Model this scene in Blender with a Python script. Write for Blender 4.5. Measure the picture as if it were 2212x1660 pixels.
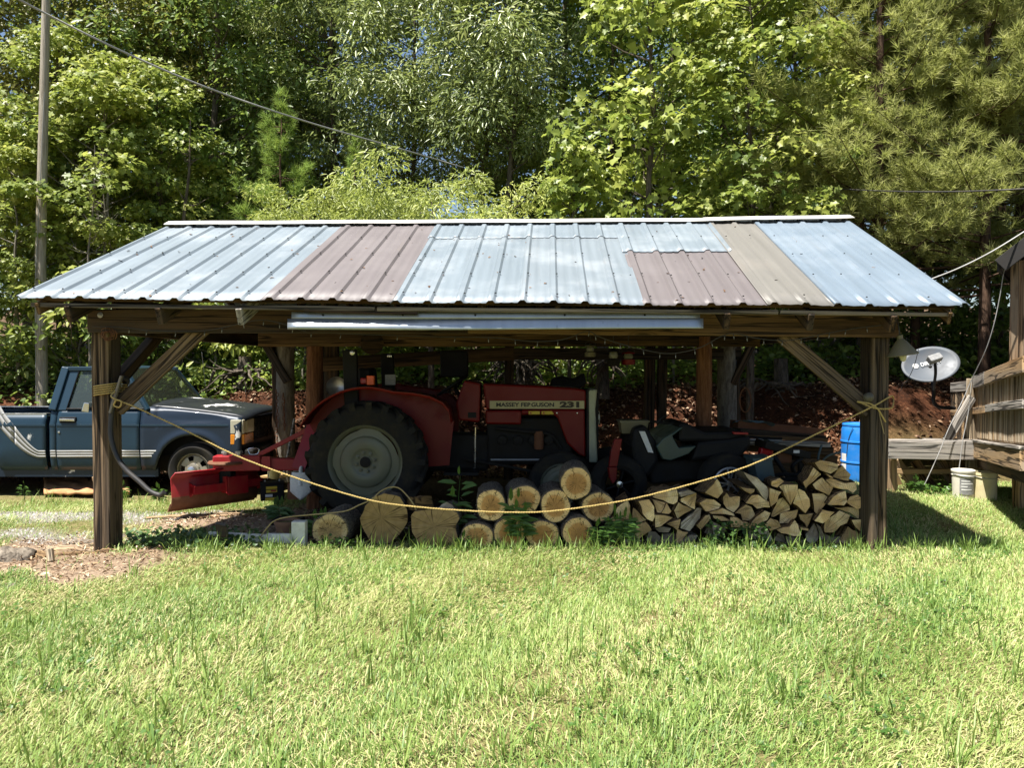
import bpy, bmesh, math, random
import numpy as np
from mathutils import Vector, Matrix, noise as mnoise

random.seed(7); rng = np.random.default_rng(7)
for o in list(bpy.data.objects): bpy.data.objects.remove(o)
SC = bpy.context.scene; COL = SC.collection

# ------------------------------------------------------------------ camera, sky, sun, exposure
F = 1620.0; CAMZ = 1.61; PITCH = math.radians(-1.31)
cam = bpy.data.cameras.new('camera'); camo = bpy.data.objects.new('camera', cam); COL.objects.link(camo)
camo.location = (0, 0, CAMZ); camo.rotation_euler = (math.pi/2 + PITCH, 0, 0)
cam.sensor_width = 36; cam.lens = 36*F/2212; cam.clip_start = 0.05; cam.clip_end = 600
SC.camera = camo
SUN_DIR = Vector((0.335, 0.25, -1.0)).normalized()      # the way the light travels
el = math.asin(-SUN_DIR.z); az = math.atan2(-SUN_DIR.x, -SUN_DIR.y)
world = bpy.data.worlds.new('World'); SC.world = world; world.use_nodes = True
wn = world.node_tree; wn.nodes.clear()
wo = wn.nodes.new('ShaderNodeOutputWorld'); bg = wn.nodes.new('ShaderNodeBackground'); sk = wn.nodes.new('ShaderNodeTexSky')
sk.sky_type = 'NISHITA'; sk.sun_disc = False; sk.sun_elevation = el; sk.sun_rotation = az
bg.inputs['Strength'].default_value = 0.058
wn.links.new(sk.outputs[0], bg.inputs[0]); wn.links.new(bg.outputs[0], wo.inputs[0])
sl = bpy.data.lights.new('sun', 'SUN'); sl.energy = 5.0; sl.angle = math.radians(0.53); sl.color = (1.0, 0.955, 0.88)
so = bpy.data.objects.new('sun', sl); COL.objects.link(so); so.location = (-8, -6, 24)
so.rotation_euler = SUN_DIR.to_track_quat('-Z', 'Y').to_euler()
SC.view_settings.view_transform = 'Standard'; SC.view_settings.look = 'None'
SC.view_settings.exposure = 1.36; SC.view_settings.gamma = 1.0; SC.view_settings.use_curve_mapping = False
SC.render.engine = 'CYCLES'
try:
    SC.cycles.max_bounces = 8; SC.cycles.diffuse_bounces = 5; SC.cycles.transparent_max_bounces = 6
    SC.cycles.transmission_bounces = 4; SC.cycles.glossy_bounces = 3
    SC.cycles.use_denoising = True; SC.cycles.caustics_reflective = False; SC.cycles.caustics_refractive = False
except Exception: pass

def at(px, py, Y):
    """the point of the place that the photograph shows at (px, py) (2212 x 1660) when it lies Y metres away"""
    u = (px-1106)/F; v = (830-py)/F; c, s = math.cos(PITCH), math.sin(PITCH)
    t = Y/(c - v*s)
    return Vector((u*t, Y, CAMZ + (s + v*c)*t))
def full(zx, zy, ox, oy, sc): return ((ox + zx/sc)/1.35578, (oy + zy/sc)/1.35578)

# ------------------------------------------------------------------ materials
MATS = {}
def _n(nt, typ, **kw):
    n = nt.nodes.new(typ)
    for k, v in kw.items(): setattr(n, k, v)
    return n
def _set(n, **kw):
    for k, v in kw.items(): n.inputs[k.replace('_', ' ')].default_value = v
def new_mat(name):
    m = bpy.data.materials.new(name); m.use_nodes = True; nt = m.node_tree
    b = nt.nodes['Principled BSDF']; MATS[name] = m
    return m, nt, b
def coords(nt, kind='Object', scale=(1, 1, 1), rand=True):
    tc = _n(nt, 'ShaderNodeTexCoord'); mp = _n(nt, 'ShaderNodeMapping'); mp.inputs['Scale'].default_value = scale
    nt.links.new(tc.outputs[kind], mp.inputs['Vector'])
    if rand:
        oi = _n(nt, 'ShaderNodeObjectInfo'); mu = _n(nt, 'ShaderNodeMath', operation='MULTIPLY'); mu.inputs[1].default_value = 37.0
        nt.links.new(oi.outputs['Random'], mu.inputs[0]); cx = _n(nt, 'ShaderNodeCombineXYZ')
        for i in range(3): nt.links.new(mu.outputs[0], cx.inputs[i])
        nt.links.new(cx.outputs[0], mp.inputs['Location'])
    return mp.outputs[0]
def noise(nt, vec, scale, detail=4, rough=0.55, dist=0.0):
    n = _n(nt, 'ShaderNodeTexNoise'); nt.links.new(vec, n.inputs['Vector'])
    _set(n, Scale=scale, Detail=detail, Roughness=rough, Distortion=dist); return n.outputs['Fac']
def ramp(nt, fac, stops):
    r = _n(nt, 'ShaderNodeValToRGB'); e = r.color_ramp.elements
    while len(e) < len(stops): e.new(0.5)
    for el_, (p, c) in zip(e, stops):
        el_.position = p; el_.color = (*c, 1) if len(c) == 3 else c
    nt.links.new(fac, r.inputs[0]); return r.outputs[0]
def mixc(nt, fac, a, b, mode='MIX'):
    m = _n(nt, 'ShaderNodeMix', data_type='RGBA', blend_type=mode)
    if isinstance(fac, (int, float)): m.inputs[0].default_value = fac
    else: nt.links.new(fac, m.inputs[0])
    for s, x in ((6, a), (7, b)):
        if isinstance(x, tuple): m.inputs[s].default_value = (*x, 1)
        else: nt.links.new(x, m.inputs[s])
    return m.outputs[2]
def mth(nt, op, a, b=None):
    m = _n(nt, 'ShaderNodeMath', operation=op)
    for i, x in enumerate((a, b)):
        if x is None: continue
        if isinstance(x, (int, float)): m.inputs[i].default_value = x
        else: nt.links.new(x, m.inputs[i])
    return m.outputs[0]
def bump(nt, b, h, strength=0.4, dist=0.01):
    n = _n(nt, 'ShaderNodeBump'); _set(n, Strength=strength, Distance=dist)
    nt.links.new(h, n.inputs['Height']); nt.links.new(n.outputs[0], b.inputs['Normal'])
def g(x): return (x, x, x)

def paint(name, col, rough=0.45, metal=0.0, dirt=(0.16, 0.11, 0.07), amount=0.35, scale=6, bmp=0.0, spec=0.5):
    m, nt, b = new_mat(name); v = coords(nt)
    f = noise(nt, v, scale, 6, 0.65); mask = ramp(nt, f, [(0.45, g(0)), (0.75, g(1))])
    f2 = noise(nt, v, scale*0.35, 3)
    c1 = mixc(nt, f2, tuple(c*0.82 for c in col), tuple(min(1, c*1.12) for c in col))
    am = mth(nt, 'MULTIPLY', mask, amount)
    c = mixc(nt, am, c1, dirt); nt.links.new(c, b.inputs['Base Color'])
    nt.links.new(mth(nt, 'ADD', mth(nt, 'MULTIPLY', mask, 0.3), rough), b.inputs['Roughness'])
    b.inputs['Metallic'].default_value = metal; b.inputs['Specular IOR Level'].default_value = spec
    if bmp: bump(nt, b, f, bmp, 0.004)
    return m
def wood(name, lo, mid, hi, grey=None, gs=1.0, bmp=0.5):
    """sawn timber, the grain along local x"""
    m, nt, b = new_mat(name); v = coords(nt, scale=(0.7*gs, 9*gs, 9*gs))
    big = noise(nt, v, 0.8, 2, 0.5, 0.6)
    vv = coords(nt, scale=(1.1*gs, 26*gs, 26*gs)); fine = noise(nt, vv, 3.0, 6, 0.7, 0.4)
    w = _n(nt, 'ShaderNodeTexWave', wave_type='BANDS', bands_direction='Y'); nt.links.new(v, w.inputs['Vector'])
    _set(w, Scale=0.55, Distortion=5.0, Detail=3.0, Detail_Scale=0.9)
    f = mth(nt, 'ADD', mth(nt, 'MULTIPLY', fine, 0.6), mth(nt, 'MULTIPLY', w.outputs['Fac'], 0.4))
    c = ramp(nt, f, [(0.28, lo), (0.5, mid), (0.75, hi)])
    if grey: c = mixc(nt, ramp(nt, big, [(0.4, g(0)), (0.66, g(1))]), c, grey)
    cr1 = ramp(nt, noise(nt, coords(nt, scale=(0.8*gs, 34*gs, 34*gs)), 2.4, 3, 0.5, 0.3), [(0.30, g(0.25)), (0.37, g(1))])
    cr2 = ramp(nt, mth(nt, 'ABSOLUTE', mth(nt, 'SUBTRACT', noise(nt, coords(nt, scale=(0.35*gs, 11*gs, 11*gs)), 1.5, 2, 0.5, 0.5), 0.5)), [(0.0, g(0.12)), (0.018, g(0.3)), (0.04, g(1))]); cr = mth(nt, 'MULTIPLY', cr1, cr2)
    c = mixc(nt, 1.0, c, cr, 'MULTIPLY')
    kv = _n(nt, 'ShaderNodeTexVoronoi'); nt.links.new(coords(nt, scale=(1.5, 5.5, 5.5)), kv.inputs['Vector']); kv.inputs['Scale'].default_value = 1.0
    c = mixc(nt, ramp(nt, kv.outputs['Distance'], [(0.06, g(0.85)), (0.13, g(0.15)), (0.16, g(0.5)), (0.21, g(0))]), c, tuple(x*0.35 for x in mid))
    nt.links.new(c, b.inputs['Base Color'])
    b.inputs['Roughness'].default_value = 0.85; b.inputs['Specular IOR Level'].default_value = 0.25
    bump(nt, b, mth(nt, 'MULTIPLY', f, cr), bmp, 0.006); return m
def bark(name, lo, hi, sc=(14, 14, 3), moss=None):
    m, nt, b = new_mat(name); v = coords(nt, scale=sc)
    f = noise(nt, v, 1.6, 6, 0.7, 0.5); c = ramp(nt, f, [(0.35, lo), (0.68, hi)])
    if moss: c = mixc(nt, ramp(nt, noise(nt, v, 0.5, 3), [(0.5, g(0)), (0.65, g(1))]), c, moss)
    nt.links.new(c, b.inputs['Base Color']); b.inputs['Roughness'].default_value = 0.9; b.inputs['Specular IOR Level'].default_value = 0.2
    bump(nt, b, f, 0.9, 0.02); return m
def leafmat(name, stops, trans=0.48, rough=0.42, spec=0.4):
    m, nt, b = new_mat(name)
    a = _n(nt, 'ShaderNodeAttribute', attribute_name='tint'); c = ramp(nt, a.outputs['Fac'], stops)
    nt.links.new(c, b.inputs['Base Color']); b.inputs['Roughness'].default_value = rough; b.inputs['Specular IOR Level'].default_value = spec
    t = _n(nt, 'ShaderNodeBsdfTranslucent'); yel = mixc(nt, 0.35, c, (0.40, 0.46, 0.09)); nt.links.new(yel, t.inputs[0])
    mx = _n(nt, 'ShaderNodeMixShader'); mx.inputs[0].default_value = trans
    nt.links.new(b.outputs[0], mx.inputs[1]); nt.links.new(t.outputs[0], mx.inputs[2])
    nt.links.new(mx.outputs[0], nt.nodes['Material Output'].inputs[0]); return m
def tintmat(name, stops, rough=0.8):
    m, nt, b = new_mat(name); a = _n(nt, 'ShaderNodeAttribute', attribute_name='tint')
    nt.links.new(ramp(nt, a.outputs['Fac'], stops), b.inputs['Base Color']); b.inputs['Roughness'].default_value = rough
    b.inputs['Specular IOR Level'].default_value = 0.2; return m
def glass(name, col=(0.06, 0.08, 0.08), alpha=0.55):
    m, nt, b = new_mat(name); b.inputs['Base Color'].default_value = (*col, 1); b.inputs['Roughness'].default_value = 0.07
    tr = _n(nt, 'ShaderNodeBsdfTransparent'); tr.inputs[0].default_value = (0.75, 0.82, 0.8, 1)
    mx = _n(nt, 'ShaderNodeMixShader'); mx.inputs[0].default_value = alpha
    nt.links.new(tr.outputs[0], mx.inputs[1]); nt.links.new(b.outputs[0], mx.inputs[2]); nt.links.new(mx.outputs[0], nt.nodes['Material Output'].inputs[0]); return m

def roofmat(name, col, metal, rough, spots=0.0, streak=(0.72, 0.76, 0.8), spotcol=(0.10, 0.10, 0.10)):
    m, nt, b = new_mat(name); v = coords(nt)
    st = noise(nt, coords(nt, scale=(9, 0.5, 0.5)), 1.2, 4, 0.6); cl = noise(nt, v, 1.3, 5, 0.6)
    c = mixc(nt, ramp(nt, st, [(0.35, g(0)), (0.7, g(1))]), tuple(x*0.90 for x in col), tuple(min(1, x*1.06) for x in col))
    c = mixc(nt, mth(nt, 'MULTIPLY', ramp(nt, cl, [(0.5, g(0)), (0.72, g(1))]), 0.5), c, streak)
    vo = _n(nt, 'ShaderNodeTexVoronoi'); nt.links.new(coords(nt, scale=(16, 9, 9)), vo.inputs['Vector']); vo.inputs['Scale'].default_value = 1.0
    pat = ramp(nt, noise(nt, v, 0.9, 2), [(0.53, g(0)), (0.6, g(1))])
    sp = mth(nt, 'MULTIPLY', ramp(nt, vo.outputs['Distance'], [(0.10, g(1)), (0.17, g(0))]), pat)
    c = mixc(nt, mth(nt, 'MULTIPLY', sp, spots), c, spotcol)
    run = ramp(nt, noise(nt, coords(nt, scale=(22, 0.35, 0.35)), 1.0, 3, 0.6), [(0.56, g(0)), (0.72, g(1))]); blot = ramp(nt, noise(nt, v, 2.6, 5, 0.7), [(0.5, g(0)), (0.75, g(1))])
    c = mixc(nt, mth(nt, 'MULTIPLY', mth(nt, 'MULTIPLY', run, blot), 0.55), c, (0.16, 0.125, 0.095))
    nt.links.new(c, b.inputs['Base Color']); b.inputs['Metallic'].default_value = metal
    nt.links.new(mth(nt, 'ADD', mth(nt, 'MULTIPLY', cl, 0.25), rough-0.1), b.inputs['Roughness'])
    bump(nt, b, cl, 0.12, 0.01); return m

roofmat('galvanised', (0.175, 0.212, 0.242), 0.2, 0.5, spots=0.3, streak=(0.34, 0.37, 0.39))
roofmat('galvanised spotted', (0.182, 0.215, 0.242), 0.2, 0.5, spots=0.95, streak=(0.35, 0.375, 0.39))
roofmat('mauve sheet', (0.132, 0.115, 0.116), 0.05, 0.55, spots=0.2, streak=(0.165, 0.147, 0.147))
roofmat('tan sheet', (0.155, 0.147, 0.132), 0.05, 0.55, spots=0.25, streak=(0.21, 0.19, 0.165))
roofmat('pale blue sheet', (0.158, 0.203, 0.25), 0.18, 0.5, spots=0.12, streak=(0.25, 0.29, 0.33))
roofmat('bare steel', (0.36, 0.40, 0.44), 0.7, 0.35, spots=0.3, streak=(0.42, 0.45, 0.47))
paint('ridge cream', (0.62, 0.60, 0.55), 0.5, amount=0.25)
wood('dark timber', (0.022, 0.013, 0.007), (0.062, 0.036, 0.018), (0.12, 0.072, 0.036), grey=(0.052, 0.040, 0.028))
wood('brown timber', (0.035, 0.021, 0.009), (0.10, 0.058, 0.025), (0.18, 0.11, 0.05))
wood('post timber', (0.030, 0.019, 0.010), (0.115, 0.074, 0.040), (0.27, 0.19, 0.115), grey=(0.085, 0.066, 0.049), bmp=0.8)
wood('grey plank', (0.12, 0.10, 0.085), (0.27, 0.235, 0.20), (0.42, 0.385, 0.34), grey=(0.34, 0.32, 0.29), bmp=0.7)
wood('tan plank', (0.16, 0.09, 0.04), (0.36, 0.225, 0.11), (0.50, 0.34, 0.18), grey=(0.33, 0.25, 0.17))
wood('fascia wood', (0.06, 0.045, 0.03), (0.15, 0.12, 0.08), (0.25, 0.205, 0.145), grey=(0.16, 0.14, 0.11))
wood('pale plank', (0.30, 0.23, 0.15), (0.48, 0.38, 0.26), (0.62, 0.52, 0.38))
wood('siding', (0.12, 0.065, 0.03), (0.27, 0.155, 0.08), (0.38, 0.24, 0.13), grey=(0.2, 0.15, 0.1))
wood('split side', (0.07, 0.04, 0.018), (0.20, 0.125, 0.06), (0.34, 0.23, 0.12))
bark('cedar', (0.10, 0.04, 0.02), (0.30, 0.145, 0.075), sc=(22, 22, 2))
bark('log bark', (0.035, 0.027, 0.02), (0.30, 0.255, 0.20), sc=(11, 11, 11))
bark('tree bark', (0.035, 0.028, 0.02), (0.16, 0.13, 0.10))
bark('pale bark', (0.09, 0.08, 0.065), (0.27, 0.24, 0.20))
bark('pine bark', (0.035, 0.022, 0.015), (0.15, 0.09, 0.06))
bark('pole wood', (0.22, 0.185, 0.14), (0.46, 0.42, 0.355), sc=(26, 26, 1.2))

def endgrain(name, heart, sap, rimpos=0.74, unit=True, stain=0.45):
    m, nt, b = new_mat(name); tc = _n(nt, 'ShaderNodeTexCoord'); sx = _n(nt, 'ShaderNodeSeparateXYZ'); nt.links.new(tc.outputs['Object'], sx.inputs[0])
    x, z = sx.outputs[0], sx.outputs[2]; v = coords(nt)
    nz = noise(nt, v, 3.0 if unit else 14, 5, 0.6)
    r = mth(nt, 'SQRT', mth(nt, 'ADD', mth(nt, 'MULTIPLY', x, x), mth(nt, 'MULTIPLY', z, z)))
    rn = mth(nt, 'ADD', r, mth(nt, 'MULTIPLY', mth(nt, 'SUBTRACT', nz, 0.5), 0.28 if unit else 0.05))
    k = 1.0 if unit else 0.19
    c = ramp(nt, mth(nt, 'DIVIDE', rn, k), [(0.0, tuple(h*0.75 for h in heart)), (rimpos-0.12, heart), (rimpos, sap), (1.0, tuple(s*1.06 for s in sap))])
    ring = mth(nt, 'SINE', mth(nt, 'MULTIPLY', rn, 75.0 if unit else 420.0))
    c = mixc(nt, mth(nt, 'MULTIPLY', mth(nt, 'ADD', ring, 1.0), 0.15), c, tuple(h*0.45 for h in heart))
    st = ramp(nt, noise(nt, v, 1.7 if unit else 9, 6, 0.7), [(0.48, g(0)), (0.72, g(1))])
    c = mixc(nt, mth(nt, 'MULTIPLY', st, stain), c, (0.12, 0.075, 0.035))
    ang = mth(nt, 'ARCTAN2', z, x); cv = _n(nt, 'ShaderNodeCombineXYZ'); nt.links.new(mth(nt, 'MULTIPLY', ang, 1.6), cv.inputs[0]); nt.links.new(mth(nt, 'MULTIPLY', r, 0.5), cv.inputs[1])
    oi = _n(nt, 'ShaderNodeObjectInfo'); nt.links.new(mth(nt, 'MULTIPLY', oi.outputs['Random'], 50.0), cv.inputs[2])
    crk = noise(nt, cv.outputs[0], 1.7 if unit else 1.3, 2, 0.5); ck = ramp(nt, mth(nt, 'ABSOLUTE', mth(nt, 'SUBTRACT', crk, 0.5)), [(0.0, g(1)), (0.006, g(1)), (0.014, g(0))])
    c = mixc(nt, mth(nt, 'MULTIPLY', ck, 0.85 if unit else 0.5), c, (0.05, 0.028, 0.012))
    saw = noise(nt, coords(nt, scale=(9, 9, 1.2)), 2.2 if unit else 10, 3, 0.6)
    hsv = _n(nt, 'ShaderNodeHueSaturation'); nt.links.new(c, hsv.inputs['Color'])
    nt.links.new(mth(nt, 'ADD', mth(nt, 'MULTIPLY', oi.outputs['Random'], 0.55), 0.70), hsv.inputs['Value'])
    nt.links.new(hsv.outputs[0], b.inputs['Base Color']); b.inputs['Roughness'].default_value = 0.85; b.inputs['Specular IOR Level'].default_value = 0.2
    bump(nt, b, mth(nt, 'ADD', mth(nt, 'MULTIPLY', saw, 0.6), mth(nt, 'SUBTRACT', nz, ck)), 0.5, 0.006); return m
endgrain('log end', (0.56, 0.29, 0.10), (0.80, 0.54, 0.25))
endgrain('old log end', (0.46, 0.30, 0.13), (0.60, 0.44, 0.22), stain=0.8)
endgrain('split end', (0.62, 0.41, 0.20), (0.78, 0.58, 0.32), unit=False)
endgrain('grey split end', (0.36, 0.29, 0.22), (0.48, 0.41, 0.33), unit=False)

paint('tractor red', (0.15, 0.002, 0.0015), 0.4, amount=0.07, spec=0.3)
paint('implement red', (0.30, 0.007, 0.015), 0.42, amount=0.42, dirt=(0.20, 0.085, 0.03), scale=5)
paint('cream steel', (0.40, 0.42, 0.30), 0.45, amount=0.3)
paint('rim grey', (0.12, 0.125, 0.085), 0.4, amount=0.35, scale=5)
paint('truck rim', (0.33, 0.30, 0.24), 0.4, metal=0.2, amount=0.5, scale=9)
paint('rubber', (0.014, 0.013, 0.012), 0.85, amount=0.7, dirt=(0.055, 0.046, 0.028), spec=0.3, scale=7, bmp=0.2)
paint('black steel', (0.008, 0.008, 0.008), 0.6, amount=0.3, dirt=(0.03, 0.024, 0.016), spec=0.25)
paint('black plastic', (0.007, 0.007, 0.008), 0.55, amount=0.2, dirt=(0.025, 0.022, 0.02), spec=0.25)
paint('engine grey', (0.014, 0.013, 0.012), 0.7, amount=0.5, dirt=(0.03, 0.022, 0.014), spec=0.25)
paint('chrome', (0.62, 0.62, 0.62), 0.18, metal=1.0, amount=0.15)
paint('steel', (0.40, 0.40, 0.40), 0.4, metal=0.8, amount=0.4)
paint('white paint', (0.68, 0.67, 0.62), 0.55, amount=0.5, dirt=(0.25, 0.20, 0.13), scale=9)
paint('rope yellow', (0.46, 0.335, 0.115), 0.85, amount=0.3, scale=60)
paint('cord tan', (0.36, 0.27, 0.13), 0.8, amount=0.3, scale=60)
paint('wire grey', (0.28, 0.28, 0.275), 0.5, amount=0.2)
paint('dark wire', (0.03, 0.03, 0.03), 0.6)
paint('hose black', (0.022, 0.021, 0.022), 0.5, amount=0.4, dirt=(0.09, 0.075, 0.06))
paint('barrel blue', (0.015, 0.19, 0.60), 0.4, amount=0.25, dirt=(0.16, 0.28, 0.45))
paint('bucket white', (0.66, 0.63, 0.54), 0.5, amount=0.35, dirt=(0.33, 0.27, 0.17), scale=9)
paint('bucket cream', (0.62, 0.55, 0.33), 0.5, amount=0.5, dirt=(0.40, 0.30, 0.12), scale=8)
paint('label grey', (0.20, 0.20, 0.20), 0.6, amount=0.4, dirt=(0.5, 0.5, 0.48), scale=30)
paint('label white', (0.72, 0.72, 0.70), 0.6, amount=0.25, dirt=(0.2, 0.2, 0.2), scale=40)
paint('yellow', (0.62, 0.46, 0.03), 0.5, amount=0.2)
paint('orange lamp', (0.75, 0.10, 0.01), 0.25, amount=0.1)
paint('amber lamp', (0.75, 0.27, 0.02), 0.2, amount=0.1, dirt=(0.3, 0.12, 0.02))
paint('lamp glass', (0.55, 0.53, 0.42), 0.15, amount=0.4, dirt=(0.33, 0.27, 0.14))
paint('red lamp', (0.35, 0.005, 0.01), 0.25)
paint('ATV green', (0.042, 0.075, 0.062), 0.3, amount=0.2)
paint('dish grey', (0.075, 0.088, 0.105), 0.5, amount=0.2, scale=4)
paint('teal bin', (0.05, 0.085, 0.09), 0.5, amount=0.3)
paint('pot clay', (0.20, 0.10, 0.06), 0.7, amount=0.4)
paint('lamp enamel', (0.15, 0.135, 0.075), 0.45, amount=0.4)
paint('shingle black', (0.02, 0.018, 0.017), 0.9, amount=0.4, dirt=(0.05, 0.045, 0.04), scale=14, bmp=0.5)
paint('knob', (0.09, 0.085, 0.06), 0.5)
paint('rust', (0.16, 0.065, 0.03), 0.8, amount=0.5, dirt=(0.07, 0.035, 0.02))
paint('tarp blue', (0.16, 0.27, 0.32), 0.5, amount=0.2)
paint('terracotta dirt', (0.42, 0.20, 0.085), 0.95, amount=0.6, dirt=(0.55, 0.36, 0.2), scale=18, bmp=1.0)
paint('ply chip', (0.55, 0.36, 0.16), 0.9, amount=0.6, dirt=(0.33, 0.18, 0.07), scale=22, bmp=0.8)
paint('rock', (0.45, 0.41, 0.36), 0.9, amount=0.5, dirt=(0.3, 0.22, 0.15), bmp=0.8)
paint('ink', (0.012, 0.012, 0.012), 0.5)
paint('decal silver', (0.30, 0.30, 0.29), 0.4, amount=0.3, scale=10)
paint('decal cream', (0.50, 0.45, 0.25), 0.5, amount=0.2)
paint('jar glass', (0.20, 0.20, 0.15), 0.12, amount=0.3)
glass('glass'); glass('windshield', (0.06, 0.07, 0.05), 0.30)
# truck paint: blue clear coat that has peeled to pale primer in patches
def truckpaint(name, base, peel_lo, peel_hi, peelcol=(0.62, 0.62, 0.60), sc=2.0):
    m, nt, b = new_mat(name); v = coords(nt, rand=False)
    n1 = noise(nt, v, sc, 7, 0.68, 0.4); pk = ramp(nt, n1, [(peel_lo, g(0)), (peel_hi, g(1))])
    n2 = noise(nt, v, 3.0, 4)
    c0 = mixc(nt, n2, tuple(x*0.8 for x in base), tuple(x*1.25 for x in base))
    c = mixc(nt, pk, c0, peelcol); nt.links.new(c, b.inputs['Base Color'])
    nt.links.new(mth(nt, 'ADD', mth(nt, 'MULTIPLY', pk, 0.35), 0.42), b.inputs['Roughness'])
    b.inputs['Metallic'].default_value = 0.1; b.inputs['Specular IOR Level'].default_value = 0.35; b.inputs['Coat Weight'].default_value = 0.12; return m
truckpaint('truck blue', (0.009, 0.029, 0.050), 0.70, 0.74)
truckpaint('truck dark blue', (0.008, 0.017, 0.033), 0.645, 0.67, sc=2.6)
truckpaint('truck hood paint', (0.012, 0.015, 0.020), 0.58, 0.61, (0.66, 0.66, 0.64), 1.7)

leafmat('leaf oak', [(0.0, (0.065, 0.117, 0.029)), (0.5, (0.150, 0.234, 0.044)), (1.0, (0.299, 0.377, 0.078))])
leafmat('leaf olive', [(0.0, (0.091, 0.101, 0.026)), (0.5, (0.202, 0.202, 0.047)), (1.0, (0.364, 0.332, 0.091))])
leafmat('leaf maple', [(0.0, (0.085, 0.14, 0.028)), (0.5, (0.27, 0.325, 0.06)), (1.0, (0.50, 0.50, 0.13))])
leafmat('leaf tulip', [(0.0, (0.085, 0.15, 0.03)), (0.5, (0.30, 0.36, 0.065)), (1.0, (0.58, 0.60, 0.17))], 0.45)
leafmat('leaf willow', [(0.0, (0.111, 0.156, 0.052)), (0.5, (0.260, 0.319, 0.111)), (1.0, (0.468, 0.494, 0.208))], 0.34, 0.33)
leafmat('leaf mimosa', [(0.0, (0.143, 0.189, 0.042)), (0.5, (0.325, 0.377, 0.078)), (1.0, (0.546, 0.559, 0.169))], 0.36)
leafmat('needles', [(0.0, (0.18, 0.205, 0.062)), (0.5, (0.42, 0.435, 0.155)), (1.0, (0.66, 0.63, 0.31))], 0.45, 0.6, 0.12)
leafmat('young needles', [(0.0, (0.12, 0.20, 0.04)), (0.5, (0.25, 0.36, 0.075)), (1.0, (0.42, 0.52, 0.14))], 0.35, 0.6, 0.15)
leafmat('weed leaf', [(0.0, (0.045, 0.11, 0.022)), (1.0, (0.10, 0.20, 0.035))], 0.4)
leafmat('ivy leaf', [(0.0, (0.035, 0.085, 0.022)), (1.0, (0.085, 0.155, 0.04))], 0.3)
leafmat('grass', [(0.0, (0.10, 0.19, 0.035)), (0.45, (0.255, 0.355, 0.085)), (0.72, (0.40, 0.45, 0.16)), (1.0, (0.55, 0.47, 0.26))], 0.30, 0.5)
tintmat('litter', [(0.0, (0.05, 0.026, 0.014)), (0.6, (0.16, 0.09, 0.05)), (0.9, (0.28, 0.18, 0.11)), (1.0, (0.42, 0.31, 0.21))])
tintmat('chips', [(0.0, (0.14, 0.08, 0.045)), (0.5, (0.36, 0.245, 0.15)), (1.0, (0.62, 0.50, 0.36))])
tintmat('gravel', [(0.0, (0.12, 0.11, 0.10)), (1.0, (0.36, 0.34, 0.32))])

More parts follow.
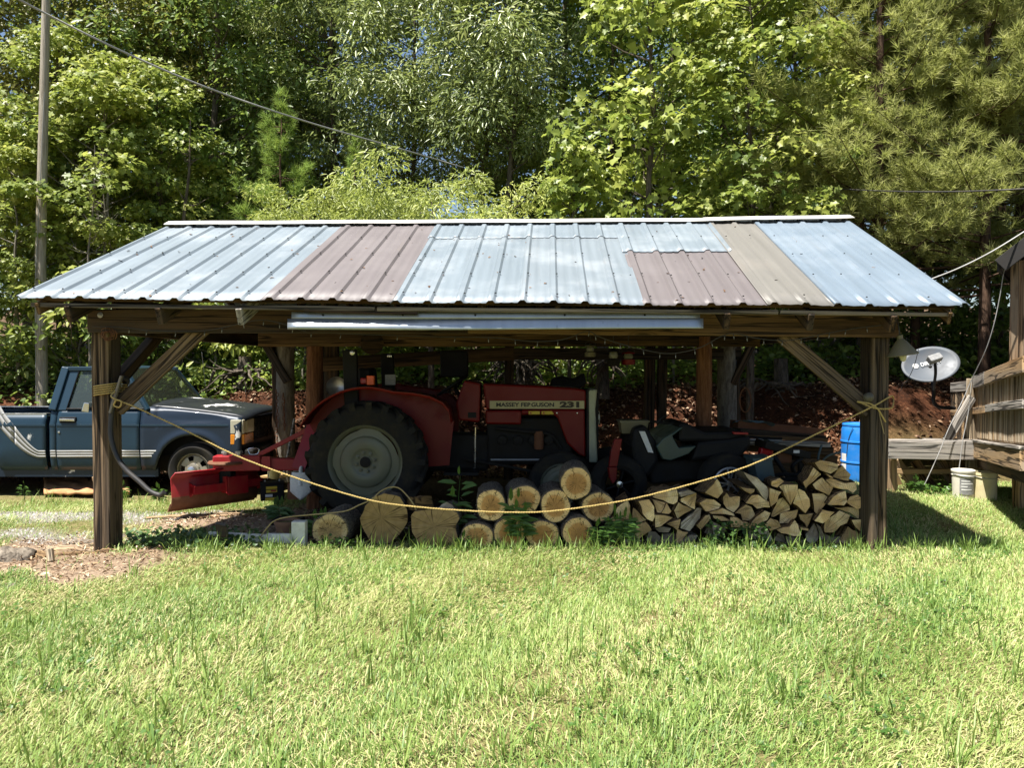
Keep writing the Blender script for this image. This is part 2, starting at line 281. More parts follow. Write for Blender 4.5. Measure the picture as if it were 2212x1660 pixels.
# ------------------------------------------------------------------ mesh building
WM = {}
def link(o, parent=None, M=None):
    COL.objects.link(o); M = M or Matrix.Identity(4); WM[o.name] = M
    if parent is not None:
        o.parent = parent; o.matrix_basis = WM[parent.name].inverted() @ M
    else: o.matrix_basis = M
    return o
def thing(name, label, cat, loc, group=None):
    o = bpy.data.objects.new(name, None); link(o, None, Matrix.Translation(loc)); o.empty_display_size = 0.2
    return tag(o, label, cat, group)
def tag(o, label=None, cat=None, group=None, kind=None):
    if label: o['label'] = label
    if cat: o['category'] = cat
    if group: o['group'] = group
    if kind: o['kind'] = kind
    return o
def frame(x):
    x = x.normalized(); a = Vector((0, 0, 1)) if abs(x.z) < 0.95 else Vector((1, 0, 0))
    y = a.cross(x).normalized(); return x, y, x.cross(y)
class MB:
    def __init__(s): s.v = []; s.f = []; s.m = []
    def add(s, vs, fs, m=0):
        k = len(s.v); s.v += [Vector(p) for p in vs]; s.f += [tuple(i+k for i in f) for f in fs]; s.m += [m]*len(fs); return s
    def hexa(s, p, m=0):     # 8 corners: bottom ring then top ring
        return s.add(p, [(3, 2, 1, 0), (4, 5, 6, 7), (0, 1, 5, 4), (1, 2, 6, 5), (2, 3, 7, 6), (3, 0, 4, 7)], m)
    def box(s, c, size, R=None, m=0):
        c = Vector(c); a, b, d = (x/2 for x in size)
        P = [Vector(q) for q in ((-a, -b, -d), (a, -b, -d), (a, b, -d), (-a, b, -d), (-a, -b, d), (a, -b, d), (a, b, d), (-a, b, d))]
        if R is not None: P = [R @ q for q in P]
        return s.hexa([c+q for q in P], m)
    def bb(s, x0, x1, y0, y1, z0, z1, m=0): return s.box(((x0+x1)/2, (y0+y1)/2, (z0+z1)/2), (x1-x0, y1-y0, z1-z0), None, m)
    def bar(s, p0, p1, w, h, up=None, m=0, taper=1.0):
        p0, p1 = Vector(p0), Vector(p1); x = (p1-p0).normalized()
        if up is None: x, y, z = frame(x)
        else:
            z = Vector(up); z = (z - x*z.dot(x)).normalized(); y = z.cross(x)
        P = []
        for zz in (-1, 1):
            for q, sy in ((p0, -1), (p1, -1), (p1, 1), (p0, 1)):
                k = taper if q is p1 else 1.0
                P.append(q + y*sy*w/2*k + z*zz*h/2*k)
        return s.hexa(P, m)
    def tube(s, pts, r, n=8, m=0, cap=True, closed=False):
        pts = [Vector(p) for p in pts]; k = len(pts); rs = r if isinstance(r, (list, tuple)) else [r]*k
        base = len(s.v); prev = None; t = None
        for i, p in enumerate(pts):
            a = pts[(i-1) % k] if closed else pts[max(0, i-1)]; b = pts[(i+1) % k] if closed else pts[min(k-1, i+1)]
            d = (b-a).normalized() if (b-a).length > 1e-9 else Vector((0, 0, 1))
            if prev is None: _, y, z = frame(d)
            else:
                y = (prev - d*prev.dot(d)); y = y.normalized() if y.length > 1e-6 else frame(d)[1]; z = d.cross(y)
            prev = y
            for j in range(n):
                q = 2*math.pi*j/n; s.v.append(p + (y*math.cos(q) + z*math.sin(q))*rs[i])
        for i in range(k if closed else k-1):
            for j in range(n):
                a = base+i*n; b2 = base+((i+1) % k)*n
                s.f.append((a+j, a+(j+1) % n, b2+(j+1) % n, b2+j)); s.m.append(m)
        if cap and not closed:
            s.f.append(tuple(base+j for j in range(n))[::-1]); s.f.append(tuple(base+(k-1)*n+j for j in range(n))); s.m += [m, m]
        return s
    def lathe(s, prof, o, axis, n=24, m=0, caps=(False, False), ph=0.0):
        o = Vector(o); x, y, z = frame(Vector(axis)); base = len(s.v)
        for r, h in prof:
            for j in range(n):
                q = 2*math.pi*j/n+ph; s.v.append(o + x*h + (y*math.cos(q)+z*math.sin(q))*r)
        for i in range(len(prof)-1):
            for j in range(n):
                a = base+i*n; b = a+n; s.f.append((a+j, a+(j+1) % n, b+(j+1) % n, b+j)); s.m.append(m)
        if caps[0]: s.f.append(tuple(base+j for j in range(n))[::-1]); s.m.append(m)
        if caps[1]: s.f.append(tuple(base+(len(prof)-1)*n+j for j in range(n))); s.m.append(m)
        return s
    def prism(s, poly, off, m=0, mside=None):
        poly = [Vector(p) for p in poly]; off = Vector(off); k = len(poly); base = len(s.v)
        s.v += poly + [p+off for p in poly]; ms = m if mside is None else mside
        s.f += [tuple(base+i for i in range(k)), tuple(base+k+i for i in range(k))[::-1]]; s.m += [m, m]
        for i in range(k):
            j = (i+1) % k; s.f.append((base+j, base+i, base+k+i, base+k+j)); s.m.append(ms)
        return s
    def grid(s, fn, nu, nv, m=0):
        base = len(s.v)
        for i in range(nu+1):
            for j in range(nv+1): s.v.append(Vector(fn(i/nu, j/nv)))
        for i in range(nu):
            for j in range(nv):
                a = base+i*(nv+1)+j; s.f.append((a, a+nv+1, a+nv+2, a+1)); s.m.append(m)
        return s
    def build(s, name, mats, parent=None, origin=None, smooth=None, bevel=0.0, M=None, fix=True):
        mats = [mats] if isinstance(mats, str) else mats
        if M is None:
            if origin is None:
                a = np.array([tuple(v) for v in s.v]); c = (a.min(0)+a.max(0))/2
                origin = Vector((c[0], c[1], a[:, 2].min() if parent is None else c[2]))
            M = Matrix.Translation(Vector(origin)); vs = [v - Vector(origin) for v in s.v]
        else:
            Mi = M.inverted(); vs = [Mi @ v for v in s.v]
        me = bpy.data.meshes.new(name); me.from_pydata([tuple(v) for v in vs], [], s.f)
        for x in mats: me.materials.append(MATS[x])
        me.polygons.foreach_set('material_index', s.m)
        if fix:
            b = bmesh.new(); b.from_mesh(me); bmesh.ops.recalc_face_normals(b, faces=b.faces); b.to_mesh(me); b.free()
        if smooth:
            me.polygons.foreach_set('use_smooth', [True]*len(me.polygons)); me.set_sharp_from_angle(angle=math.radians(smooth))
        me.update(); o = bpy.data.objects.new(name, me); link(o, parent, M)
        if bevel:
            bv = o.modifiers.new('bevel', 'BEVEL'); bv.width = bevel; bv.segments = 2; bv.limit_method = 'ANGLE'; bv.angle_limit = math.radians(40)
        return o
def strands(pts, r, pitch=0.045):
    """a rope of two strands twisted round the path"""
    pts = smooth_path(pts, 4); L = [0.0]
    for p, q in zip(pts, pts[1:]): L.append(L[-1]+(q-p).length)
    n = int(L[-1]/pitch*7); a = [[], []]; j = 0
    for i in range(n+1):
        s_ = L[-1]*i/n
        while j < len(L)-2 and L[j+1] < s_: j += 1
        p = pts[j].lerp(pts[j+1], (s_-L[j])/max(1e-9, L[j+1]-L[j])); x, y, z = frame(pts[j+1]-pts[j]); q = 2*math.pi*s_/pitch
        o = (y*math.cos(q)+z*math.sin(q))*r*0.52; a[0].append(p+o); a[1].append(p-o)
    b = MB()
    for k in a: b.tube(k, r*0.62, 5)
    return b
def timber(name, p0, p1, w, h, mat, parent=None, up=None, bevel=0.006, warp=0.0):
    """a sawn member from p0 to p1 (centre line), w across, h along up; local x is its length"""
    p0, p1 = Vector(p0), Vector(p1); x = (p1-p0); L = x.length; x.normalize()
    z = Vector(up) if up else (Vector((0, 0, 1)) if abs(x.z) < 0.9 else Vector((0, -1, 0)))
    z = (z - x*z.dot(x)).normalized(); y = z.cross(x)
    M = Matrix((x, y, z)).transposed().to_4x4(); M.translation = (p0+p1)/2
    n = max(1, int(L/0.4)); b = MB(); base = 0; sd = random.random()*50
    for i in range(n+1):
        t = i/n*L - L/2
        j = [warp*(mnoise.noise(Vector((t*1.3+sd, k*3.1, 0)))) for k in range(4)]
        b.v += [Vector((t, -w/2+j[0], -h/2+j[1])), Vector((t, w/2+j[2], -h/2+j[1])), Vector((t, w/2+j[2], h/2+j[3])), Vector((t, -w/2+j[0], h/2+j[3]))]
    for i in range(n):
        for k in range(4): b.f.append((4*i+k, 4*i+(k+1) % 4, 4*i+4+(k+1) % 4, 4*i+4+k)); b.m.append(0)
    b.f += [(3, 2, 1, 0), (4*n, 4*n+1, 4*n+2, 4*n+3)]; b.m += [0, 0]
    b.v = [M @ v for v in b.v]
    return b.build(name, mat, parent, M=M, bevel=bevel)
def roundpost(name, p0, p1, r, mat, parent=None, n=14, lump=0.06):
    p0, p1 = Vector(p0), Vector(p1); b = MB(); k = 10; sd = random.random()*40
    b.tube([p0.lerp(p1, i/k) for i in range(k+1)], [r*(1.05-0.1*i/k) for i in range(k+1)], n)
    for v in b.v:
        c = p0 + (p1-p0)*((v-p0).dot(p1-p0)/(p1-p0).length_squared); d = v-c
        v += d*lump*2*mnoise.noise(Vector((d.x*14+sd, d.y*14, v.z*1.2)))
    return b.build(name, mat, parent, smooth=50)
def text(name, body, mat, parent, M, size, width=None, bold=0.0, align='LEFT'):
    c = bpy.data.curves.new(name, 'FONT'); c.body = body; c.size = size; c.offset = bold; c.extrude = 0.0008; c.align_x = align; c.align_y = 'CENTER'
    tmp = bpy.data.objects.new(name, c); COL.objects.link(tmp); bpy.context.view_layer.update()
    me = bpy.data.meshes.new_from_object(tmp.evaluated_get(bpy.context.evaluated_depsgraph_get())); bpy.data.objects.remove(tmp)
    me.materials.clear(); me.materials.append(MATS[mat]); o = bpy.data.objects.new(name, me)
    xs_ = [v.co.x for v in me.vertices]; sx = width/(max(xs_)-min(xs_)) if width else 1.0
    return link(o, parent, M @ Matrix.Diagonal((sx, 1, 1, 1)) @ Matrix.Translation((-min(xs_), 0, 0)))
FACE_CAM = Matrix(((1, 0, 0, 0), (0, 0, -1, 0), (0, 1, 0, 0), (0, 0, 0, 1)))     # text lying in the xz plane, read from -y
def smooth_path(pts, n=6):
    pts = [Vector(p) for p in pts]; out = []
    for i in range(len(pts)-1):
        p0, p1, p2, p3 = pts[max(0, i-1)], pts[i], pts[i+1], pts[min(len(pts)-1, i+2)]
        for k in range(n):
            t = k/n; out.append(0.5*((2*p1) + (p2-p0)*t + (2*p0-5*p1+4*p2-p3)*t*t + (3*p1-p0-3*p2+p3)*t**3))
    return out + [pts[-1]]
def npmesh(name, V, Fc, tint, mat):
    """numpy mesh: V (n,3), Fc (m,k) faces of one size, tint per face"""
    me = bpy.data.meshes.new(name); m, k = Fc.shape
    me.vertices.add(len(V)); me.vertices.foreach_set('co', V.astype(np.float32).ravel())
    me.loops.add(m*k); me.loops.foreach_set('vertex_index', Fc.astype(np.int32).ravel())
    me.polygons.add(m); me.polygons.foreach_set('loop_start', np.arange(0, m*k, k, dtype=np.int32))
    try: me.polygons.foreach_set('loop_total', np.full(m, k, dtype=np.int32))
    except Exception: pass
    a = me.attributes.new('tint', 'FLOAT', 'FACE'); a.data.foreach_set('value', tint.astype(np.float32))
    for x in ([mat] if isinstance(mat, str) else mat): me.materials.append(MATS[x])
    me.update(calc_edges=True); me.validate(); return me
LEAF = {   # template points (along, across, lift) and triangles
    'diamond': ([(0, 0, 0), (0.45, -0.5, 0.10), (1, 0, -0.08), (0.45, 0.5, 0.10)], [(0, 1, 2), (0, 2, 3)]),
    'lobed': ([(0, 0, 0), (0.08, -0.42, 0.05), (0.45, -0.26, 0.05), (0.62, -0.58, 0.0), (0.70, -0.2, 0.03), (1.0, 0, -0.10), (0.70, 0.2, 0.03), (0.62, 0.58, 0.0), (0.45, 0.26, 0.05), (0.08, 0.42, 0.05)],
              [(0, 1, 2), (0, 2, 4), (2, 3, 4), (0, 4, 5), (0, 5, 6), (0, 6, 8), (6, 7, 8), (0, 8, 9)]),
    'oval': ([(0, 0, 0), (0.3, -0.45, 0.06), (0.7, -0.36, 0.04), (1, 0, -0.1), (0.7, 0.36, 0.04), (0.3, 0.45, 0.06)], [(0, 1, 2), (0, 2, 3), (0, 3, 4), (0, 4, 5)]),
}
def leaves_np(P, N, D, L, Wd, tint, shape):
    tp, tf = LEAF[shape]; tp = np.array(tp); tf = np.array(tf)
    N = N/np.linalg.norm(N, axis=1, keepdims=True); D = D - N*(D*N).sum(1, keepdims=True); D /= np.linalg.norm(D, axis=1, keepdims=True)+1e-9
    S = np.cross(N, D)
    V = P[:, None, :] + D[:, None, :]*(tp[None, :, 0:1]*L[:, None, None]) + S[:, None, :]*(tp[None, :, 1:2]*Wd[:, None, None]) + N[:, None, :]*(tp[None, :, 2:3]*L[:, None, None])
    k = len(tp); Fc = tf[None]+(np.arange(len(P))*k)[:, None, None]
    return V.reshape(-1, 3), Fc.reshape(-1, 3), np.repeat(tint, len(tf))

# ------------------------------------------------------------------ the ground
def sstep(a, b, x): t = np.clip((x-a)/(b-a), 0, 1); return t*t*(3-2*t)
def gz(x, y):
    """height of the ground: level yard, a slight dip under the truck, a clay bank behind, wooded slope beyond"""
    x = np.asarray(x, float); y = np.asarray(y, float)
    z = -0.10*sstep(7.6, 9.6, y)*sstep(-1.6, -3.2, x)
    foot = 12.5 + 0.5*np.sin(x*0.7+0.4) + 0.25*np.sin(x*1.9); foot = np.where(x > -1, foot-0.7*sstep(-1, 1.5, x), foot)
    z = z + 1.28*sstep(foot-0.9, foot+0.75, y) + 0.10*np.clip(y-foot-0.6, 0, 60) 
    z = z + 0.07*np.sin(x*3.1+y*1.3)*np.sin(y*2.7-x)*sstep(foot-1, foot+0.2, y)
    z = z + 0.012*np.sin(x*2.3+1)*np.sin(y*1.9) + 0.008*np.sin(x*6.1)*np.sin(y*5.3+x)
    return z
def bare_mask(x, y):
    """1 on trodden dirt and bark mulch, 0 on lawn"""
    wob = 0.18*np.sin(x*5.1+y*2)+0.12*np.sin(x*11+y*7)
    d1 = np.clip(1.25 - np.hypot((x+4.3)/1.35, (y-6.15+wob)/0.66), 0, 1)*3
    d2 = np.clip(1.3 - np.hypot((x+2.75)/0.95, (y-7.7+wob)/0.7), 0, 1)*2
    d3 = np.clip((6.62+wob*0.35-y)*-6, 0, 1)*np.clip((x+2.75)*3, 0, 1)*np.clip((3.50-x)*8, 0, 1)
    return np.clip(np.maximum(np.maximum(d1, d2), d3), 0, 1)
def gravel_mask(x, y):
    return np.clip(1.5-np.hypot((x+5.0)/1.6, (y-8.15+0.1*np.sin(x*6))/0.33), 0, 1)*np.where(x < -3.2, 1, 0.2) + 0.8*np.clip(1.3-np.hypot((x+4.6)/1.0, (y-7.1+0.1*np.sin(x*7))/0.25), 0, 1)
xs = np.unique(np.concatenate([np.arange(-8, 8.01, 0.1), np.linspace(-70, -8, 32), np.linspace(8, 70, 32)]))
ys = np.unique(np.concatenate([np.arange(1, 16.01, 0.1), np.linspace(-25, 1, 14), np.linspace(16, 120, 40)]))
X, Y = np.meshgrid(xs, ys, indexing='ij'); Z = gz(X, Y)
V = np.stack([X, Y, Z], -1).reshape(-1, 3); ny = len(ys); I = np.arange(len(xs)*ny).reshape(len(xs), ny)
Q = np.stack([I[:-1, :-1], I[1:, :-1], I[1:, 1:], I[:-1, 1:]], -1).reshape(-1, 4)
m, nt, b = new_mat('ground soil')
v = coords(nt, rand=False); n1 = noise(nt, v, 1.2, 6, 0.65); n2 = noise(nt, v, 22, 5, 0.7); n3 = noise(nt, v, 90, 3, 0.6)
def att(nt, nm): return _n(nt, 'ShaderNodeAttribute', attribute_name=nm).outputs['Fac']
lawn = ramp(nt, mth(nt, 'ADD', mth(nt, 'MULTIPLY', n2, 0.6), mth(nt, 'MULTIPLY', n3, 0.4)), [(0.32, (0.06, 0.05, 0.022)), (0.5, (0.17, 0.15, 0.06)), (0.7, (0.36, 0.30, 0.16))])
dirt = ramp(nt, mth(nt, 'ADD', mth(nt, 'MULTIPLY', n2, 0.5), mth(nt, 'MULTIPLY', n1, 0.5)), [(0.3, (0.13, 0.085, 0.055)), (0.5, (0.28, 0.205, 0.14)), (0.7, (0.42, 0.335, 0.25))])
clay = ramp(nt, mth(nt, 'ADD', mth(nt, 'MULTIPLY', n1, 0.5), mth(nt, 'MULTIPLY', n2, 0.5)), [(0.38, (0.018, 0.009, 0.006)), (0.52, (0.060, 0.023, 0.011)), (0.66, (0.15, 0.066, 0.033))])
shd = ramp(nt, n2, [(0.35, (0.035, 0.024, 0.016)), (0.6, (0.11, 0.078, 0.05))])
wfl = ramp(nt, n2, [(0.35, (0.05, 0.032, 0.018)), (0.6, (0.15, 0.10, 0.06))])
grv = ramp(nt, n3, [(0.35, (0.16, 0.145, 0.13)), (0.65, (0.33, 0.31, 0.285))])
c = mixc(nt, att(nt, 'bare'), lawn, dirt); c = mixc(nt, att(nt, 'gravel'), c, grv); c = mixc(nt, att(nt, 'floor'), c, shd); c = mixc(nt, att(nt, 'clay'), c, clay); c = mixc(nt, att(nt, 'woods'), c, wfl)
nt.links.new(c, b.inputs['Base Color']); b.inputs['Roughness'].default_value = 0.95; b.inputs['Specular IOR Level'].default_value = 0.1
bump(nt, b, mth(nt, 'ADD', n2, mth(nt, 'MULTIPLY', n3, 0.6)), 0.8, 0.03)
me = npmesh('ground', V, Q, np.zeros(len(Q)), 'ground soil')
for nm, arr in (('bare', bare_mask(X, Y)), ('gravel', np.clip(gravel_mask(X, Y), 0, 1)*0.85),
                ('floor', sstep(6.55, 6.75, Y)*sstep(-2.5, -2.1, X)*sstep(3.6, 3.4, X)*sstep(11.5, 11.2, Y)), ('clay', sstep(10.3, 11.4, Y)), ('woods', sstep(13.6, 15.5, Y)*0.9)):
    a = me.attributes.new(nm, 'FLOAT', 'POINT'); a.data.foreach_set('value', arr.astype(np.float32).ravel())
me.polygons.foreach_set('use_smooth', [True]*len(me.polygons))
gr = bpy.data.objects.new('ground', me); link(gr); tag(gr, kind='structure')

# ------------------------------------------------------------------ grass: mown blades lying at all angles, clippings, taller tufts at the shade's edge
def blades(name, P, L, Wd, az_, lean, tint, mat='grass'):
    n = len(P); d = np.stack([np.cos(az_), np.sin(az_), np.zeros(n)], 1); s = np.stack([-np.sin(az_), np.cos(az_), np.zeros(n)], 1)
    up = np.array([0, 0, 1.0]); t1 = lean*0.75; t2 = np.minimum(lean*1.15, 1.58)
    a = P + (d*np.sin(t1)[:, None]+up*np.cos(t1)[:, None])*(L*0.5)[:, None]
    tip = a + (d*np.sin(t2)[:, None]+up*np.cos(t2)[:, None])*(L*0.5)[:, None]
    w = (s*Wd[:, None])/2
    V = np.stack([P-w*0.7, P+w*0.7, a-w, a+w, tip], 1).reshape(-1, 3)
    T = np.array([(0, 1, 3), (0, 3, 2), (2, 3, 4)]); Fc = (T[None]+(np.arange(n)*5)[:, None, None]).reshape(-1, 3)
    me = npmesh(name, V, Fc, np.repeat(tint, 3), mat); o = bpy.data.objects.new(name, me); link(o); return o
def val2(x, y, f, sd): return np.sin(x*f+sd)*np.sin(y*f*1.13+sd*2.1)+0.6*np.sin(x*f*2.3-y*f*1.7+sd*3)
def scatter(n, x0, x1, y0, y1, keep):
    x = rng.uniform(x0, x1, n); y = rng.uniform(y0, y1, n); k = keep(x, y) > rng.random(n); return x[k], y[k]
def lawn_keep(x, y):
    k = (1-np.clip(bare_mask(x, y)*1.15, 0, 0.985))*(1-np.clip(gravel_mask(x, y)*0.9, 0, 0.92))
    k *= np.clip(0.86+0.26*val2(x, y, 2.1, 1.3)-0.5*(val2(x, y, 3.7, 8.0) > 1.15), 0.15, 1)
    k *= np.where((np.abs(x) < (y*0.72+0.5)), 1, 0)          # the strip of lawn the place shows, with a margin to each side
    return k
xa, ya = scatter(520000, -6.2, 6.6, 2.4, 6.75, lambda x, y: lawn_keep(x, y)*np.clip(1.25-0.12*(y-2.4), 0.55, 1))
xb, yb = scatter(90000, 3.35, 7.4, 6.7, 10.4, lambda x, y: lawn_keep(x, y)*0.8)
xc, yc = scatter(120000, -7.2, -1.7, 6.7, 9.5, lambda x, y: lawn_keep(x, y)*0.62*np.clip(0.8+0.5*val2(x, y, 2.9, 4.0), 0.1, 1))
x = np.concatenate([xa, xb, xc]); y = np.concatenate([ya, yb, yc]); n = len(x)
far = np.clip((y-3)/4, 0, 1)
L = rng.gamma(5, 0.0098, n)*(1+0.25*val2(x, y, 1.7, 0.3)) ; L = np.clip(L, 0.018, 0.17)
lean = np.clip(rng.normal(0.95, 0.38, n), 0.1, 1.5); az_ = rng.uniform(0, 2*np.pi, n) 
az_ = np.where(rng.random(n) < 0.45, 0.9+0.9*val2(x, y, 0.9, 2.2)+rng.normal(0, 0.5, n), az_)
Wd = rng.uniform(0.0024, 0.0062, n)*(1+0.3*far)
tint = np.clip(0.36+0.17*val2(x, y, 1.25, 5.0)+rng.normal(0, 0.22, n), 0, 0.85)
dead = rng.random(n) < np.clip(0.12+0.14*val2(x, y, 2.4, 3.0)+0.06*far, 0.03, 0.5); tint = np.where(dead, rng.uniform(0.78, 1.0, n), tint); lean = np.where(dead, rng.uniform(1.2, 1.55, n), lean)
P = np.stack([x, y, gz(x, y)+np.where(dead, 0.012, -0.002)], 1)
go = blades('grass', P, L, Wd, az_, lean, tint); tag(go, 'sunlit mown lawn with pale straw clippings', kind='stuff')
# tall tufts
tx = np.concatenate([rng.uniform(-3.1, 4.3, 170), rng.uniform(-3.4, 4.3, 190), rng.uniform(-3.4, 3.4, 330), rng.uniform(3.4, 4.9, 22), rng.uniform(-6, -2.3, 40)])
ty = np.concatenate([rng.normal(6.5, 0.05, 170), rng.uniform(2.7, 6.3, 190), rng.uniform(2.6, 4.8, 330), rng.normal(9.55, 0.08, 22), rng.normal(9.2, 0.15, 40)])
k = bare_mask(tx, ty) < 0.75; tx, ty = tx[k], ty[k]
m_ = 9; X0 = np.repeat(tx, m_)+rng.normal(0, 0.022, len(tx)*m_); Y0 = np.repeat(ty, m_)+rng.normal(0, 0.022, len(tx)*m_); n = len(X0)
go2 = blades('grass', np.stack([X0, Y0, gz(X0, Y0)], 1), np.clip(rng.gamma(6, 0.021, n), 0.05, 0.26), rng.uniform(0.005, 0.0095, n), rng.uniform(0, 6.28, n), np.clip(rng.normal(0.55, 0.3, n), 0.05, 1.3), np.clip(rng.normal(0.25, 0.14, n), 0, 0.7))
tag(go2, 'longer uncut tufts of grass standing above the lawn', kind='stuff')
# clover and small broad weeds in the lawn
cx_, cy_ = scatter(5200, -4.4, 4.6, 2.6, 6.6, lambda x, y: lawn_keep(x, y)*np.clip(val2(x, y, 1.9, 6.0)*0.9, 0, 1))
q = 4; cx_ = np.repeat(cx_, q)+rng.normal(0, .018, len(cx_)*q); cy_ = np.repeat(cy_, q)+rng.normal(0, .018, len(cy_)*q); n = len(cx_); L_ = rng.uniform(.014, .030, n)
V, Fc, T = leaves_np(np.stack([cx_, cy_, gz(cx_, cy_)+rng.uniform(.02, .05, n)], 1), rng.normal(0, .35, (n, 3))+np.array([0, -.2, 1.0]), rng.normal(0, 1, (n, 3)), L_, L_*.95, rng.random(n), 'oval')
o = bpy.data.objects.new('clover', npmesh('clover', V, Fc, T, 'weed leaf')); link(o); tag(o, 'clover and small weeds scattered through the lawn', kind='stuff')
# chips, mulch, litter, gravel: small loose pieces
def flakes(name, x, y, lo, hi, mat, label, flat=0.5, lift=0.01, asp=0.4, shape='diamond'):
    n = len(x); N = np.stack([rng.normal(0, flat, n), rng.normal(0, flat, n), np.ones(n)], 1); q = rng.uniform(0, 6.28, n)
    D = np.stack([np.cos(q), np.sin(q), np.zeros(n)], 1); L = rng.uniform(lo, hi, n)
    V, Fc, T = leaves_np(np.stack([x, y, gz(x, y)+lift*rng.random(n)+0.004], 1), N, D, L, L*asp*rng.uniform(0.5, 1.2, n), rng.random(n), shape)
    o = bpy.data.objects.new(name, npmesh(name, V, Fc, T, mat)); link(o); return tag(o, label, kind='stuff')
x, y = scatter(26000, -6, 3.6, 5.2, 9.0, lambda x, y: np.clip(bare_mask(x, y), 0, 1)*np.where(y < 8.6, 1, 0.3)*np.where((x > -2.7) & (y > 6.9), 0.3, 1))
flakes('bark_mulch', x, y, 0.015, 0.07, 'chips', 'tan bark chips and splinters trodden into bare dirt', 0.6, 0.02, 0.3)
x, y = scatter(120000, -9, 9, 10.8, 16.0, lambda x, y: np.clip(0.45+0.5*val2(x, y, 1.3, 2), 0.03, 1))
flakes('leaf_litter', x, y, 0.03, 0.10, 'litter', 'brown dead leaves lying over the red clay bank', 0.55, 0.03, 0.6)
x, y = scatter(9000, -7.5, -2.2, 6.6, 8.9, lambda x, y: np.clip(gravel_mask(x, y), 0, 1))
n = len(x); r = rng.uniform(0.006, 0.02, n); T4 = np.array([(1, 0, -.4), (-.5, .87, -.4), (-.5, -.87, -.4), (0.1, 0, .8)]); a = rng.uniform(0, 6.28, n)
R = np.stack([np.stack([np.cos(a), -np.sin(a), 0*a], 1), np.stack([np.sin(a), np.cos(a), 0*a], 1), np.stack([0*a, 0*a, 1+0*a], 1)], 1)
V = (np.einsum('nij,kj->nki', R, T4)*r[:, None, None] + np.stack([x, y, gz(x, y)+0.003], 1)[:, None, :]).reshape(-1, 3)
Fc = (np.array([(0, 1, 3), (1, 2, 3), (2, 0, 3)])[None]+(np.arange(n)*4)[:, None, None]).reshape(-1, 3)
o = bpy.data.objects.new('gravel', npmesh('gravel', V, Fc, np.repeat(rng.random(n), 3), 'gravel')); link(o); tag(o, 'pale grey gravel in the drive beside the truck', kind='stuff')

# ------------------------------------------------------------------ the open pole shed
shed = thing('pole_shed', 'open timber pole shed with a patched sheet metal roof', 'shed', (0, 6.5, 0))
EL, ER, RL, RR = at(35, 657, 6.05), at(2097, 679, 6.05), at(370, 497, 8.53), at(1833, 488, 8.53)
BL, BR = Vector((-3.95, 11.05, 2.10)), Vector((3.52, 11.05, 2.10))
def roofpt(u, v, back=False):
    """u along the roof, v from the ridge (0) to the eave (1)"""
    a = RL.lerp(RR, u); b = (BL.lerp(BR, u) if back else EL.lerp(ER, u)); p = a.lerp(b, v)
    if not back: p.z += 0.012*math.sin(u*26)*v*0.5
    return p
RIB = 1/30.2
def ribh(x, fine):
    """height of the sheet across its width, x in rib pitches"""
    f = x - math.floor(x+0.5); a = abs(f)
    h = max(0, min(1, (0.145-a)/0.075))*0.021
    for c in ((-0.33, 0.33) if not fine else (-0.36, -0.24, 0.24, 0.36)):
        h = max(h, max(0, 1-abs(f-c)/0.05)*(0.004 if not fine else 0.007))
    return h
def sheet(u0, u1, v0, v1, mat, lift, label=None, back=False, fine=False):
    b = MB(); us = []; x = u0
    off = [-0.5, -0.40, -0.33, -0.26, -0.145, -0.07, 0.07, 0.145, 0.26, 0.33, 0.40]
    k0 = int(math.floor(u0/RIB))-1; k1 = int(math.ceil(u1/RIB))+1
    us = sorted({u0, u1} | {(k+o_)*RIB for k in range(k0, k1+1) for o_ in off if u0 < (k+o_)*RIB < u1})
    nv = 1 if back else 10; sd = u0*90+v0*7
    def fn(u, v):
        p = roofpt(u, v, back); q = 0 if back else 0.004*mnoise.noise(Vector((u*30+sd, v*3, 1)))
        return Vector((p.x + (0.004*mnoise.noise(Vector((sd, v*4, 3)))), p.y, p.z + 0.045 + lift + ribh(u/RIB, fine) + q))
    n = len(us)
    for u in us:
        for j in range(nv+1): b.v.append(fn(u, v0+(v1-v0)*j/nv))
    for i in range(n-1):
        for j in range(nv): a = i*(nv+1)+j; b.f.append((a, a+nv+1, a+nv+2, a+1)); b.m.append(0)
    o = b.build('roof_panel', mat, shed, smooth=24, fix=False)
    md = o.modifiers.new('gauge', 'SOLIDIFY'); md.thickness = 0.0022; md.offset = 0
    if label: o['label'] = label
    return o
N4 = 4*RIB
S0 = 0.0
sheet(0.0, 3.5*RIB, 0, 1, 'galvanised', 0)
sheet(3.4*RIB, 8.0*RIB-0.008, 0, 1, 'galvanised', 0.003)
sheet(8*RIB-0.010, 12.0*RIB-0.003, 0, 1, 'mauve sheet', 0.007, 'faded mauve sheet between galvanised ones')
sheet(12*RIB-0.006, 16.1*RIB, 0.23, 1, 'galvanised', 0.002)
sheet(16*RIB-0.002, 20*RIB-0.004, 0.23, 1, 'galvanised spotted', 0.005, 'galvanised sheet freckled with dark rust pits')
sheet(12*RIB-0.006, 16.1*RIB, 0, 0.25, 'galvanised', 0.009)
sheet(16*RIB-0.002, 20*RIB-0.002, 0, 0.25, 'galvanised', 0.012)
sheet(20*RIB-0.008, 24*RIB-0.006, 0.40, 1, 'mauve sheet', 0.003, 'short mauve sheet below the patch')
sheet(20*RIB-0.010, 24*RIB-0.002, 0, 0.45, 'galvanised', 0.014, 'short galvanised patch under the ridge')
sheet(24*RIB-0.008, 26*RIB, 0, 1, 'tan sheet', 0.010, 'narrow weathered tan sheet', fine=True)
sheet(26*RIB-0.004, 28.2*RIB, 0, 1, 'pale blue sheet', 0.015, fine=True)
sheet(28.1*RIB, 1.0, 0, 1, 'pale blue sheet', 0.018, fine=True)
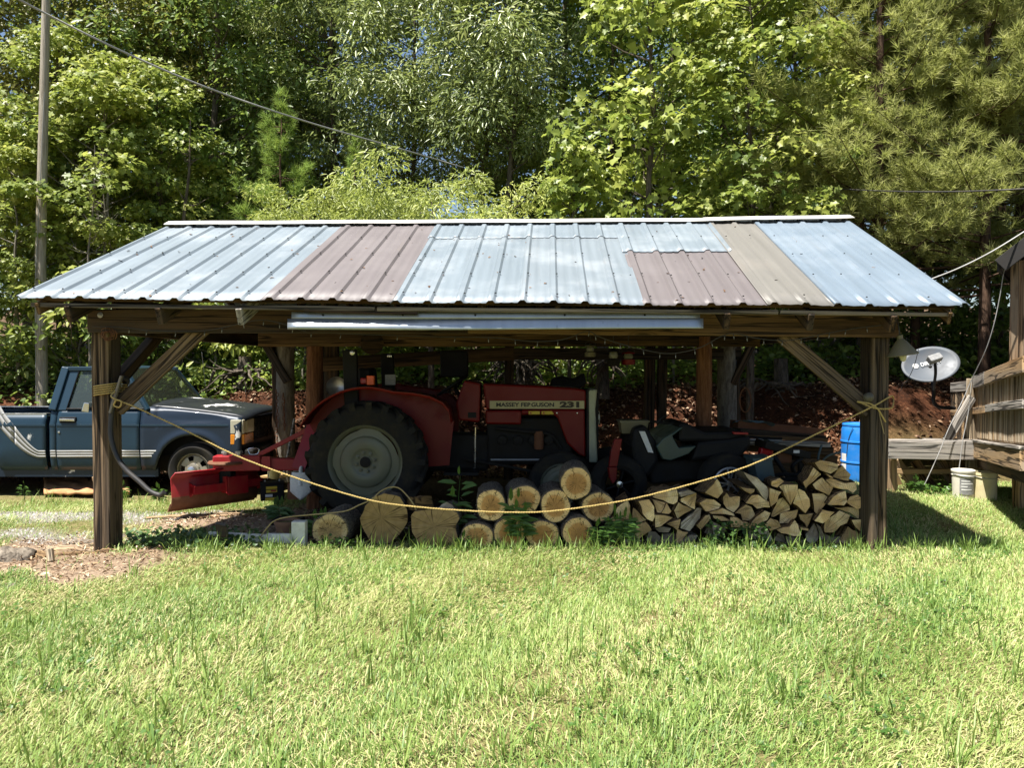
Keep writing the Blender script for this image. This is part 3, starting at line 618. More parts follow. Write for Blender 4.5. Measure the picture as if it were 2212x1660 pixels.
for i in range(7): sheet(i/7-0.002, (i+1)/7, 0, 1, 'galvanised', 0.003*(i % 2), back=True)
# ridge cap: two lengths
def cap(u0, u1, lift, dz0, dz1):
    b = MB(); n = 24; prof = [(-1, 0.105, -0.048), (-1, 0.100, -0.040), (0, 0, 0.012), (1, 0.10, -0.040)]
    for i in range(n+1):
        u = u0+(u1-u0)*i/n; p = RL.lerp(RR, max(-0.004, min(1.002, u))); dz = dz0+(dz1-dz0)*i/n + 0.002*math.sin(u*31)
        for s_, d, h in prof: b.v.append(Vector((p.x, p.y+s_*d*1.15, p.z+0.088+lift+h+dz)))
    for i in range(n):
        for j in range(3): a = i*4+j; b.f.append((a, a+4, a+5, a+1)); b.m.append(0)
    o = b.build('ridge_cap', 'ridge cream', shed, smooth=30, fix=False); md = o.modifiers.new('gauge', 'SOLIDIFY'); md.thickness = 0.004
cap(-0.004, 0.79, 0.0, 0, 0.0); cap(0.785, 1.002, 0.006, 0.0, 0.02)
# screws with dark washers
b = MB()
for k in range(0, 31):
    for v in (0.03, 0.26, 0.5, 0.73, 0.94):
        u = min(0.997, k*RIB+0.004) ; fine = k >= 24
        if random.random() < (0.45 if fine else 0.06): continue
        p = roofpt(u, v+random.uniform(-.01, .01)); b.lathe([(0.009, 0.0), (0.008, 0.004), (0.005, 0.007), (0.0001, 0.008)], (p.x, p.y-0.005, p.z+0.072 if not fine else p.z+0.08), (0, -0.4, 1), 6)
tag(b.build('roof_screw', 'black steel', shed), kind='stuff')
# a few fallen leaves and twigs lying on the sheets
n = 130; uu = rng.random(n); vv = rng.uniform(.05, .98, n); PP = np.array([tuple(roofpt(float(a), float(c)) + Vector((0, 0, .052+ribh(float(a)/RIB, False)))) for a, c in zip(uu, vv)])
LL = rng.uniform(.02, .055, n); V, Fc, T = leaves_np(PP, rng.normal(0, .25, (n, 3))+np.array([0, -.4, 1.0]), rng.normal(0, 1, (n, 3)), LL, LL*.5, rng.random(n)*.7, 'diamond')
lv = bpy.data.objects.new('fallen_leaves', npmesh('fallen_leaves', V, Fc, T, 'litter')); link(lv); tag(lv, 'small brown leaves lying on the metal roof', kind='stuff')
# purlins, rafters, ridge board, fascia strip
for v in (0.03, 0.26, 0.5, 0.73, 0.94):
    for back in (False, True):
        a, c = roofpt(0.01, v, back), roofpt(0.99, v, back); a.z -= 0.005; c.z -= 0.005
        timber('purlin', a, c, 0.09, 0.036, 'brown timber', shed)
for px in (152, 347, 520, 690, 865, 1035, 1205, 1375, 1568, 1748, 1925):
    Xr = at(px, 680, 6.12).x; u = (Xr-EL.x)/(ER.x-EL.x)
    a = roofpt(u, 0.985 if px < 600 or px > 1500 else 0.93); r0 = roofpt(u, 0.01); c = roofpt(u, 0.985, True); dz = Vector((0, 0, -0.10))
    timber('rafter', r0+dz, a+dz, 0.05, 0.14, 'dark timber' if px != 520 else 'grey plank', shed); timber('rafter', r0+dz, c+dz, 0.05, 0.14, 'dark timber', shed)
timber('ridge_board', roofpt(0.01, 0)+Vector((0, 0, -.13)), roofpt(0.99, 0)+Vector((0, 0, -.13)), 0.036, 0.18, 'dark timber', shed)
fz = Vector((0, 0.045, -0.005))
for u0, u1, dz, mt in ((0.012, 0.375, 0.0, 'fascia wood'), (0.30, 0.42, -0.022, 'dark timber'), (0.377, 0.80, 0.0, 'fascia wood'), (0.802, 0.985, 0.0, 'fascia wood')):
    a, c = roofpt(u0, 1)+fz, roofpt(u1, 1)+fz; a.z += dz; c.z += dz
    timber('fascia_strip', a, c, 0.03 if dz == 0 else 0.024, 0.034 if dz == 0 else 0.034, mt, shed, warp=0.006)
# beams
timber('front_beam', at(195, 694, 6.47), at(1010, 697, 6.47), 0.10, 0.20, 'dark timber', shed, warp=0.008)
timber('front_beam', at(1011, 697, 6.47), at(1936, 706, 6.47), 0.10, 0.19, 'brown timber', shed, warp=0.008)
timber('tie_beam', at(560, 733, 8.62), at(1640, 733, 8.62), 0.10, 0.17, 'brown timber', shed, warp=0.01)
timber('tie_beam', at(690, 788, 10.55), at(1110, 764, 10.55), 0.09, 0.19, 'brown timber', shed)
timber('tie_beam', at(1108, 765, 10.55), at(1600, 765, 10.55), 0.09, 0.16, 'dark timber', shed)
timber('back_beam', (-3.5, 10.68, 1.98), (3.5, 10.68, 1.98), 0.10, 0.16, 'dark timber', shed)
for px, lo in ((231, 0), (1895, 0)):      # side plates and cross ties
    X0 = at(px, 700, 6.5).x; timber('side_plate', (X0, 6.6, 1.98), (X0*0.985, 10.7, 1.98), 0.10, 0.17, 'dark timber', shed)
    timber('cross_tie', (X0, 6.62, 2.17), (X0, 10.6, 2.17), 0.05, 0.14, 'dark timber', shed)
for u in (0.02, 0.98):   # barge rafters under the rakes
    a = roofpt(u, 0.99); r0 = roofpt(u, 0.01); c = roofpt(u, 0.99, True); dz = Vector((0, 0, -0.05))
    timber('barge_board', r0+dz, a+dz, 0.03, 0.10, 'brown timber', shed); timber('barge_board', r0+dz, c+dz, 0.03, 0.10, 'dark timber', shed)
# posts
def post2(px0, px1, pxm, D, pybase, pytop, mats, back):
    """a front post of two timbers set side by side"""
    z1 = at(0, pytop, D).z
    for a, c, dy, mt in ((px0, pxm-0.6, 0, mats[0]), (pxm+0.6, px1, 0.012, mats[1])):
        x0, x1 = at(a, 900, D).x, at(c, 900, D).x
        timber('post', ((x0+x1)/2, D+dy+back/2, -0.05), ((x0+x1)/2, D+dy+back/2, z1), x1-x0, back, mt, shed, up=(0, -1, 0), bevel=0.012, warp=0.012)
x0, x1 = at(198, 900, 6.5).x, at(234, 900, 6.5).x
timber('post', ((x0+x1)/2, 6.615, -0.05), ((x0+x1)/2, 6.615, at(0, 718, 6.5).z), x1-x0, 0.23, 'post timber', shed, up=(0, -1, 0), bevel=0.012, warp=0.014)
post2(1881, 1922, 1900, 6.5, 1180, 728, ('post timber', 'post timber'), 0.215)
roundpost('post', at(616, 1040, 10.6), at(616, 727, 10.6), 0.13, 'pale bark', shed)
roundpost('post', (at(680, 900, 8.62).x, 8.62, -.05), at(679, 749, 8.62), 0.095, 'cedar', shed)
roundpost('post', (at(1521, 900, 8.62).x, 8.62, -.05), at(1521, 728, 8.62), 0.088, 'cedar', shed)
roundpost('post', at(1571, 1040, 10.6), at(1571, 722, 10.6), 0.135, 'pale bark', shed)
for px, w in ((713, .22), (1098, .13), (1400, .14), (1427, .12)):
    p = at(px, 1040, 10.66); timber('post', (p.x, 10.66, -0.03), (p.x+0.02, 10.66, 2.02), w, 0.13, 'dark timber', shed, up=(0, -1, 0), warp=0.01)
for sx in (-3.32, 3.15):
    timber('post', (sx, 10.66, -0.03), (sx, 10.66, 2.02), .15, .15, 'dark timber', shed, up=(0, -1, 0), warp=0.01)
# knee braces
timber('knee_brace', at(252, 884, 6.53), at(440, 708, 6.53), 0.06, 0.135, 'post timber', shed, up=(0, 0, 1), warp=0.01)
timber('knee_brace', at(1878, 888, 6.55), at(1686, 722, 6.55), 0.06, 0.135, 'post timber', shed, up=(0, 0, 1), warp=0.01)
timber('knee_brace', at(258, 820, 6.75), (at(258, 820, 6.75).x, 7.5, 1.93), 0.09, 0.10, 'dark timber', shed)
timber('knee_brace', at(622, 826, 10.5), at(562, 722, 10.5), 0.09, 0.11, 'dark timber', shed)
timber('knee_brace', at(1582, 830, 10.5), at(1632, 728, 10.5), 0.09, 0.11, 'dark timber', shed)
timber('knee_brace', at(735, 852, 10.5), at(790, 812, 10.5), 0.05, 0.13, 'tan plank', shed)
timber('knee_brace', at(640, 722, 10.4), (at(640, 722, 10.4).x, 9.5, 2.05), 0.08, 0.10, 'dark timber', shed)
for k, px in enumerate((1035, 1150, 1215)):   # short struts seen against the woods under the back eave
    timber('strut', at(px, 752, 10.6), at(px-12, 722, 10.6), 0.05, 0.06, 'dark timber', shed)
# bolts on the beam
for px, py in ((217, 681), (1902, 690)):
    b = MB(); b.lathe([(0.024, 0), (0.024, 0.006), (0.012, 0.008), (0.012, 0.016), (0.0001, 0.017)], at(px, py, 6.418), (0, -1, 0), 14); b.build('bolt', 'steel', shed, smooth=40)
# metal flashing hung along the beam, its lower lip bent outward
def fl(px, pts):   # strip across the beam at px: list of (py, Y)
    return [at(px, py, Y) for py, Y in pts]
for px0, px1, nm in ((630, 1512, 'flashing'),):
    b = MB(); b.grid(lambda u, v: at(px0+(px1-px0)*u, 674.5+u*0.5+(16-u*2)*v, 6.15-0.01*v+0.004*math.sin(u*19)), 30, 3)
    o = b.build('flashing', 'bare steel', shed, smooth=30, fix=False); md = o.modifiers.new('g', 'SOLIDIFY'); md.thickness = 0.003
b = MB()
def lip(u, v):
    px = 621+(1519-621)*u; curl = max(0, 1-u*1.9)
    Y = 6.135-(0.028+0.055*curl)*math.sin(v*1.6) + (0.03*curl*v*v); py = 689.5 + 22*v + 1.5*math.sin(u*5) + curl*1.2*math.sin(v*3.1)
    return at(px, py, Y)
b.grid(lip, 40, 8); o = b.build('drip_lip', 'bare steel', shed, smooth=60, fix=False); md = o.modifiers.new('g', 'SOLIDIFY'); md.thickness = 0.003
for px in (946, 1180, 1392, 1654, 1888):
    b = MB(); b.lathe([(0.009, 0), (0.009, 0.004), (0.0001, 0.006)], at(px/1.35578, 681, 6.142), (0, -1, 0), 8); b.build('flashing_screw', 'black steel', shed)

# ------------------------------------------------------------------ things hung on the shed
def cable(name, pts, r, mat, label, cat, sm=8, n=6, group=None):
    b = MB(); b.tube(smooth_path(pts, sm), r, n); o = b.build(name, mat, smooth=60); return tag(o, label, cat, group)
sl_ = [(198, 706, 6.40), (270, 708, 6.40), (330, 715, 6.40), (430, 716, 6.40), (490, 706, 6.38), (560, 692, 6.36), (612, 700, 6.34), (660, 716, 6.42), (760, 722, 6.52), (960, 728, 6.5), (1070, 730, 6.46), (1150, 738, 6.44), (1215, 734, 6.4),
       (1268, 716, 6.38), (1290, 726, 6.4), (1330, 740, 6.46), (1400, 758, 6.46), (1450, 764, 6.46), (1510, 752, 6.42), (1560, 726, 6.38), (1590, 722, 6.38), (1640, 732, 6.4), (1700, 736, 6.4), (1760, 726, 6.39), (1800, 718, 6.39), (1860, 708, 6.39), (1935, 700, 6.38)]
path = smooth_path([at(*p) for p in sl_], 6)
lights = thing('string_lights', 'dark cord of tiny string lights draped along the front beam', 'string lights', path[0])
MB().tube(path, 0.004, 5).build('cord', 'dark wire', lights)
for k in range(3, len(path)-1, 4):
    p = path[k]; b = MB(); q = p+Vector((random.uniform(-.012, .012), 0, -0.045)); b.tube([p, p.lerp(q, .5)], 0.0045, 5); b.build('socket', 'dark wire', lights)
    b = MB(); b.tube([p.lerp(q, .5), q], [0.0042, 0.002], 5); b.build('bulb', 'wire grey', lights)
def lantern(px, py0, py1, Y, mat, label, w):
    top, bot = at(px, py0, Y), at(px, py1, Y); h = (top-bot).z
    t = thing('lantern', label, 'lantern', bot, 'lanterns hung from the tie beam')
    prof = [(0.01, 0), (w*.95, 0.005), (w, h*0.30), (w*0.5, h*0.36)]
    MB().lathe(prof, bot, (0, 0, 1), 14).build('base', mat, t, smooth=40)
    MB().lathe([(w*0.55, h*0.36), (w*0.72, h*0.48), (w*0.55, h*0.66)], bot, (0, 0, 1), 14).build('globe', 'jar glass', t, smooth=50)
    MB().lathe([(w*0.95, h*0.66), (w*0.9, h*0.72), (w*0.35, h*0.78), (0.008, h*0.83)], bot, (0, 0, 1), 14).build('cap', mat, t, smooth=40)
    MB().tube(smooth_path([bot+Vector((-w*.9, 0, h*.66)), bot+Vector((-w*.8, 0, h*.9)), bot+Vector((0, 0, h*1.05)), bot+Vector((w*.8, 0, h*.9)), bot+Vector((w*.9, 0, h*.66))]), 0.003, 5).build('bail', 'dark wire', t)
    MB().tube([bot+Vector((0, 0, h*1.05)), Vector((bot.x, Y, 2.0))], 0.004, 5).build('hanger', 'dark wire', t)
lantern(1275, 738, 772, 8.45, 'lamp enamel', 'smallest of three lanterns hung under the tie beam', 0.065)
lantern(1325, 745, 792, 8.40, 'engine grey', 'grey lantern hung between the small and the red one', 0.075)
lantern(1357, 752, 789, 8.45, 'tractor red', 'red lantern hung under the tie beam', 0.08)
# pendant lamp on the end of the beam
lp = at(1950, 768, 6.3); t = thing('pendant_lamp', 'olive enamel cone lamp hanging off the beam end', 'lamp', lp)
R = Matrix.Rotation(math.radians(-9), 4, 'Y'); ax = R @ Vector((0, 0, 1))
MB().lathe([(0.122, 0), (0.124, 0.006), (0.10, 0.035), (0.045, 0.115), (0.022, 0.14), (0.022, 0.17), (0.0001, 0.175)], lp, ax, 28).build('shade', 'lamp enamel', t, smooth=40)
MB().lathe([(0.0001, -0.055), (0.02, -0.045), (0.03, -0.01), (0.02, 0.04), (0.012, 0.07)], lp, ax, 12).build('bulb', 'lamp glass', t, smooth=60)
MB().tube(smooth_path([lp+ax*0.17, lp+ax*0.24, at(1936, 690, 6.36)]), 0.005, 6).build('cord', 'dark wire', t)
# round wooden disc on the tie beam, nest-like wreath on the post, ball on the post
b = MB(); c = at(803, 741, 8.50); b.lathe([(0.0001, 0), (0.09, 0), (0.132, 0.008), (0.132, 0.03), (0.0001, 0.032)], c, (0, 1, 0), 28)
tag(b.build('wooden_disc', 'brown timber', smooth=35), 'round wooden disc hung on the tie beam above the tractor', 'disc')
b = MB(); c = at(235, 723, 6.40)
for k in range(46):
    q = random.random()*6.28; r1 = random.uniform(.02, .062); d = Vector((math.cos(q)*r1*1.1, random.uniform(-.03, .01), math.sin(q)*r1*.8)); e = Vector((-math.sin(q), random.uniform(-.3, .3), math.cos(q)))*random.uniform(.03, .06)
    b.tube([c+d-e*.5, c+d*1.1, c+d+e*.5], 0.0028, 4)
nst = b.build('twig_nest', 'cedar'); tag(nst, 'small reddish twig nest stuck under the beam on the post', 'nest')
b = MB(); c = at(1876, 859, 6.46); b.lathe([(0.0001, -.04), (.026, -.034), (.042, -.01), (.044, .008), (.03, .032), (.0001, .044)], c, (0, -1, 0.1), 16)
tag(b.build('round_knob', 'knob', smooth=60), 'dull round knob fixed to the post above the rope', 'knob')
# rope across the front, wound on both posts
rp = [(262, 868), (300, 884), (400, 928), (516, 988), (660, 1041), (799, 1080), (900, 1096), (1007, 1104), (1090, 1107), (1172, 1105), (1256, 1096), (1365, 1079), (1490, 1048), (1622, 1005), (1750, 946), (1878, 882)]
rope = thing('rope', 'yellow rope sagging across the shed front between the two posts', 'rope', at(262, 868, 6.36))
strands(smooth_path([at(px, py, 6.40-0.1*math.sin(math.pi*i/(len(rp)-1))) + Vector((0, 0, random.gauss(0, .003))) for i, (px, py) in enumerate(rp)], 3), 0.0068).build('span', 'rope yellow', rope, smooth=60)
def coil(xc, yc, rx, ry, z, n, pitch, tilt=0.0):
    pts = []
    for k in range(n*20+1):
        q = 2*math.pi*k/20; ca, sa = math.cos(q), math.sin(q); s_ = (abs(ca)**0.55)*(1 if ca > 0 else -1); t_ = (abs(sa)**0.55)*(1 if sa > 0 else -1)
        pts.append(Vector((xc+rx*s_, yc+ry*t_, z+pitch*q/6.283+tilt*s_)))
    return pts
pL = at(229, 845, 6.5)
MB().tube(coil(pL.x-.02, 6.615, 0.10, 0.145, pL.z-.04, 5, 0.019, 0.012), 0.0068, 8).build('winding', 'rope yellow', rope, smooth=60)
MB().tube(smooth_path([at(248, 846, 6.42), at(240, 856, 6.38), at(249, 863, 6.37), at(262, 868, 6.37), at(258, 880, 6.37), at(246, 876, 6.37), at(250, 866, 6.36)]), 0.0068, 8).build('knot', 'rope yellow', rope, smooth=60)
kn = [(1878, 882, 6.40), (1893, 875, 6.43), (1910, 865, 6.46), (1926, 856, 6.52), (1930, 862, 6.6), (1930, 872, 6.55), (1926, 882, 6.45), (1905, 884, 6.42), (1885, 881, 6.41), (1866, 873, 6.43), (1852, 868, 6.5)]
strands([at(*p) for p in kn], 0.0068).build('knot', 'rope yellow', rope, smooth=60)
MB().tube(smooth_path([at(1852, 868, 6.46), at(1880, 873, 6.42), at(1896, 884, 6.41), (at(1906, 900, 6.43)), at(1913, 912, 6.45)]), 0.0068, 8).build('tail', 'rope yellow', rope, smooth=60)
MB().tube(smooth_path([at(1898, 885, 6.45), at(1902, 905, 6.45), at(1908, 930, 6.46), at(1910, 938, 6.46)]), 0.004, 6).build('twine', 'cord tan', rope)
cable('cord', [at(560, 1164, 6.75), at(578, 1140, 6.7), at(591, 1127, 6.7), (at(619, 1118, 6.68)), at(680, 1112, 6.66), at(744, 1105, 6.66), at(775, 1092, 6.64), at(803, 1079, 6.64), at(822, 1062, 6.68), at(844, 1053, 6.72), at(866, 1058, 6.72), at(893, 1090, 6.72), at(905, 1120, 6.78)], 0.006, 'cord tan',
      'thin tan cord looped over the big split log', 'cord')
cable('hose', [at(262, 850, 6.76), at(270, 835, 6.72), at(275, 822, 6.7), at(266, 818, 6.66), at(255, 830, 6.60), at(246, 862, 6.49), at(240, 905, 6.46), at(240, 945, 6.44), at(252, 985, 6.42), at(272, 1015, 6.40), at(300, 1040, 6.38), at(325, 1062, 6.36), at(345, 1070, 6.35), at(355, 1064, 6.34)], 0.0215, 'hose black',
      'black rubber hose hooked on the corner post and curling away', 'hose', n=10)
timber_b = timber('paddle', at(238, 893, 6.44), at(263, 812, 6.44), 0.02, 0.035, 'grey plank', None); tag(timber_b, 'weathered flat stick tucked under the rope on the post', 'stick')

# ------------------------------------------------------------------ trees: a trunk with limbs and a crown of leaf-sized faces in clumps
def rndn(n): return rng.normal(0, 1, (n, 3))
def make_tree(kind, h, z0, r, nc, cr, per, leaf, L, asp, shape, trunk_r, barkm, profile='dome', droop=0.0, upb=0.9, lean=(0, 0), limbs=40, up_tint=0.25, flat=0.6):
    """local meshes (trunk, crown), the foot of the trunk at the origin"""
    tb = MB(); k = 9; wob = [Vector((random.uniform(-.12, .12)*i/k+lean[0]*i/k, random.uniform(-.12, .12)*i/k+lean[1]*i/k, 0)) for i in range(k+1)]
    hz = h*0.97; spine = [Vector((0, 0, -0.3)) if i == 0 else Vector((wob[i].x, wob[i].y, hz*i/k)) for i in range(k+1)]
    tb.tube(smooth_path(spine, 3), [trunk_r*(1.25 if i == 0 else 1)*(1-0.93*(i/(3*k))**0.9) for i in range(3*k+1)], 8)
    def sp(z): t = max(0, min(1, z/hz))*k; i = min(k-1, int(t)); return spine[i].lerp(spine[i+1], t-i)
    C = []; 
    for i in range(nc):
        for _ in range(30):
            t = random.random(); z = z0+(h-z0)*t
            if profile == 'dome': rr = r*math.sin(math.pi*(0.12+0.88*t))**0.55*(1 if t < 0.6 else 1)
            elif profile == 'cone': rr = r*(1-t)**0.8+0.12
            elif profile == 'flat': rr = r*(0.55+0.45*t)
            else: rr = r*(0.85 if t < .75 else 0.85*(1-(t-.75)*3.2))
            q = random.random()*6.283; rad = rr*math.sqrt(random.uniform(0.12, 1)); c = sp(z)+Vector((math.cos(q)*rad, math.sin(q)*rad, 0)); c.z = z - droop*rad*0.3
            if all((c-d).length > cr*0.62 for d in C): break
        C.append(c)
    for c in C[:limbs]:
        out = math.hypot(c.x-sp(c.z).x, c.y-sp(c.z).y); s0 = sp(max(z0*0.75, c.z-0.35*out-0.25)); mid = s0.lerp(c, .5)+Vector((0, 0, -0.06*out)) + Vector((random.uniform(-.1, .1),)*3)
        tb.tube([s0, mid, c], [max(0.010, trunk_r*0.22), max(.007, trunk_r*0.13), 0.005], 5, cap=False)
    trunk = tb.build('trunk', barkm, None, origin=(0, 0, 0), smooth=60, fix=False); tm = trunk.data; bpy.data.objects.remove(trunk)
    C = np.array([tuple(c) for c in C]); idx = np.repeat(np.arange(len(C)), per); n = len(idx)
    cs = cr*rng.uniform(0.75, 1.25, len(C)); gq = rndn(n); gq /= np.linalg.norm(gq, axis=1, keepdims=True); rad = rng.uniform(0.15, 1, n)**0.5
    P = C[idx] + gq*(cs[idx]*rad)[:, None]*np.array([1, 1, flat])
    P[:, 2] -= droop*0.5*(np.hypot(gq[:, 0], gq[:, 1])*cs[idx]*rad)
    N = rndn(n)*0.62+np.array([0, -0.62, upb*0.9]) + gq*0.35     # leaves at the edge of the woods turn to the open side
    D = gq + rndn(n)*0.5 + np.array([0, 0, -droop*1.2]); Ln = L*rng.uniform(0.65, 1.25, n)
    tc = rng.normal(0, 0.13, len(C))
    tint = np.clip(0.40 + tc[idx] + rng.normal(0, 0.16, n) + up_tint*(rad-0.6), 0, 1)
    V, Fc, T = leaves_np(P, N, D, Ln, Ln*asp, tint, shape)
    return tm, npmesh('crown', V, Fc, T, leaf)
def make_pine(h, z0, r, trunk_r, leaf, nt, L=0.13, w=0.011, nn=22, profile='col', barkm='pine bark', whorls=None):
    tb = MB(); k = 8; spine = [Vector((random.uniform(-.05, .05)*i/k, random.uniform(-.05, .05)*i/k, h*i/k - (0.3 if i == 0 else 0))) for i in range(k+1)]
    tb.tube(smooth_path(spine, 2), [trunk_r*(1-0.93*i/(2*k)) for i in range(2*k+1)], 8)
    P = []; D = []; nb = int((h-z0)/0.5)*6
    for i in range(nb):
        t = (i+random.random())/nb; z = z0+(h-z0)*t
        rr = r*((1-t)**0.75 if profile == 'cone' else (0.8+0.3*math.sin(t*9+random.random()))*(1 if t < 0.7 else (1-(t-.7)*2.2)))*random.uniform(0.55, 1.1)
        q = random.random()*6.283; d = Vector((math.cos(q), math.sin(q), 0)); a = Vector((0, 0, z)); e = a+d*rr+Vector((0, 0, rr*random.uniform(0.0, 0.35))); mid = a.lerp(e, .5)+Vector((0, 0, -rr*.06))
        tb.tube([a, mid, e], [max(.008, trunk_r*.2*(1-t)), .010, .005], 4, cap=False)
        for j in range(max(3, int(nt*rr/(nb*r*0.75)))):
            s_ = random.uniform(0.28, 1.0)**0.8; p = a.lerp(mid, s_*2) if s_ < .5 else mid.lerp(e, s_*2-1)
            side = Vector((-d.y, d.x, 0))*random.choice((-1, 1))*random.uniform(0, .42)*rr*(1.12-s_); off = side+Vector((random.gauss(0, .05), random.gauss(0, .05), random.gauss(.03, .05)+abs(random.gauss(0, .05))))
            dd = (d*0.6+side*1.2+Vector((random.gauss(0, .3), random.gauss(0, .3), .65))).normalized()
            P.append(p+off); D.append(dd)
    trunk = tb.build('trunk', barkm, None, origin=(0, 0, 0), smooth=60, fix=False); tm = trunk.data; bpy.data.objects.remove(trunk)
    P = np.array([tuple(p) for p in P]); D = np.array([tuple(p) for p in D]); m_ = len(P); idx = np.repeat(np.arange(m_), nn); n = len(idx)
    d = D[idx]*0.75+rndn(n)*0.55; d /= np.linalg.norm(d, axis=1, keepdims=True); s_ = np.cross(d, rndn(n)); s_ /= np.linalg.norm(s_, axis=1, keepdims=True)+1e-9
    b0 = P[idx]+D[idx]*(rng.uniform(-.06, .05, n))[:, None]; Ln = L*rng.uniform(0.7, 1.2, n); ww = w*rng.uniform(.7, 1.2, n)
    V = np.stack([b0-s_*ww[:, None]*.5, b0+s_*ww[:, None]*.5, b0+d*Ln[:, None]], 1).reshape(-1, 3); Fc = np.arange(n*3).reshape(-1, 3)
    tint = np.clip(0.38+rng.normal(0, .12, m_)[idx]+rng.normal(0, .13, n), 0, 1)
    return tm, npmesh('crown', V, Fc, tint, leaf)
KT = {}
KT['oakA'] = make_tree('oak', 12, 2.6, 2.7, 120, 0.70, 135, 'leaf oak', .17, .5, 'diamond', .17, 'tree bark')
KT['oakB'] = make_tree('oak', 12, 3.2, 2.4, 105, 0.72, 140, 'leaf oak', .16, .5, 'diamond', .14, 'tree bark', lean=(.5, .2))
KT['olive'] = make_tree('olive', 11, 2.0, 2.2, 105, 0.64, 165, 'leaf olive', .125, .5, 'diamond', .13, 'tree bark')
KT['willowA'] = make_tree('willow', 11, 3.4, 2.3, 120, 0.60, 170, 'leaf willow', .155, .26, 'diamond', .11, 'tree bark', droop=.55)
KT['willowB'] = make_tree('willow', 11, 4.2, 1.7, 85, 0.56, 170, 'leaf willow', .15, .26, 'diamond', .085, 'tree bark', droop=.4, lean=(-.3, 0))
KT['mapleA'] = make_tree('maple', 6, 1.6, 1.45, 64, 0.42, 100, 'leaf maple', .110, 1.0, 'lobed', .06, 'pale bark', flat=.35, upb=1.3)
KT['mapleB'] = make_tree('maple', 8.5, 2.2, 1.7, 84, 0.48, 105, 'leaf maple', .122, 1.0, 'lobed', .08, 'tree bark', flat=.4, upb=1.2)
KT['tulipA'] = make_tree('tulip', 6.8, 2.3, 1.05, 40, 0.34, 34, 'leaf tulip', .170, 1.0, 'lobed', .06, 'tree bark', profile='cone', flat=.75, upb=1.0)
KT['tulipB'] = make_tree('tulip', 10, 2.6, 1.35, 54, 0.42, 36, 'leaf tulip', .178, 1.0, 'lobed', .10, 'tree bark', profile='col', flat=.8, upb=.9)
KT['mimosa'] = make_tree('mimosa', 4.9, 2.1, 2.2, 95, 0.50, 240, 'leaf mimosa', .115, .26, 'diamond', .08, 'tree bark', profile='flat', droop=.35, flat=.5)
KT['shrubA'] = make_tree('shrub', 2.0, 0.2, 1.0, 34, 0.34, 110, 'leaf oak', .105, .45, 'diamond', .03, 'tree bark', flat=.6, limbs=20)
KT['shrubB'] = make_tree('shrub', 1.8, 0.15, 1.1, 30, 0.33, 75, 'leaf maple', .12, .5, 'oval', .03, 'pale bark', flat=.5, limbs=24)
KT['pineA'] = make_pine(12, 1.7, 2.7, .11, 'needles', 5200, L=.165, w=.015, nn=26)
KT['pineB'] = make_pine(11, 1.9, 2.3, .09, 'needles', 4600, L=.165, w=.015, nn=26)
KT['pineY'] = make_pine(5.4, 0.9, 1.35, .055, 'young needles', 1700, L=.15, w=.011, profile='cone')
def plant(kind, name, px, D, label, cat='tree', group=None, s=1.0, sz=None, rz=None, dz=0.0):
    x = (px-1106)/F*D; z = float(gz(x, D))-0.05+dz
    t = thing(name, label, cat, (x, D, z), group); rz = random.uniform(-.55, .55) if rz is None else rz; mx = random.choice((-1, 1))
    t.matrix_basis = WM[t.name] = Matrix.Translation((x, D, z)) @ Matrix.Rotation(rz, 4, 'Z') @ Matrix.Diagonal((s*mx, s, sz or s, 1))
    for me, nm in zip(KT[kind], ('trunk', 'crown')):
        o = bpy.data.objects.new(nm, me); COL.objects.link(o); o.parent = t
        if nm == 'crown': o['kind'] = 'stuff'
    return t
GW = 'tall trees deep in the woods'; LW = 'tall dark broadleaf tree filling the back of the woods'
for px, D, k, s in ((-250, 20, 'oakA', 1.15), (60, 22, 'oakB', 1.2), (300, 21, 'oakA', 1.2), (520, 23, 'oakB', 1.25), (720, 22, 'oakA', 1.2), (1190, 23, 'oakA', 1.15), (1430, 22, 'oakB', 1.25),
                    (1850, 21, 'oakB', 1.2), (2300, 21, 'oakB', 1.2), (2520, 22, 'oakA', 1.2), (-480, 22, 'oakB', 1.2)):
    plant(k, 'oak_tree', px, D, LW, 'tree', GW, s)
for px, D in ((420, 28), (1560, 29)):
    plant('oakA' if px % 4 else 'oakB', 'oak_tree', px, D, LW, 'tree', GW, 1.25)
plant('olive', 'oak_tree', -40, 16.0, 'olive brown broadleaf tree beyond the foot of the utility pole', s=1.1)
plant('olive', 'oak_tree', 170, 17.0, 'tall olive tree whose crown rises behind the utility pole', s=1.12)
plant('olive', 'oak_tree', 345, 18.0, 'olive tree crossed by the long overhead cable', s=1.1)
plant('oakB', 'oak_tree', 445, 16.5, 'dark green oak above the truck cab', s=0.98)
plant('mapleA', 'maple_tree', 40, 13.6, 'low bright maple beside the utility pole', s=.80)
plant('mapleA', 'maple_tree', 235, 13.9, 'bright green maple sapling between pole and roof', s=1.0)
plant('mapleB', 'maple_tree', 350, 14.6, 'larger maple with pale leaves above the roof end', s=.74)
plant('mapleB', 'maple_tree', 130, 14.8, 'maple with a high thin crown just past the pole', s=.82)
plant('pineY', 'pine_tree', 610, 14.4, 'soft young pine above the mauve roof sheets', s=1.02)
plant('pineY', 'pine_tree', 770, 15.2, 'second young pine, half hidden by feathery foliage', s=.9)
plant('willowA', 'willow_oak_tree', 720, 17.5, 'tall drooping willow oak behind the young pine', s=1.08)
plant('willowA', 'willow_oak_tree', 565, 19.0, 'willow oak showing sky between its upper branches', s=1.12)
plant('mimosa', 'mimosa_tree', 930, 12.0, 'spreading feathery mimosa just above the ridge', s=.86)
plant('mimosa', 'mimosa_tree', 700, 12.6, 'lower feathery mimosa over the mauve sheets', s=.70)
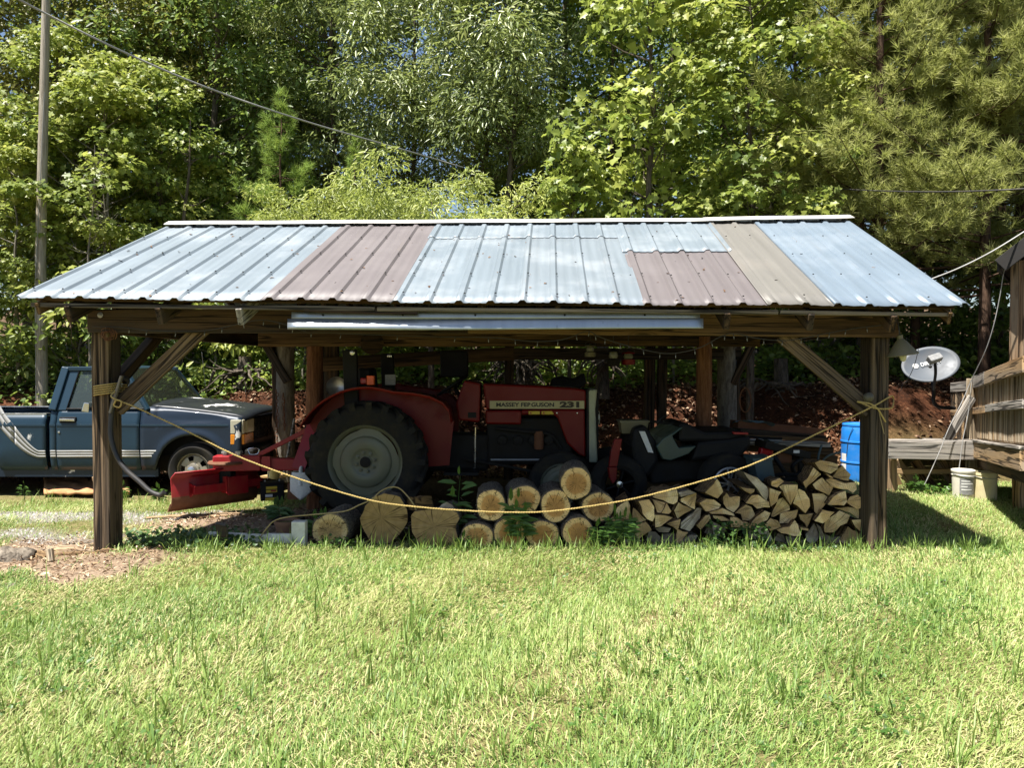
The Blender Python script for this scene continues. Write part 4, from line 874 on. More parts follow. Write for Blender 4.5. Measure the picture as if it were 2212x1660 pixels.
plant('willowB', 'willow_oak_tree', 1035, 16.0, 'slender willow oak with a forked dark trunk', s=1.02)
plant('willowB', 'willow_oak_tree', 1092, 15.2, 'thin straight willow oak beside the forked one', s=1.08)
plant('willowB', 'willow_oak_tree', 880, 16.8, 'yellowish willow oak crown high above the ridge', s=1.0)
plant('tulipA', 'tulip_tree', 1232, 12.0, 'young tulip tree with big lit leaves over the roof middle', s=.79)
plant('tulipB', 'tulip_tree', 1405, 12.3, 'tall tulip tree with twin stems behind the ridge', s=.86)
plant('tulipB', 'tulip_tree', 1320, 15.8, 'shaded tulip tree behind the taller lit one', s=1.0)
plant('mapleB', 'maple_tree', 1620, 12.1, 'broad maple with hanging leaf sprays above the tan sheet', s=.9)
plant('mapleB', 'maple_tree', 1720, 15.0, 'maple reaching up toward the pines', s=1.12)
plant('tulipA', 'tulip_tree', 1560, 11.9, 'short tulip sapling whose leaves touch the ridge line', s=.62)
plant('oakA', 'oak_tree', 1560, 17.0, 'dark oak behind the broad maple', s=.95)
plant('oakB', 'oak_tree', 1190, 18.0, 'oak seen between the willow oak and tulip trees', s=1.05)
plant('pineA', 'pine_tree', 1895, 12.6, 'tall white pine next to the maple', s=1.0)
plant('pineA', 'pine_tree', 2125, 12.2, 'full white pine above the satellite dish', s=.95)
plant('pineB', 'pine_tree', 2250, 12.2, 'white pine rising behind the house eave', s=1.08)
plant('pineB', 'pine_tree', 1985, 17.5, 'white pine farther back between two larger ones', s=1.15)
plant('pineA', 'pine_tree', 1790, 17.8, 'shaded pine behind the maple', s=1.05)
plant('pineB', 'pine_tree', 2160, 18.5, 'pale pine deep behind the full one', s=1.2)
plant('pineB', 'pine_tree', 1975, 13.8, 'white pine between the maple and the full pine', s=.98)
plant('pineA', 'pine_tree', 2200, 14.6, 'tall white pine behind the one near the house', s=1.05)
plant('pineB', 'pine_tree', 2420, 14.5, 'pine past the house wall', s=1.1)
ul = [('shrubA', 30, 14.0, 1.0, 'dark bush at the woods edge by the pole'), ('shrubB', 175, 13.7, 1.1, 'leafy bush behind the truck bed'), ('shrubA', 330, 14.2, 1.2, 'bush seen above the truck roof'),
      ('shrubB', 465, 13.9, 1.15, 'sunlit laurel bush beyond the knee brace'), ('shrubA', 560, 14.4, 1.1, 'dark bush beside the shaggy back post'), ('shrubB', 655, 13.6, 1.0, 'bright bush between the two rear posts'),
      ('shrubB', 800, 14.0, 1.0, 'lit bush behind the tractor fender'), ('shrubA', 930, 14.4, 1.1, 'bush behind the hanging black box'), ('shrubB', 1020, 13.8, .95, 'yellow green bush above the tractor hood'),
      ('shrubB', 1215, 14.0, 1.1, 'bright bush between the tangled roots'), ('shrubA', 1340, 14.5, 1.1, 'bush beyond the lanterns'), ('shrubB', 1480, 14.8, 1.1, 'bush behind the tie beam end'),
      ('shrubA', 1640, 14.2, 1.15, 'bush seen through the brace at the shed end'), ('shrubB', 1770, 14.6, 1.2, 'lit bush behind the long knee brace'), ('shrubA', 1930, 14.8, 1.15, 'dark bush behind the cone lamp'),
      ('shrubA', 2080, 14.4, 1.2, 'bush under the pines by the dish'), ('shrubA', 2190, 13.8, 1.2, 'bush next to the house corner')]
for k, px, D, s, lb in ul: plant(k, 'bush', px, D, lb, 'bush', 'bushes along the clay bank', s*1.1)
# bare dead saplings and thin understory trunks
def twigtree(px, D, h, label, n=26, r=.02, mat='pale bark', name='dead_sapling'):
    x = (px-1106)/F*D; base = Vector((x, D, float(gz(x, D))-.05)); b = MB(); ln = random.uniform(-.3, .3)
    b.tube([base+Vector((ln*t+.05*math.sin(t*9), 0, h*t)) for t in (0, .2, .4, .6, .8, 1)], [r, r*.9, r*.75, r*.6, r*.4, .004], 6)
    for k in range(n):
        t = random.uniform(.3, .97); a = base+Vector((ln*t, 0, h*t)); q = random.random()*6.28; l_ = random.uniform(.3, .9)*(1.15-t)
        e = a+Vector((math.cos(q)*l_, math.sin(q)*l_*.6, l_*random.uniform(.1, .7))); b.tube([a, a.lerp(e, .5)+Vector((0, 0, -.03)), e], [r*.35, r*.25, .003], 4)
        b.tube([a.lerp(e, .6), a.lerp(e, .6)+Vector((random.uniform(-.2, .2), random.uniform(-.1, .1), random.uniform(.05, .25)))], [.006, .002], 4)
    o = b.build(name, mat, fix=False); return tag(o, label, 'tree')
twigtree(185, 13.0, 4.6, 'bare grey dead sapling leaning by the utility pole', 40, .028)
twigtree(250, 13.3, 4.2, 'thin dead sapling tangled in the maple', 34, .02)
twigtree(1455, 12.9, 5.4, 'bare many twigged sapling behind the ridge', 44, .022)
twigtree(1350, 13.2, 4.8, 'thin leafless stem beside the twin tulip tree', 30, .018)
for px, D, h, lb in ((1850, 13.6, 5, 'thin dark trunk behind the long brace'), (1872, 14.2, 6, 'second dark trunk by the corner post'), (1660, 13.9, 5.5, 'dark trunk seen through the end brace'), (2155, 13.5, 5, 'slim trunk between dish and house'), (385, 13.8, 5, 'slim pale trunk above the truck roof')):
    twigtree(px, D, h, lb, 14, .055, 'tree bark', 'slim_tree')
# root masses on the bank
def rootmass(px, py, D, w, h, label, n=46):
    c = at(px, py, D); b = MB()
    for k in range(n):
        q = random.random()*6.28; p = c+Vector((random.gauss(0, w*.25), random.gauss(0, .12), h*.5)); pts = [p]
        d = Vector((math.cos(q), random.uniform(-.6, .3), random.uniform(-1.2, .2))).normalized()
        for i in range(4):
            d = (d+Vector((random.gauss(0, .45), random.gauss(0, .3), random.gauss(-.15, .4)))).normalized(); pts.append(pts[-1]+d*w*.2)
        b.tube(pts, [.03, .022, .015, .01, .004], 5)
    b.tube([c+Vector((0, .1, -h*.6)), c+Vector((.03, .12, 0)), c+Vector((.02, .15, h*1.3))], [w*.24, w*.17, w*.14], 9)
    return tag(b.build('root_mass', 'tree bark', fix=False), label, 'roots', 'tangled roots on the clay bank')
rootmass(1128, 812, 12.3, .8, .5, 'big grey root tangle above the tractor hood'); rootmass(1300, 815, 12.2, .6, .6, 'pale twisted root base behind the lanterns', 26)
rootmass(1690, 860, 12.4, .8, .5, 'dark roots hanging from the bank behind the brace', 30); rootmass(520, 820, 12.9, .8, .3, 'loose roots on the lit bank behind the truck hood', 26)
# utility pole
pp = at(92, 868, 13.0); t = thing('utility_pole', 'tall weathered utility pole at the edge of the woods', 'utility pole', pp)
b = MB(); b.tube([pp+Vector((0, 0, -.3)), pp+Vector((0.0, 0, 2.5)), at(99, 30, 13.0)+Vector((0, 0, 0)), at(101, -60, 13.0)], [.088, .085, .066, .06], 16); b.build('pole', 'pole wood', t, smooth=60)
MB().tube([pp+Vector((-.05, -.1, 0)), pp+Vector((-.04, -.098, 2.0)), at(96, 200, 12.91)], .006, 5).build('ground_wire', 'wire grey', t)
cable('overhead_cable', [at(-140, -105, 8.5), at(40, -2, 9.2), at(250, 104, 10.2), at(450, 190, 11.2), at(660, 262, 12.4), at(880, 326, 13.6), at(1000, 362, 14.6)], .013, 'wire grey', 'pale overhead cable running down from the upper corner into the trees', 'cable')
cable('service_wire', [at(1680, 396, 13.0), at(1800, 407, 11.6), at(1920, 413, 10.6), at(2060, 414, 9.8), at(2212, 408, 9.2), at(2330, 398, 8.8)], .0105, 'dark wire', 'thin wire strung level across the pines', 'cable')
cable('service_cable', [at(2004, 606, 8.6), at(2070, 580, 8.6), at(2140, 545, 8.6), at(2215, 499, 8.6), at(2290, 450, 8.6)], .0085, 'wire grey', 'pale cable rising from the roof edge to the house', 'cable')

# ------------------------------------------------------------------ the red tractor under the roof (faces +x)
AX = at(788, 1000, 7.65); RX, RZ = AX.x, AX.z; FX = at(1212, 1047, 7.93).x
tr = thing('tractor', 'red farm tractor with cream decal strip parked under the shed roof', 'tractor', (RX, 8.5, 0))
def wheel(cx, cz, yf, w, R, rim_r, sgn, lug, mats, name, parent, bolts=8):
    """yf the outer face, w the width going in the direction sgn along y"""
    o = Vector((cx, yf, cz)); ax = (0, sgn, 0); rt = rim_r
    prof = [(rt*1.03, w*0.02), (rt*1.10, 0.0), (R*0.80, -w*0.05), (R*0.90, w*0.03), (R*0.925, w*0.13), (R*0.945, w*0.5), (R*0.925, w*0.87), (R*0.90, w*0.97), (R*0.8, w*1.05), (rt*1.10, w), (rt*1.03, w*.98)]
    pr = [(rt*1.04, 0.0), (rt*1.05, 0.012), (rt*0.99, 0.022), (rt*0.965, w*0.12), (rt*0.93, w*.16), (rt*0.90, w*0.30), (rt*.90, w*.7), (rt*1.04, w*.98)]
    wl = MB().lathe(pr, o, ax, 48).build(name, mats[1], parent, smooth=40)
    MB().lathe(prof, o, ax, 48).build('tyre', mats[0], wl, smooth=45)
    if lug:
        b = MB(); nl = 21
        for side in (0, 1):
            for k in range(nl):
                a0 = 2*math.pi*(k+0.5*side)/nl
                def pt(r, yy, a): return Vector((cx+r*math.cos(a), yf+sgn*yy, cz+r*math.sin(a)))
                e0, e1 = (w*-0.01, w*0.56) if side == 0 else (w*1.01, w*0.44); sw = 0.13
                P = []
                for r_in, r_out_ in ((R*0.86, R*0.945), ): pass
                th = 0.062
                ring = []
                for yy, aa, ri, ro in ((e0, a0, R*0.80, R*0.985), (e1, a0+0.19, R*0.95, R*1.0)):
                    ring.append([pt(ri, yy, aa-th), pt(ri, yy, aa+th), pt(ro, yy, aa+th*.72), pt(ro, yy, aa-th*.72)])
                b.hexa([ring[0][0], ring[0][1], ring[1][1], ring[1][0], ring[0][3], ring[0][2], ring[1][2], ring[1][3]])
        tag(b.build('tread_lug', mats[0], wl), kind='stuff')
    # disc: dished centre with a bolt circle
    dp = [(rt*0.955, w*.14)]
    n = 48; b = MB(); base = []
    prof2 = [(0.93, .19), (0.80, .19), (0.72, .175), (0.70, .13), (0.66, .10), (0.40, .085), (0.37, .10), (0.33, .125), (0.17, .125), (0.165, .09), (0.10, .085), (0.0001, .08)]
    for k in range(n+0):
        q = 2*math.pi*k/n; lobe = 0.90+0.09*max(0, math.cos(q*4+.6))
        for i, (rr, hh) in enumerate(prof2):
            r_ = rr*rt if i else lobe*rt*.985
            b.v.append(o+Vector((math.cos(q)*r_, sgn*hh*w, math.sin(q)*r_)))
    m_ = len(prof2)
    for k in range(n):
        for i in range(m_-1): a, c = k*m_+i, ((k+1) % n)*m_+i; b.f.append((a, c, c+1, a+1)); b.m.append(0)
    b.build('wheel_disc', mats[1], wl, smooth=35)
    MB().lathe([(rt*.155, w*.122), (rt*.15, w*.06), (rt*.13, w*.05), (.0001, w*.05)], o, ax, 20).build('hub', 'engine grey', wl, smooth=40)
    for k in range(bolts):
        q = 2*math.pi*(k+.3)/bolts; p = o+Vector((math.cos(q)*rt*.255, sgn*w*.10, math.sin(q)*rt*.255))
        MB().lathe([(.022, w*.08), (.022, 0), (.013, -.002), (.011, -.016), (.0001, -.017)], p, ax, 8).build('wheel_bolt', mats[1], wl, smooth=40)
    return wl
wheel(RX, RZ, 7.65, 0.33, RZ, 0.372, 1, True, ('rubber', 'rim grey'), 'rear_wheel', tr)
wheel(RX, RZ, 9.35, 0.33, RZ, 0.372, -1, True, ('rubber', 'rim grey'), 'rear_wheel', tr)
wheel(FX, 0.365, 7.90, 0.17, 0.365, 0.215, 1, False, ('rubber', 'rim grey'), 'front_wheel', tr, 6)
wheel(FX, 0.365, 9.10, 0.17, 0.365, 0.215, -1, False, ('rubber', 'rim grey'), 'front_wheel', tr, 6)
# fenders
def fender(y0, y1, yin):
    b = MB(); R = 0.765; arc = [(RX+R*math.cos(q), RZ+0.01+R*math.sin(q)) for q in np.linspace(math.radians(152), math.radians(78), 18)]
    arc += [(at(px, py, 7.85).x, at(0, py, 7.85).z) for px, py in ((855, 845), (895, 848), (932, 855), (958, 868), (972, 884), (977, 912))]
    for x_, z_ in arc: b.v += [Vector((x_, y0, z_-.025)), Vector((x_, y0, z_)), Vector((x_, y1, z_))]
    for i in range(len(arc)-1):
        for j in range(2): a = i*3+j; b.f.append((a, a+3, a+4, a+1)); b.m.append(0)
    o = b.build('fender', 'tractor red', tr, smooth=35, fix=False); md = o.modifiers.new('g', 'SOLIDIFY'); md.thickness = .008
    poly = [Vector((x_, yin, z_)) for x_, z_ in arc] + [Vector((arc[-1][0]-.05, yin, .55)), Vector((RX+.1, yin, .5)), Vector((RX-.45, yin, .6))]
    MB().prism(poly, (0, .01, 0)).build('fender_side', 'tractor red', o)
    return o
f1 = fender(7.70, 8.06, 8.05); f2 = fender(9.30, 8.95, 8.94)
c = at(800, 826, 7.85)
MB().bb(c.x-.095, c.x-.035, 7.80, 7.88, c.z-.02, c.z+.045).build('reflector', 'red lamp', f1, bevel=.012)
MB().bb(c.x-.03, c.x+.045, 7.80, 7.88, c.z-.03, c.z+.07).build('lamp', 'orange lamp', f1, bevel=.008)
c = at(842, 828, 8.0); MB().bb(c.x-.05, c.x+.06, 8.0, 8.02, c.z-.02, c.z+.09).build('reflector_plate', 'label grey', f1)
# roll bar with folded upper halves, seat between
for px0, px1, D, top, nm in ((744, 774, 8.0, 756, 'roll_bar'), (826, 853, 8.9, 764, 'roll_bar')):
    p0, p1 = at((px0+px1)/2-3, top, D), at((px0+px1)/2, 850, D); w = (px1-px0)/F*D
    rb = MB().bar((p1.x+.02, D, .75), p0, .08, w, up=(1, 0, 0)).build(nm, 'black steel', tr, bevel=.008)
    b = MB(); b.lathe([(.028, 0), (.028, .015), (.015, .02), (.015, .035), (.0001, .036)], p0+Vector((w*.25, -.05, -.03)), (0, -1, 0), 10); b.build('hinge_pin', 'chrome', rb, smooth=40)
p = at(800, 840, 8.5)
MB().prism([Vector((p.x+dx, 8.28, z)) for dx, z in ((-.06, 1.02), (.02, 1.02), (.06, 1.30), (.03, 1.60), (-.10, 1.60), (-.12, 1.30))], (0, .44, 0)).build('backrest', 'black plastic', tr, bevel=.03)
MB().prism([Vector((p.x+dx, 8.27, z)) for dx, z in ((-.04, .92), (.45, .95), (.47, 1.03), (-.02, 1.02))], (0, .46, 0)).build('seat', 'black plastic', tr, bevel=.03)
# hood, cowl, nose
H0, H1 = 8.22, 8.78
def zc(px, py, D=8.22): q = at(px, py, D); return q.x, q.z
def side_prism(nm, pts, mat, y0=H0, y1=H1, par=tr, bevel=.02):
    return MB().prism([Vector((zc(*p)[0], y0, zc(*p)[1])) for p in pts], (0, y1-y0, 0)).build(nm, mat, par, bevel=bevel)
hood = side_prism('hood', [(1043, 829), (1160, 834), (1240, 839), (1266, 843), (1266, 885), (1050, 885)], 'tractor red')
side_prism('cowl', [(1003, 822), (1038, 829), (1036, 890), (1036, 913), (990, 908), (985, 872), (993, 850)], 'tractor red', 8.2, 8.8)
side_prism('side_panel', [(1048, 887), (1126, 887), (1126, 918), (1049, 917)], 'tractor red', 8.24, 8.76)
side_prism('side_panel', [(1126, 886), (1200, 886), (1200, 897), (1126, 897)], 'tractor red', 8.245, 8.755)
side_prism('nose_panel', [(1186, 885), (1264, 885), (1266, 990), (1250, 983), (1225, 958), (1205, 905)], 'tractor red', 8.23, 8.77)
nose = side_prism('grille_surround', [(1271, 843), (1290, 841), (1286, 885), (1291, 1000), (1272, 1000)], 'cream steel', 8.2, 8.8)
side_prism('seal_strip', [(1267, 842), (1271.3, 842), (1272.3, 998), (1267, 992)], 'black plastic', 8.21, 8.79, bevel=0)
g0 = zc(1292, 845); 
b = MB(); b.bb(zc(1290, 0)[0], zc(1296, 0)[0], 8.26, 8.74, zc(0, 995)[1], zc(0, 850)[1]); gl = b.build('grille', 'black steel', tr)
for k in range(9): 
    z_ = zc(0, 990-k*16)[1]; MB().bb(zc(1296, 0)[0], zc(1298, 0)[0], 8.28, 8.72, z_-.012, z_+.012).build('grille_slat', 'black plastic', gl)
for yy in (8.36, 8.64): MB().lathe([(.0001, .0), (.075, .0), (.085, -.02), (.07, -.06), (.0001, -.06)], (zc(1300, 0)[0], yy, zc(0, 905)[1]), (1, 0, 0), 18).build('headlight', 'lamp glass', tr, smooth=40)
# decal strip with lettering
x0, z0 = zc(1058, 883.5); x1, z1 = zc(1262, 866.5); dec = MB().bb(x0, x1, H0-.006, H0-.002, z0, z1).build('decal_strip', 'decal cream', tr)
M = Matrix.Translation((zc(1071.5, 0)[0], H0-.0075, (z0+z1)/2-.001)) @ FACE_CAM; text('lettering', 'MASSEY FERGUSON', 'ink', dec, M, .060, zc(1198, 0)[0]-zc(1071.5, 0)[0], .0022)
M = Matrix.Translation((zc(1210, 0)[0], H0-.0075, (z0+z1)/2-.001)) @ FACE_CAM; text('lettering', '231', 'ink', dec, M, .082, zc(1253, 0)[0]-zc(1210, 0)[0], .005)
for a, c in ((1142, 1166), (1170, 1196)):
    x0, z0 = zc(a, 896); x1, z1 = zc(c, 889); w_ = MB().bb(x0, x1, 8.236, 8.241, z0, z1).build('warning_decal', 'yellow', tr)
    MB().prism([Vector((x0+.01, 8.235, z0+.006)), Vector((x0+.038, 8.235, z0+.006)), Vector((x0+.024, 8.235, z1-.005))], (0, .0012, 0)).build('warning_mark', 'red lamp', w_)
x0, z0 = zc(1011, 903); x1, z1 = zc(1029, 891); MB().bb(x0, x1, 8.194, 8.199, z0, z1).build('vent', 'black plastic', tr)
for px, py in ((1203, 893), (1247, 893)): MB().lathe([(.008, 0), (.007, .004), (.0001, .005)], (*[zc(px, py)[0], 8.229, zc(px, py)[1]],), (0, -1, 0), 8).build('panel_screw', 'chrome', tr)
# engine, gearbox, axles, steps, linkages
MB().bb(zc(1050, 0)[0], zc(1240, 0)[0], 8.32, 8.68, .52, 1.04).build('engine', 'engine grey', tr, bevel=.03)
eng = MB(); 
for k in range(4): eng.lathe([(.05, 0), (.055, .03), (.05, .06), (.0001, .07)], (zc(1085+k*34, 0)[0], 8.32, .80), (0, -1, 0), 10)
eng.tube(smooth_path([(zc(1070, 0)[0], 8.28, .93), (zc(1130, 0)[0], 8.25, .90), (zc(1190, 0)[0], 8.27, .86), (zc(1215, 0)[0], 8.3, .7)]), .02, 7)
tag(eng.build('injector_line', 'engine grey', tr, smooth=40), kind='stuff')
MB().lathe([(.0001, 0), (.05, 0), (.055, .02), (.055, .17), (.045, .2), (.0001, .2)], (zc(1165, 0)[0], 8.27, .70), (0, 0, 1), 14).build('fuel_filter', 'rust', tr, smooth=40)
MB().bb(RX-.22, zc(1050, 0)[0]+.02, 8.30, 8.70, .45, .86).build('gearbox', 'engine grey', tr, bevel=.04)
MB().lathe([(.16, 0), (.12, .25), (.10, .45), (.13, .5)], (RX, 8.0, RZ), (0, 1, 0), 16).build('axle_housing', 'engine grey', tr, smooth=40)
MB().lathe([(.13, 0), (.10, .05), (.12, .25), (.16, .5)], (RX, 8.5, RZ), (0, 1, 0), 16).build('axle_housing', 'engine grey', tr, smooth=40)
MB().bar((FX, 8.02, .40), (FX, 9.0, .40), .09, .10).build('front_axle', 'engine grey', tr, bevel=.01)
MB().bb(zc(1200, 0)[0], zc(1292, 0)[0], 8.33, 8.67, .40, .60).build('front_bolster', 'black steel', tr, bevel=.02)
MB().tube([(FX-.05, 8.1, .42), (zc(1100, 0)[0], 8.16, .52), (zc(1000, 0)[0], 8.2, .60)], .016, 8).build('drag_link', 'engine grey', tr)
MB().tube([(zc(1060, 0)[0], 8.12, .60), (zc(1250, 0)[0], 8.12, .60)], .012, 8).build('rail', 'steel', tr)
MB().bb(zc(962, 0)[0], zc(1035, 0)[0], 7.9, 8.3, .46, .49).build('footplate', 'black steel', tr)
MB().tube([(zc(1025, 0)[0], 8.15, .5), (zc(1026, 0)[0], 8.15, .95)], .010, 6).build('lever', 'chrome', tr)
# steering wheel
sc_ = at(978, 833, 8.5); ax = Vector((-.55, 0, .83)).normalized(); xx, yy, zz = frame(ax)
sw = MB(); sw.tube([sc_+(yy*math.cos(q)+zz*math.sin(q))*.20 for q in np.linspace(0, 6.283, 29)[:-1]], .014, 8, closed=True); sw = sw.build('steering_wheel', 'black plastic', tr, smooth=60)
for k in range(3): q = k*2.094+.3; MB().bar(sc_-ax*.05, sc_+(yy*math.cos(q)+zz*math.sin(q))*.2, .02, .012).build('spoke', 'black plastic', sw)
MB().tube([sc_-ax*.06, sc_-ax*.42], .025, 8).build('steering_column', 'black steel', tr)
# exhaust stub and lift arms
MB().tube(smooth_path([(RX-.3, 8.15, .62), (RX-.6, 8.18, .55), (RX-.75, 8.2, .46)]), .03, 8).build('lift_arm', 'black steel', tr)
MB().tube(smooth_path([(RX-.3, 8.85, .62), (RX-.6, 8.82, .55), (RX-.75, 8.8, .46)]), .03, 8).build('lift_arm', 'black steel', tr)
MB().bar((RX-.2, 8.5, .9), (RX-.72, 8.45, .96), .05, .05).build('top_link', 'implement red', tr)

# ------------------------------------------------------------------ rear blade hung on the tractor's hitch
bl = thing('grader_blade', 'red rear grader blade with rusty edge behind the tractor', 'implement', at(470, 1105, 8.3))
A, Bv = at(370, 1076, 7.85), at(556, 1056, 8.75); dirv = (Bv-A); dirv.z = 0; Lb = dirv.length; dirv.normalize(); nrm = Vector((dirv.y, -dirv.x, 0))  # towards the camera
Zb = 0.09
def bp(s, z, d): 
    p = A+dirv*s; return Vector((p.x, p.y, 0))+nrm*d+Vector((0, 0, Zb+z+0.03*(s/Lb-.5)*-1))
hgt = .385
prof = [(0.0, -.02), (.055, .0), (.13, .010), (.24, .0), (.325, -.006), (.340, .004), (.395, .075)]
b = MB()
for s in (0.0, Lb*.36, Lb*.5, Lb*.75, Lb):
    for z, d in prof: b.v.append(bp(s, z, d))
for i in range(4):
    for j in range(len(prof)-1): a = i*len(prof)+j; b.f.append((a, a+len(prof), a+len(prof)+1, a+1)); b.m.append(1 if j < 2 else 0)
mb = b.build('moldboard', ['implement red', 'rust'], bl, smooth=20, fix=False); md = mb.modifiers.new('g', 'SOLIDIFY'); md.thickness = .012; md.offset = 0
MB().hexa([bp(0, -.03, -.075), bp(Lb, -.03, -.075), bp(Lb, -.03, -.06), bp(0, -.03, -.06), bp(0, .06, -.028), bp(Lb, .06, -.028), bp(Lb, .06, -.012), bp(0, .06, -.012)]).build('cutting_edge', 'rust', bl)
# the channel shelf along the back and its end gussets
def slab(nm, s0, s1, zd, par=mb, mat='implement red'):
    return MB().hexa([bp(s0, zd[0][0], zd[0][1]), bp(s1, zd[0][0], zd[0][1]), bp(s1, zd[1][0], zd[1][1]), bp(s0, zd[1][0], zd[1][1]), bp(s0, zd[3][0], zd[3][1]), bp(s1, zd[3][0], zd[3][1]), bp(s1, zd[2][0], zd[2][1]), bp(s0, zd[2][0], zd[2][1])]).build(nm, mat, par, bevel=.003)
slab('channel', .20, .72, ((.15, .012), (.15, .10), (.235, .10), (.225, .012)))
slab('channel', .86, Lb, ((.16, .012), (.16, .10), (.245, .10), (.235, .012)))
for s, w_ in ((.20, .012), (Lb-.015, .012)):
    MB().prism([bp(s, .11, .0), bp(s, .27, .0), bp(s, .235, .105), bp(s, .12, .05)], dirv*w_).build('gusset', 'implement red', mb)
slab('mount_plate', .60, .86, ((.10, .105), (.10, .13), (.30, .13), (.30, .105)))
for s in (.58, .72): MB().prism([bp(s, .12, .03), bp(s, .30, .03), bp(s, .31, .12), bp(s, .12, .13)], dirv*.014).build('ear', 'implement red', mb)
pv = bp(.66, .30, .03)
MB().bar(pv+Vector((0, 0, -.1)), pv+Vector((0, 0, .15)), .16, .13).build('swivel_post', 'black steel', bl, bevel=.01)
MB().lathe([(.0001, 0), (.20, 0), (.21, .012), (.2, .03), (.0001, .03)], pv+Vector((0, 0, .14)), (0, 0, 1), 24).build('turntable', 'rust', bl, smooth=40)
hd = Vector((at(515, 1001, 8.35).x, 8.4, at(515, 1001, 8.35).z)); he = Vector((at(690, 1006, 8.4).x, 8.45, at(690, 1006, 8.4).z))
MB().bar(hd+Vector((-.27, -.04, .0)), hd+Vector((.24, .02, .0)), .17, .17).build('head_box', 'implement red', bl, bevel=.012)
MB().bar(hd+Vector((.20, .01, -.01)), he, .12, .135, taper=1.0).build('main_beam', 'implement red', bl, bevel=.01)
MB().bar(hd+Vector((.27, -.065, -.005)), hd+Vector((.36, -.06, -.005)), .015, .16).build('brace_plate', 'implement red', bl)
for dx in (-.05, .1): MB().lathe([(.03, 0), (.03, .02), (.045, .022), (.045, .045), (.0001, .046)], hd+Vector((dx-.1, -.03, .085)), (0, 0, 1), 10).build('bolt', 'steel', bl)
hk = hd+Vector((.12, -.02, .09)); MB().tube(smooth_path([hk, hk+Vector((-.02, 0, .06)), hk+Vector((.05, 0, .075)), hk+Vector((.10, 0, .06)), hk+Vector((.085, 0, .01)), hk+Vector((.01, 0, .0))]), .007, 6).build('pin_handle', 'chrome', bl)
u0 = Vector((at(655, 1008, 8.4).x, 8.32, at(655, 1008, 8.4).z)); u1 = Vector((at(692, 890, 8.4).x, 8.42, at(692, 893, 8.4).z))
for yy in (-.12, .16): MB().bar(u0+Vector((0, yy, 0)), u1+Vector((-.02, yy*.3, 0)), .014, .15, up=(1, 0, 0)).build('mast_plate', 'implement red', bl)
MB().prism([u1+Vector((-.10, -.05, -.09)), u1+Vector((.03, -.05, -.13)), u1+Vector((.10, -.05, .02)), u1+Vector((.06, -.05, .10)), u1+Vector((-.02, -.05, .10))], (0, .1, 0)).build('hitch_plate', 'implement red', bl, bevel=.008)
s0 = hd+Vector((.22, .0, .09)); MB().bar(s0, u0.lerp(u1, .72)+Vector((-.05, 0, 0)), .05, .05).build('stay', 'implement red', bl, bevel=.006)
MB().lathe([(.02, 0), (.055, .0), (.055, .03), (.02, .03)], he+Vector((-.09, -.09, 0)), (0, -1, 0), 16).build('pivot_pin', 'black steel', bl)

# ------------------------------------------------------------------ the old blue pickup (faces +x), its near side at y = 9.8
TY0, TY1 = 9.80, 11.70; TYC = (TY0+TY1)/2; TG = -0.10
def tx(px): return (px-1106)/F*9.8
def tz(py): return at(0, py, 9.8).z
tk = thing('pickup_truck', 'old dark blue pickup with peeling hood paint and silver stripes', 'truck', (tx(412), TYC, TG))
WXF, WXR = tx(412), tx(412)-2.97; WZ = TG+.355; RA = .455
def bulge(z):   # how far the side stands in from the widest line, by height
    pts = [(.20, .06), (.34, .02), (.50, .0), (.80, .005), (.855, .0), (.90, .022), (1.0, .035), (1.10, .075)]
    for (a, p), (c, q) in zip(pts, pts[1:]):
        if z <= c: return p+(q-p)*max(0, (z-a))/(c-a)
    return pts[-1][1]
def side(nm, xa, xb, ztop, mat, far=False, zrock=None, par=tk):
    zr = tz(1017) if zrock is None else zrock; b = MB(); n = max(2, int(abs(xb-xa)/.06)); nz = 12
    for i in range(n+1):
        x = xa+(xb-xa)*i/n; zt = ztop(x); zb = zr
        for cx in (WXF, WXR):
            if abs(x-cx) < RA: zb = max(zb, WZ+math.sqrt(max(0, RA*RA-(x-cx)**2)))
        for j in range(nz+1):
            z = zb+(zt-zb)*j/nz; d = bulge(z)
            for cx in (WXF, WXR):
                dd = math.hypot(x-cx, z-WZ); 
                if RA <= dd+1e-4 < RA+.10: d -= .022*(1-abs((dd-RA-.03)/.07)) if abs(dd-RA-.03) < .07 else 0
            b.v.append(Vector((x, TY1-d if far else TY0+d, z)))
    for i in range(n):
        for j in range(nz): a = i*(nz+1)+j; b.f.append((a, a+nz+1, a+nz+2, a+1)); b.m.append(0)
    o = b.build(nm, mat, par, smooth=40, fix=False); md = o.modifiers.new('g', 'SOLIDIFY'); md.thickness = .025; md.offset = 1 if far else -1
    return o
xf, xd, xr, xc = tx(520), tx(300), tx(119), tx(105); xb0, xb1 = tx(96), tx(96)-2.05
ftop = lambda x: tz(879)+(tz(903)-tz(879))*max(0, min(1.1, (x-xd)/(xf-xd)))**1.4
belt = lambda x: tz(884)
bed_top = lambda x: tz(897)
for far in (False, True):
    side('fender', xd+.006, xf, ftop, 'truck dark blue', far); 
    d_ = side('door', xr+.005, xd-.004, belt, 'truck blue', far); side('cab_corner', xc, xr-.004, belt, 'truck blue', far); side('bed_side', xb1, xb0, bed_top, 'truck blue', far)
    if not far: door = d_
# rocker and sills
for y_ in (TY0+.06, TY1-.11): MB().bb(xb1, tx(335), y_, y_+.05, TG+.26, tz(1012)).build('rocker', 'truck dark blue', tk)
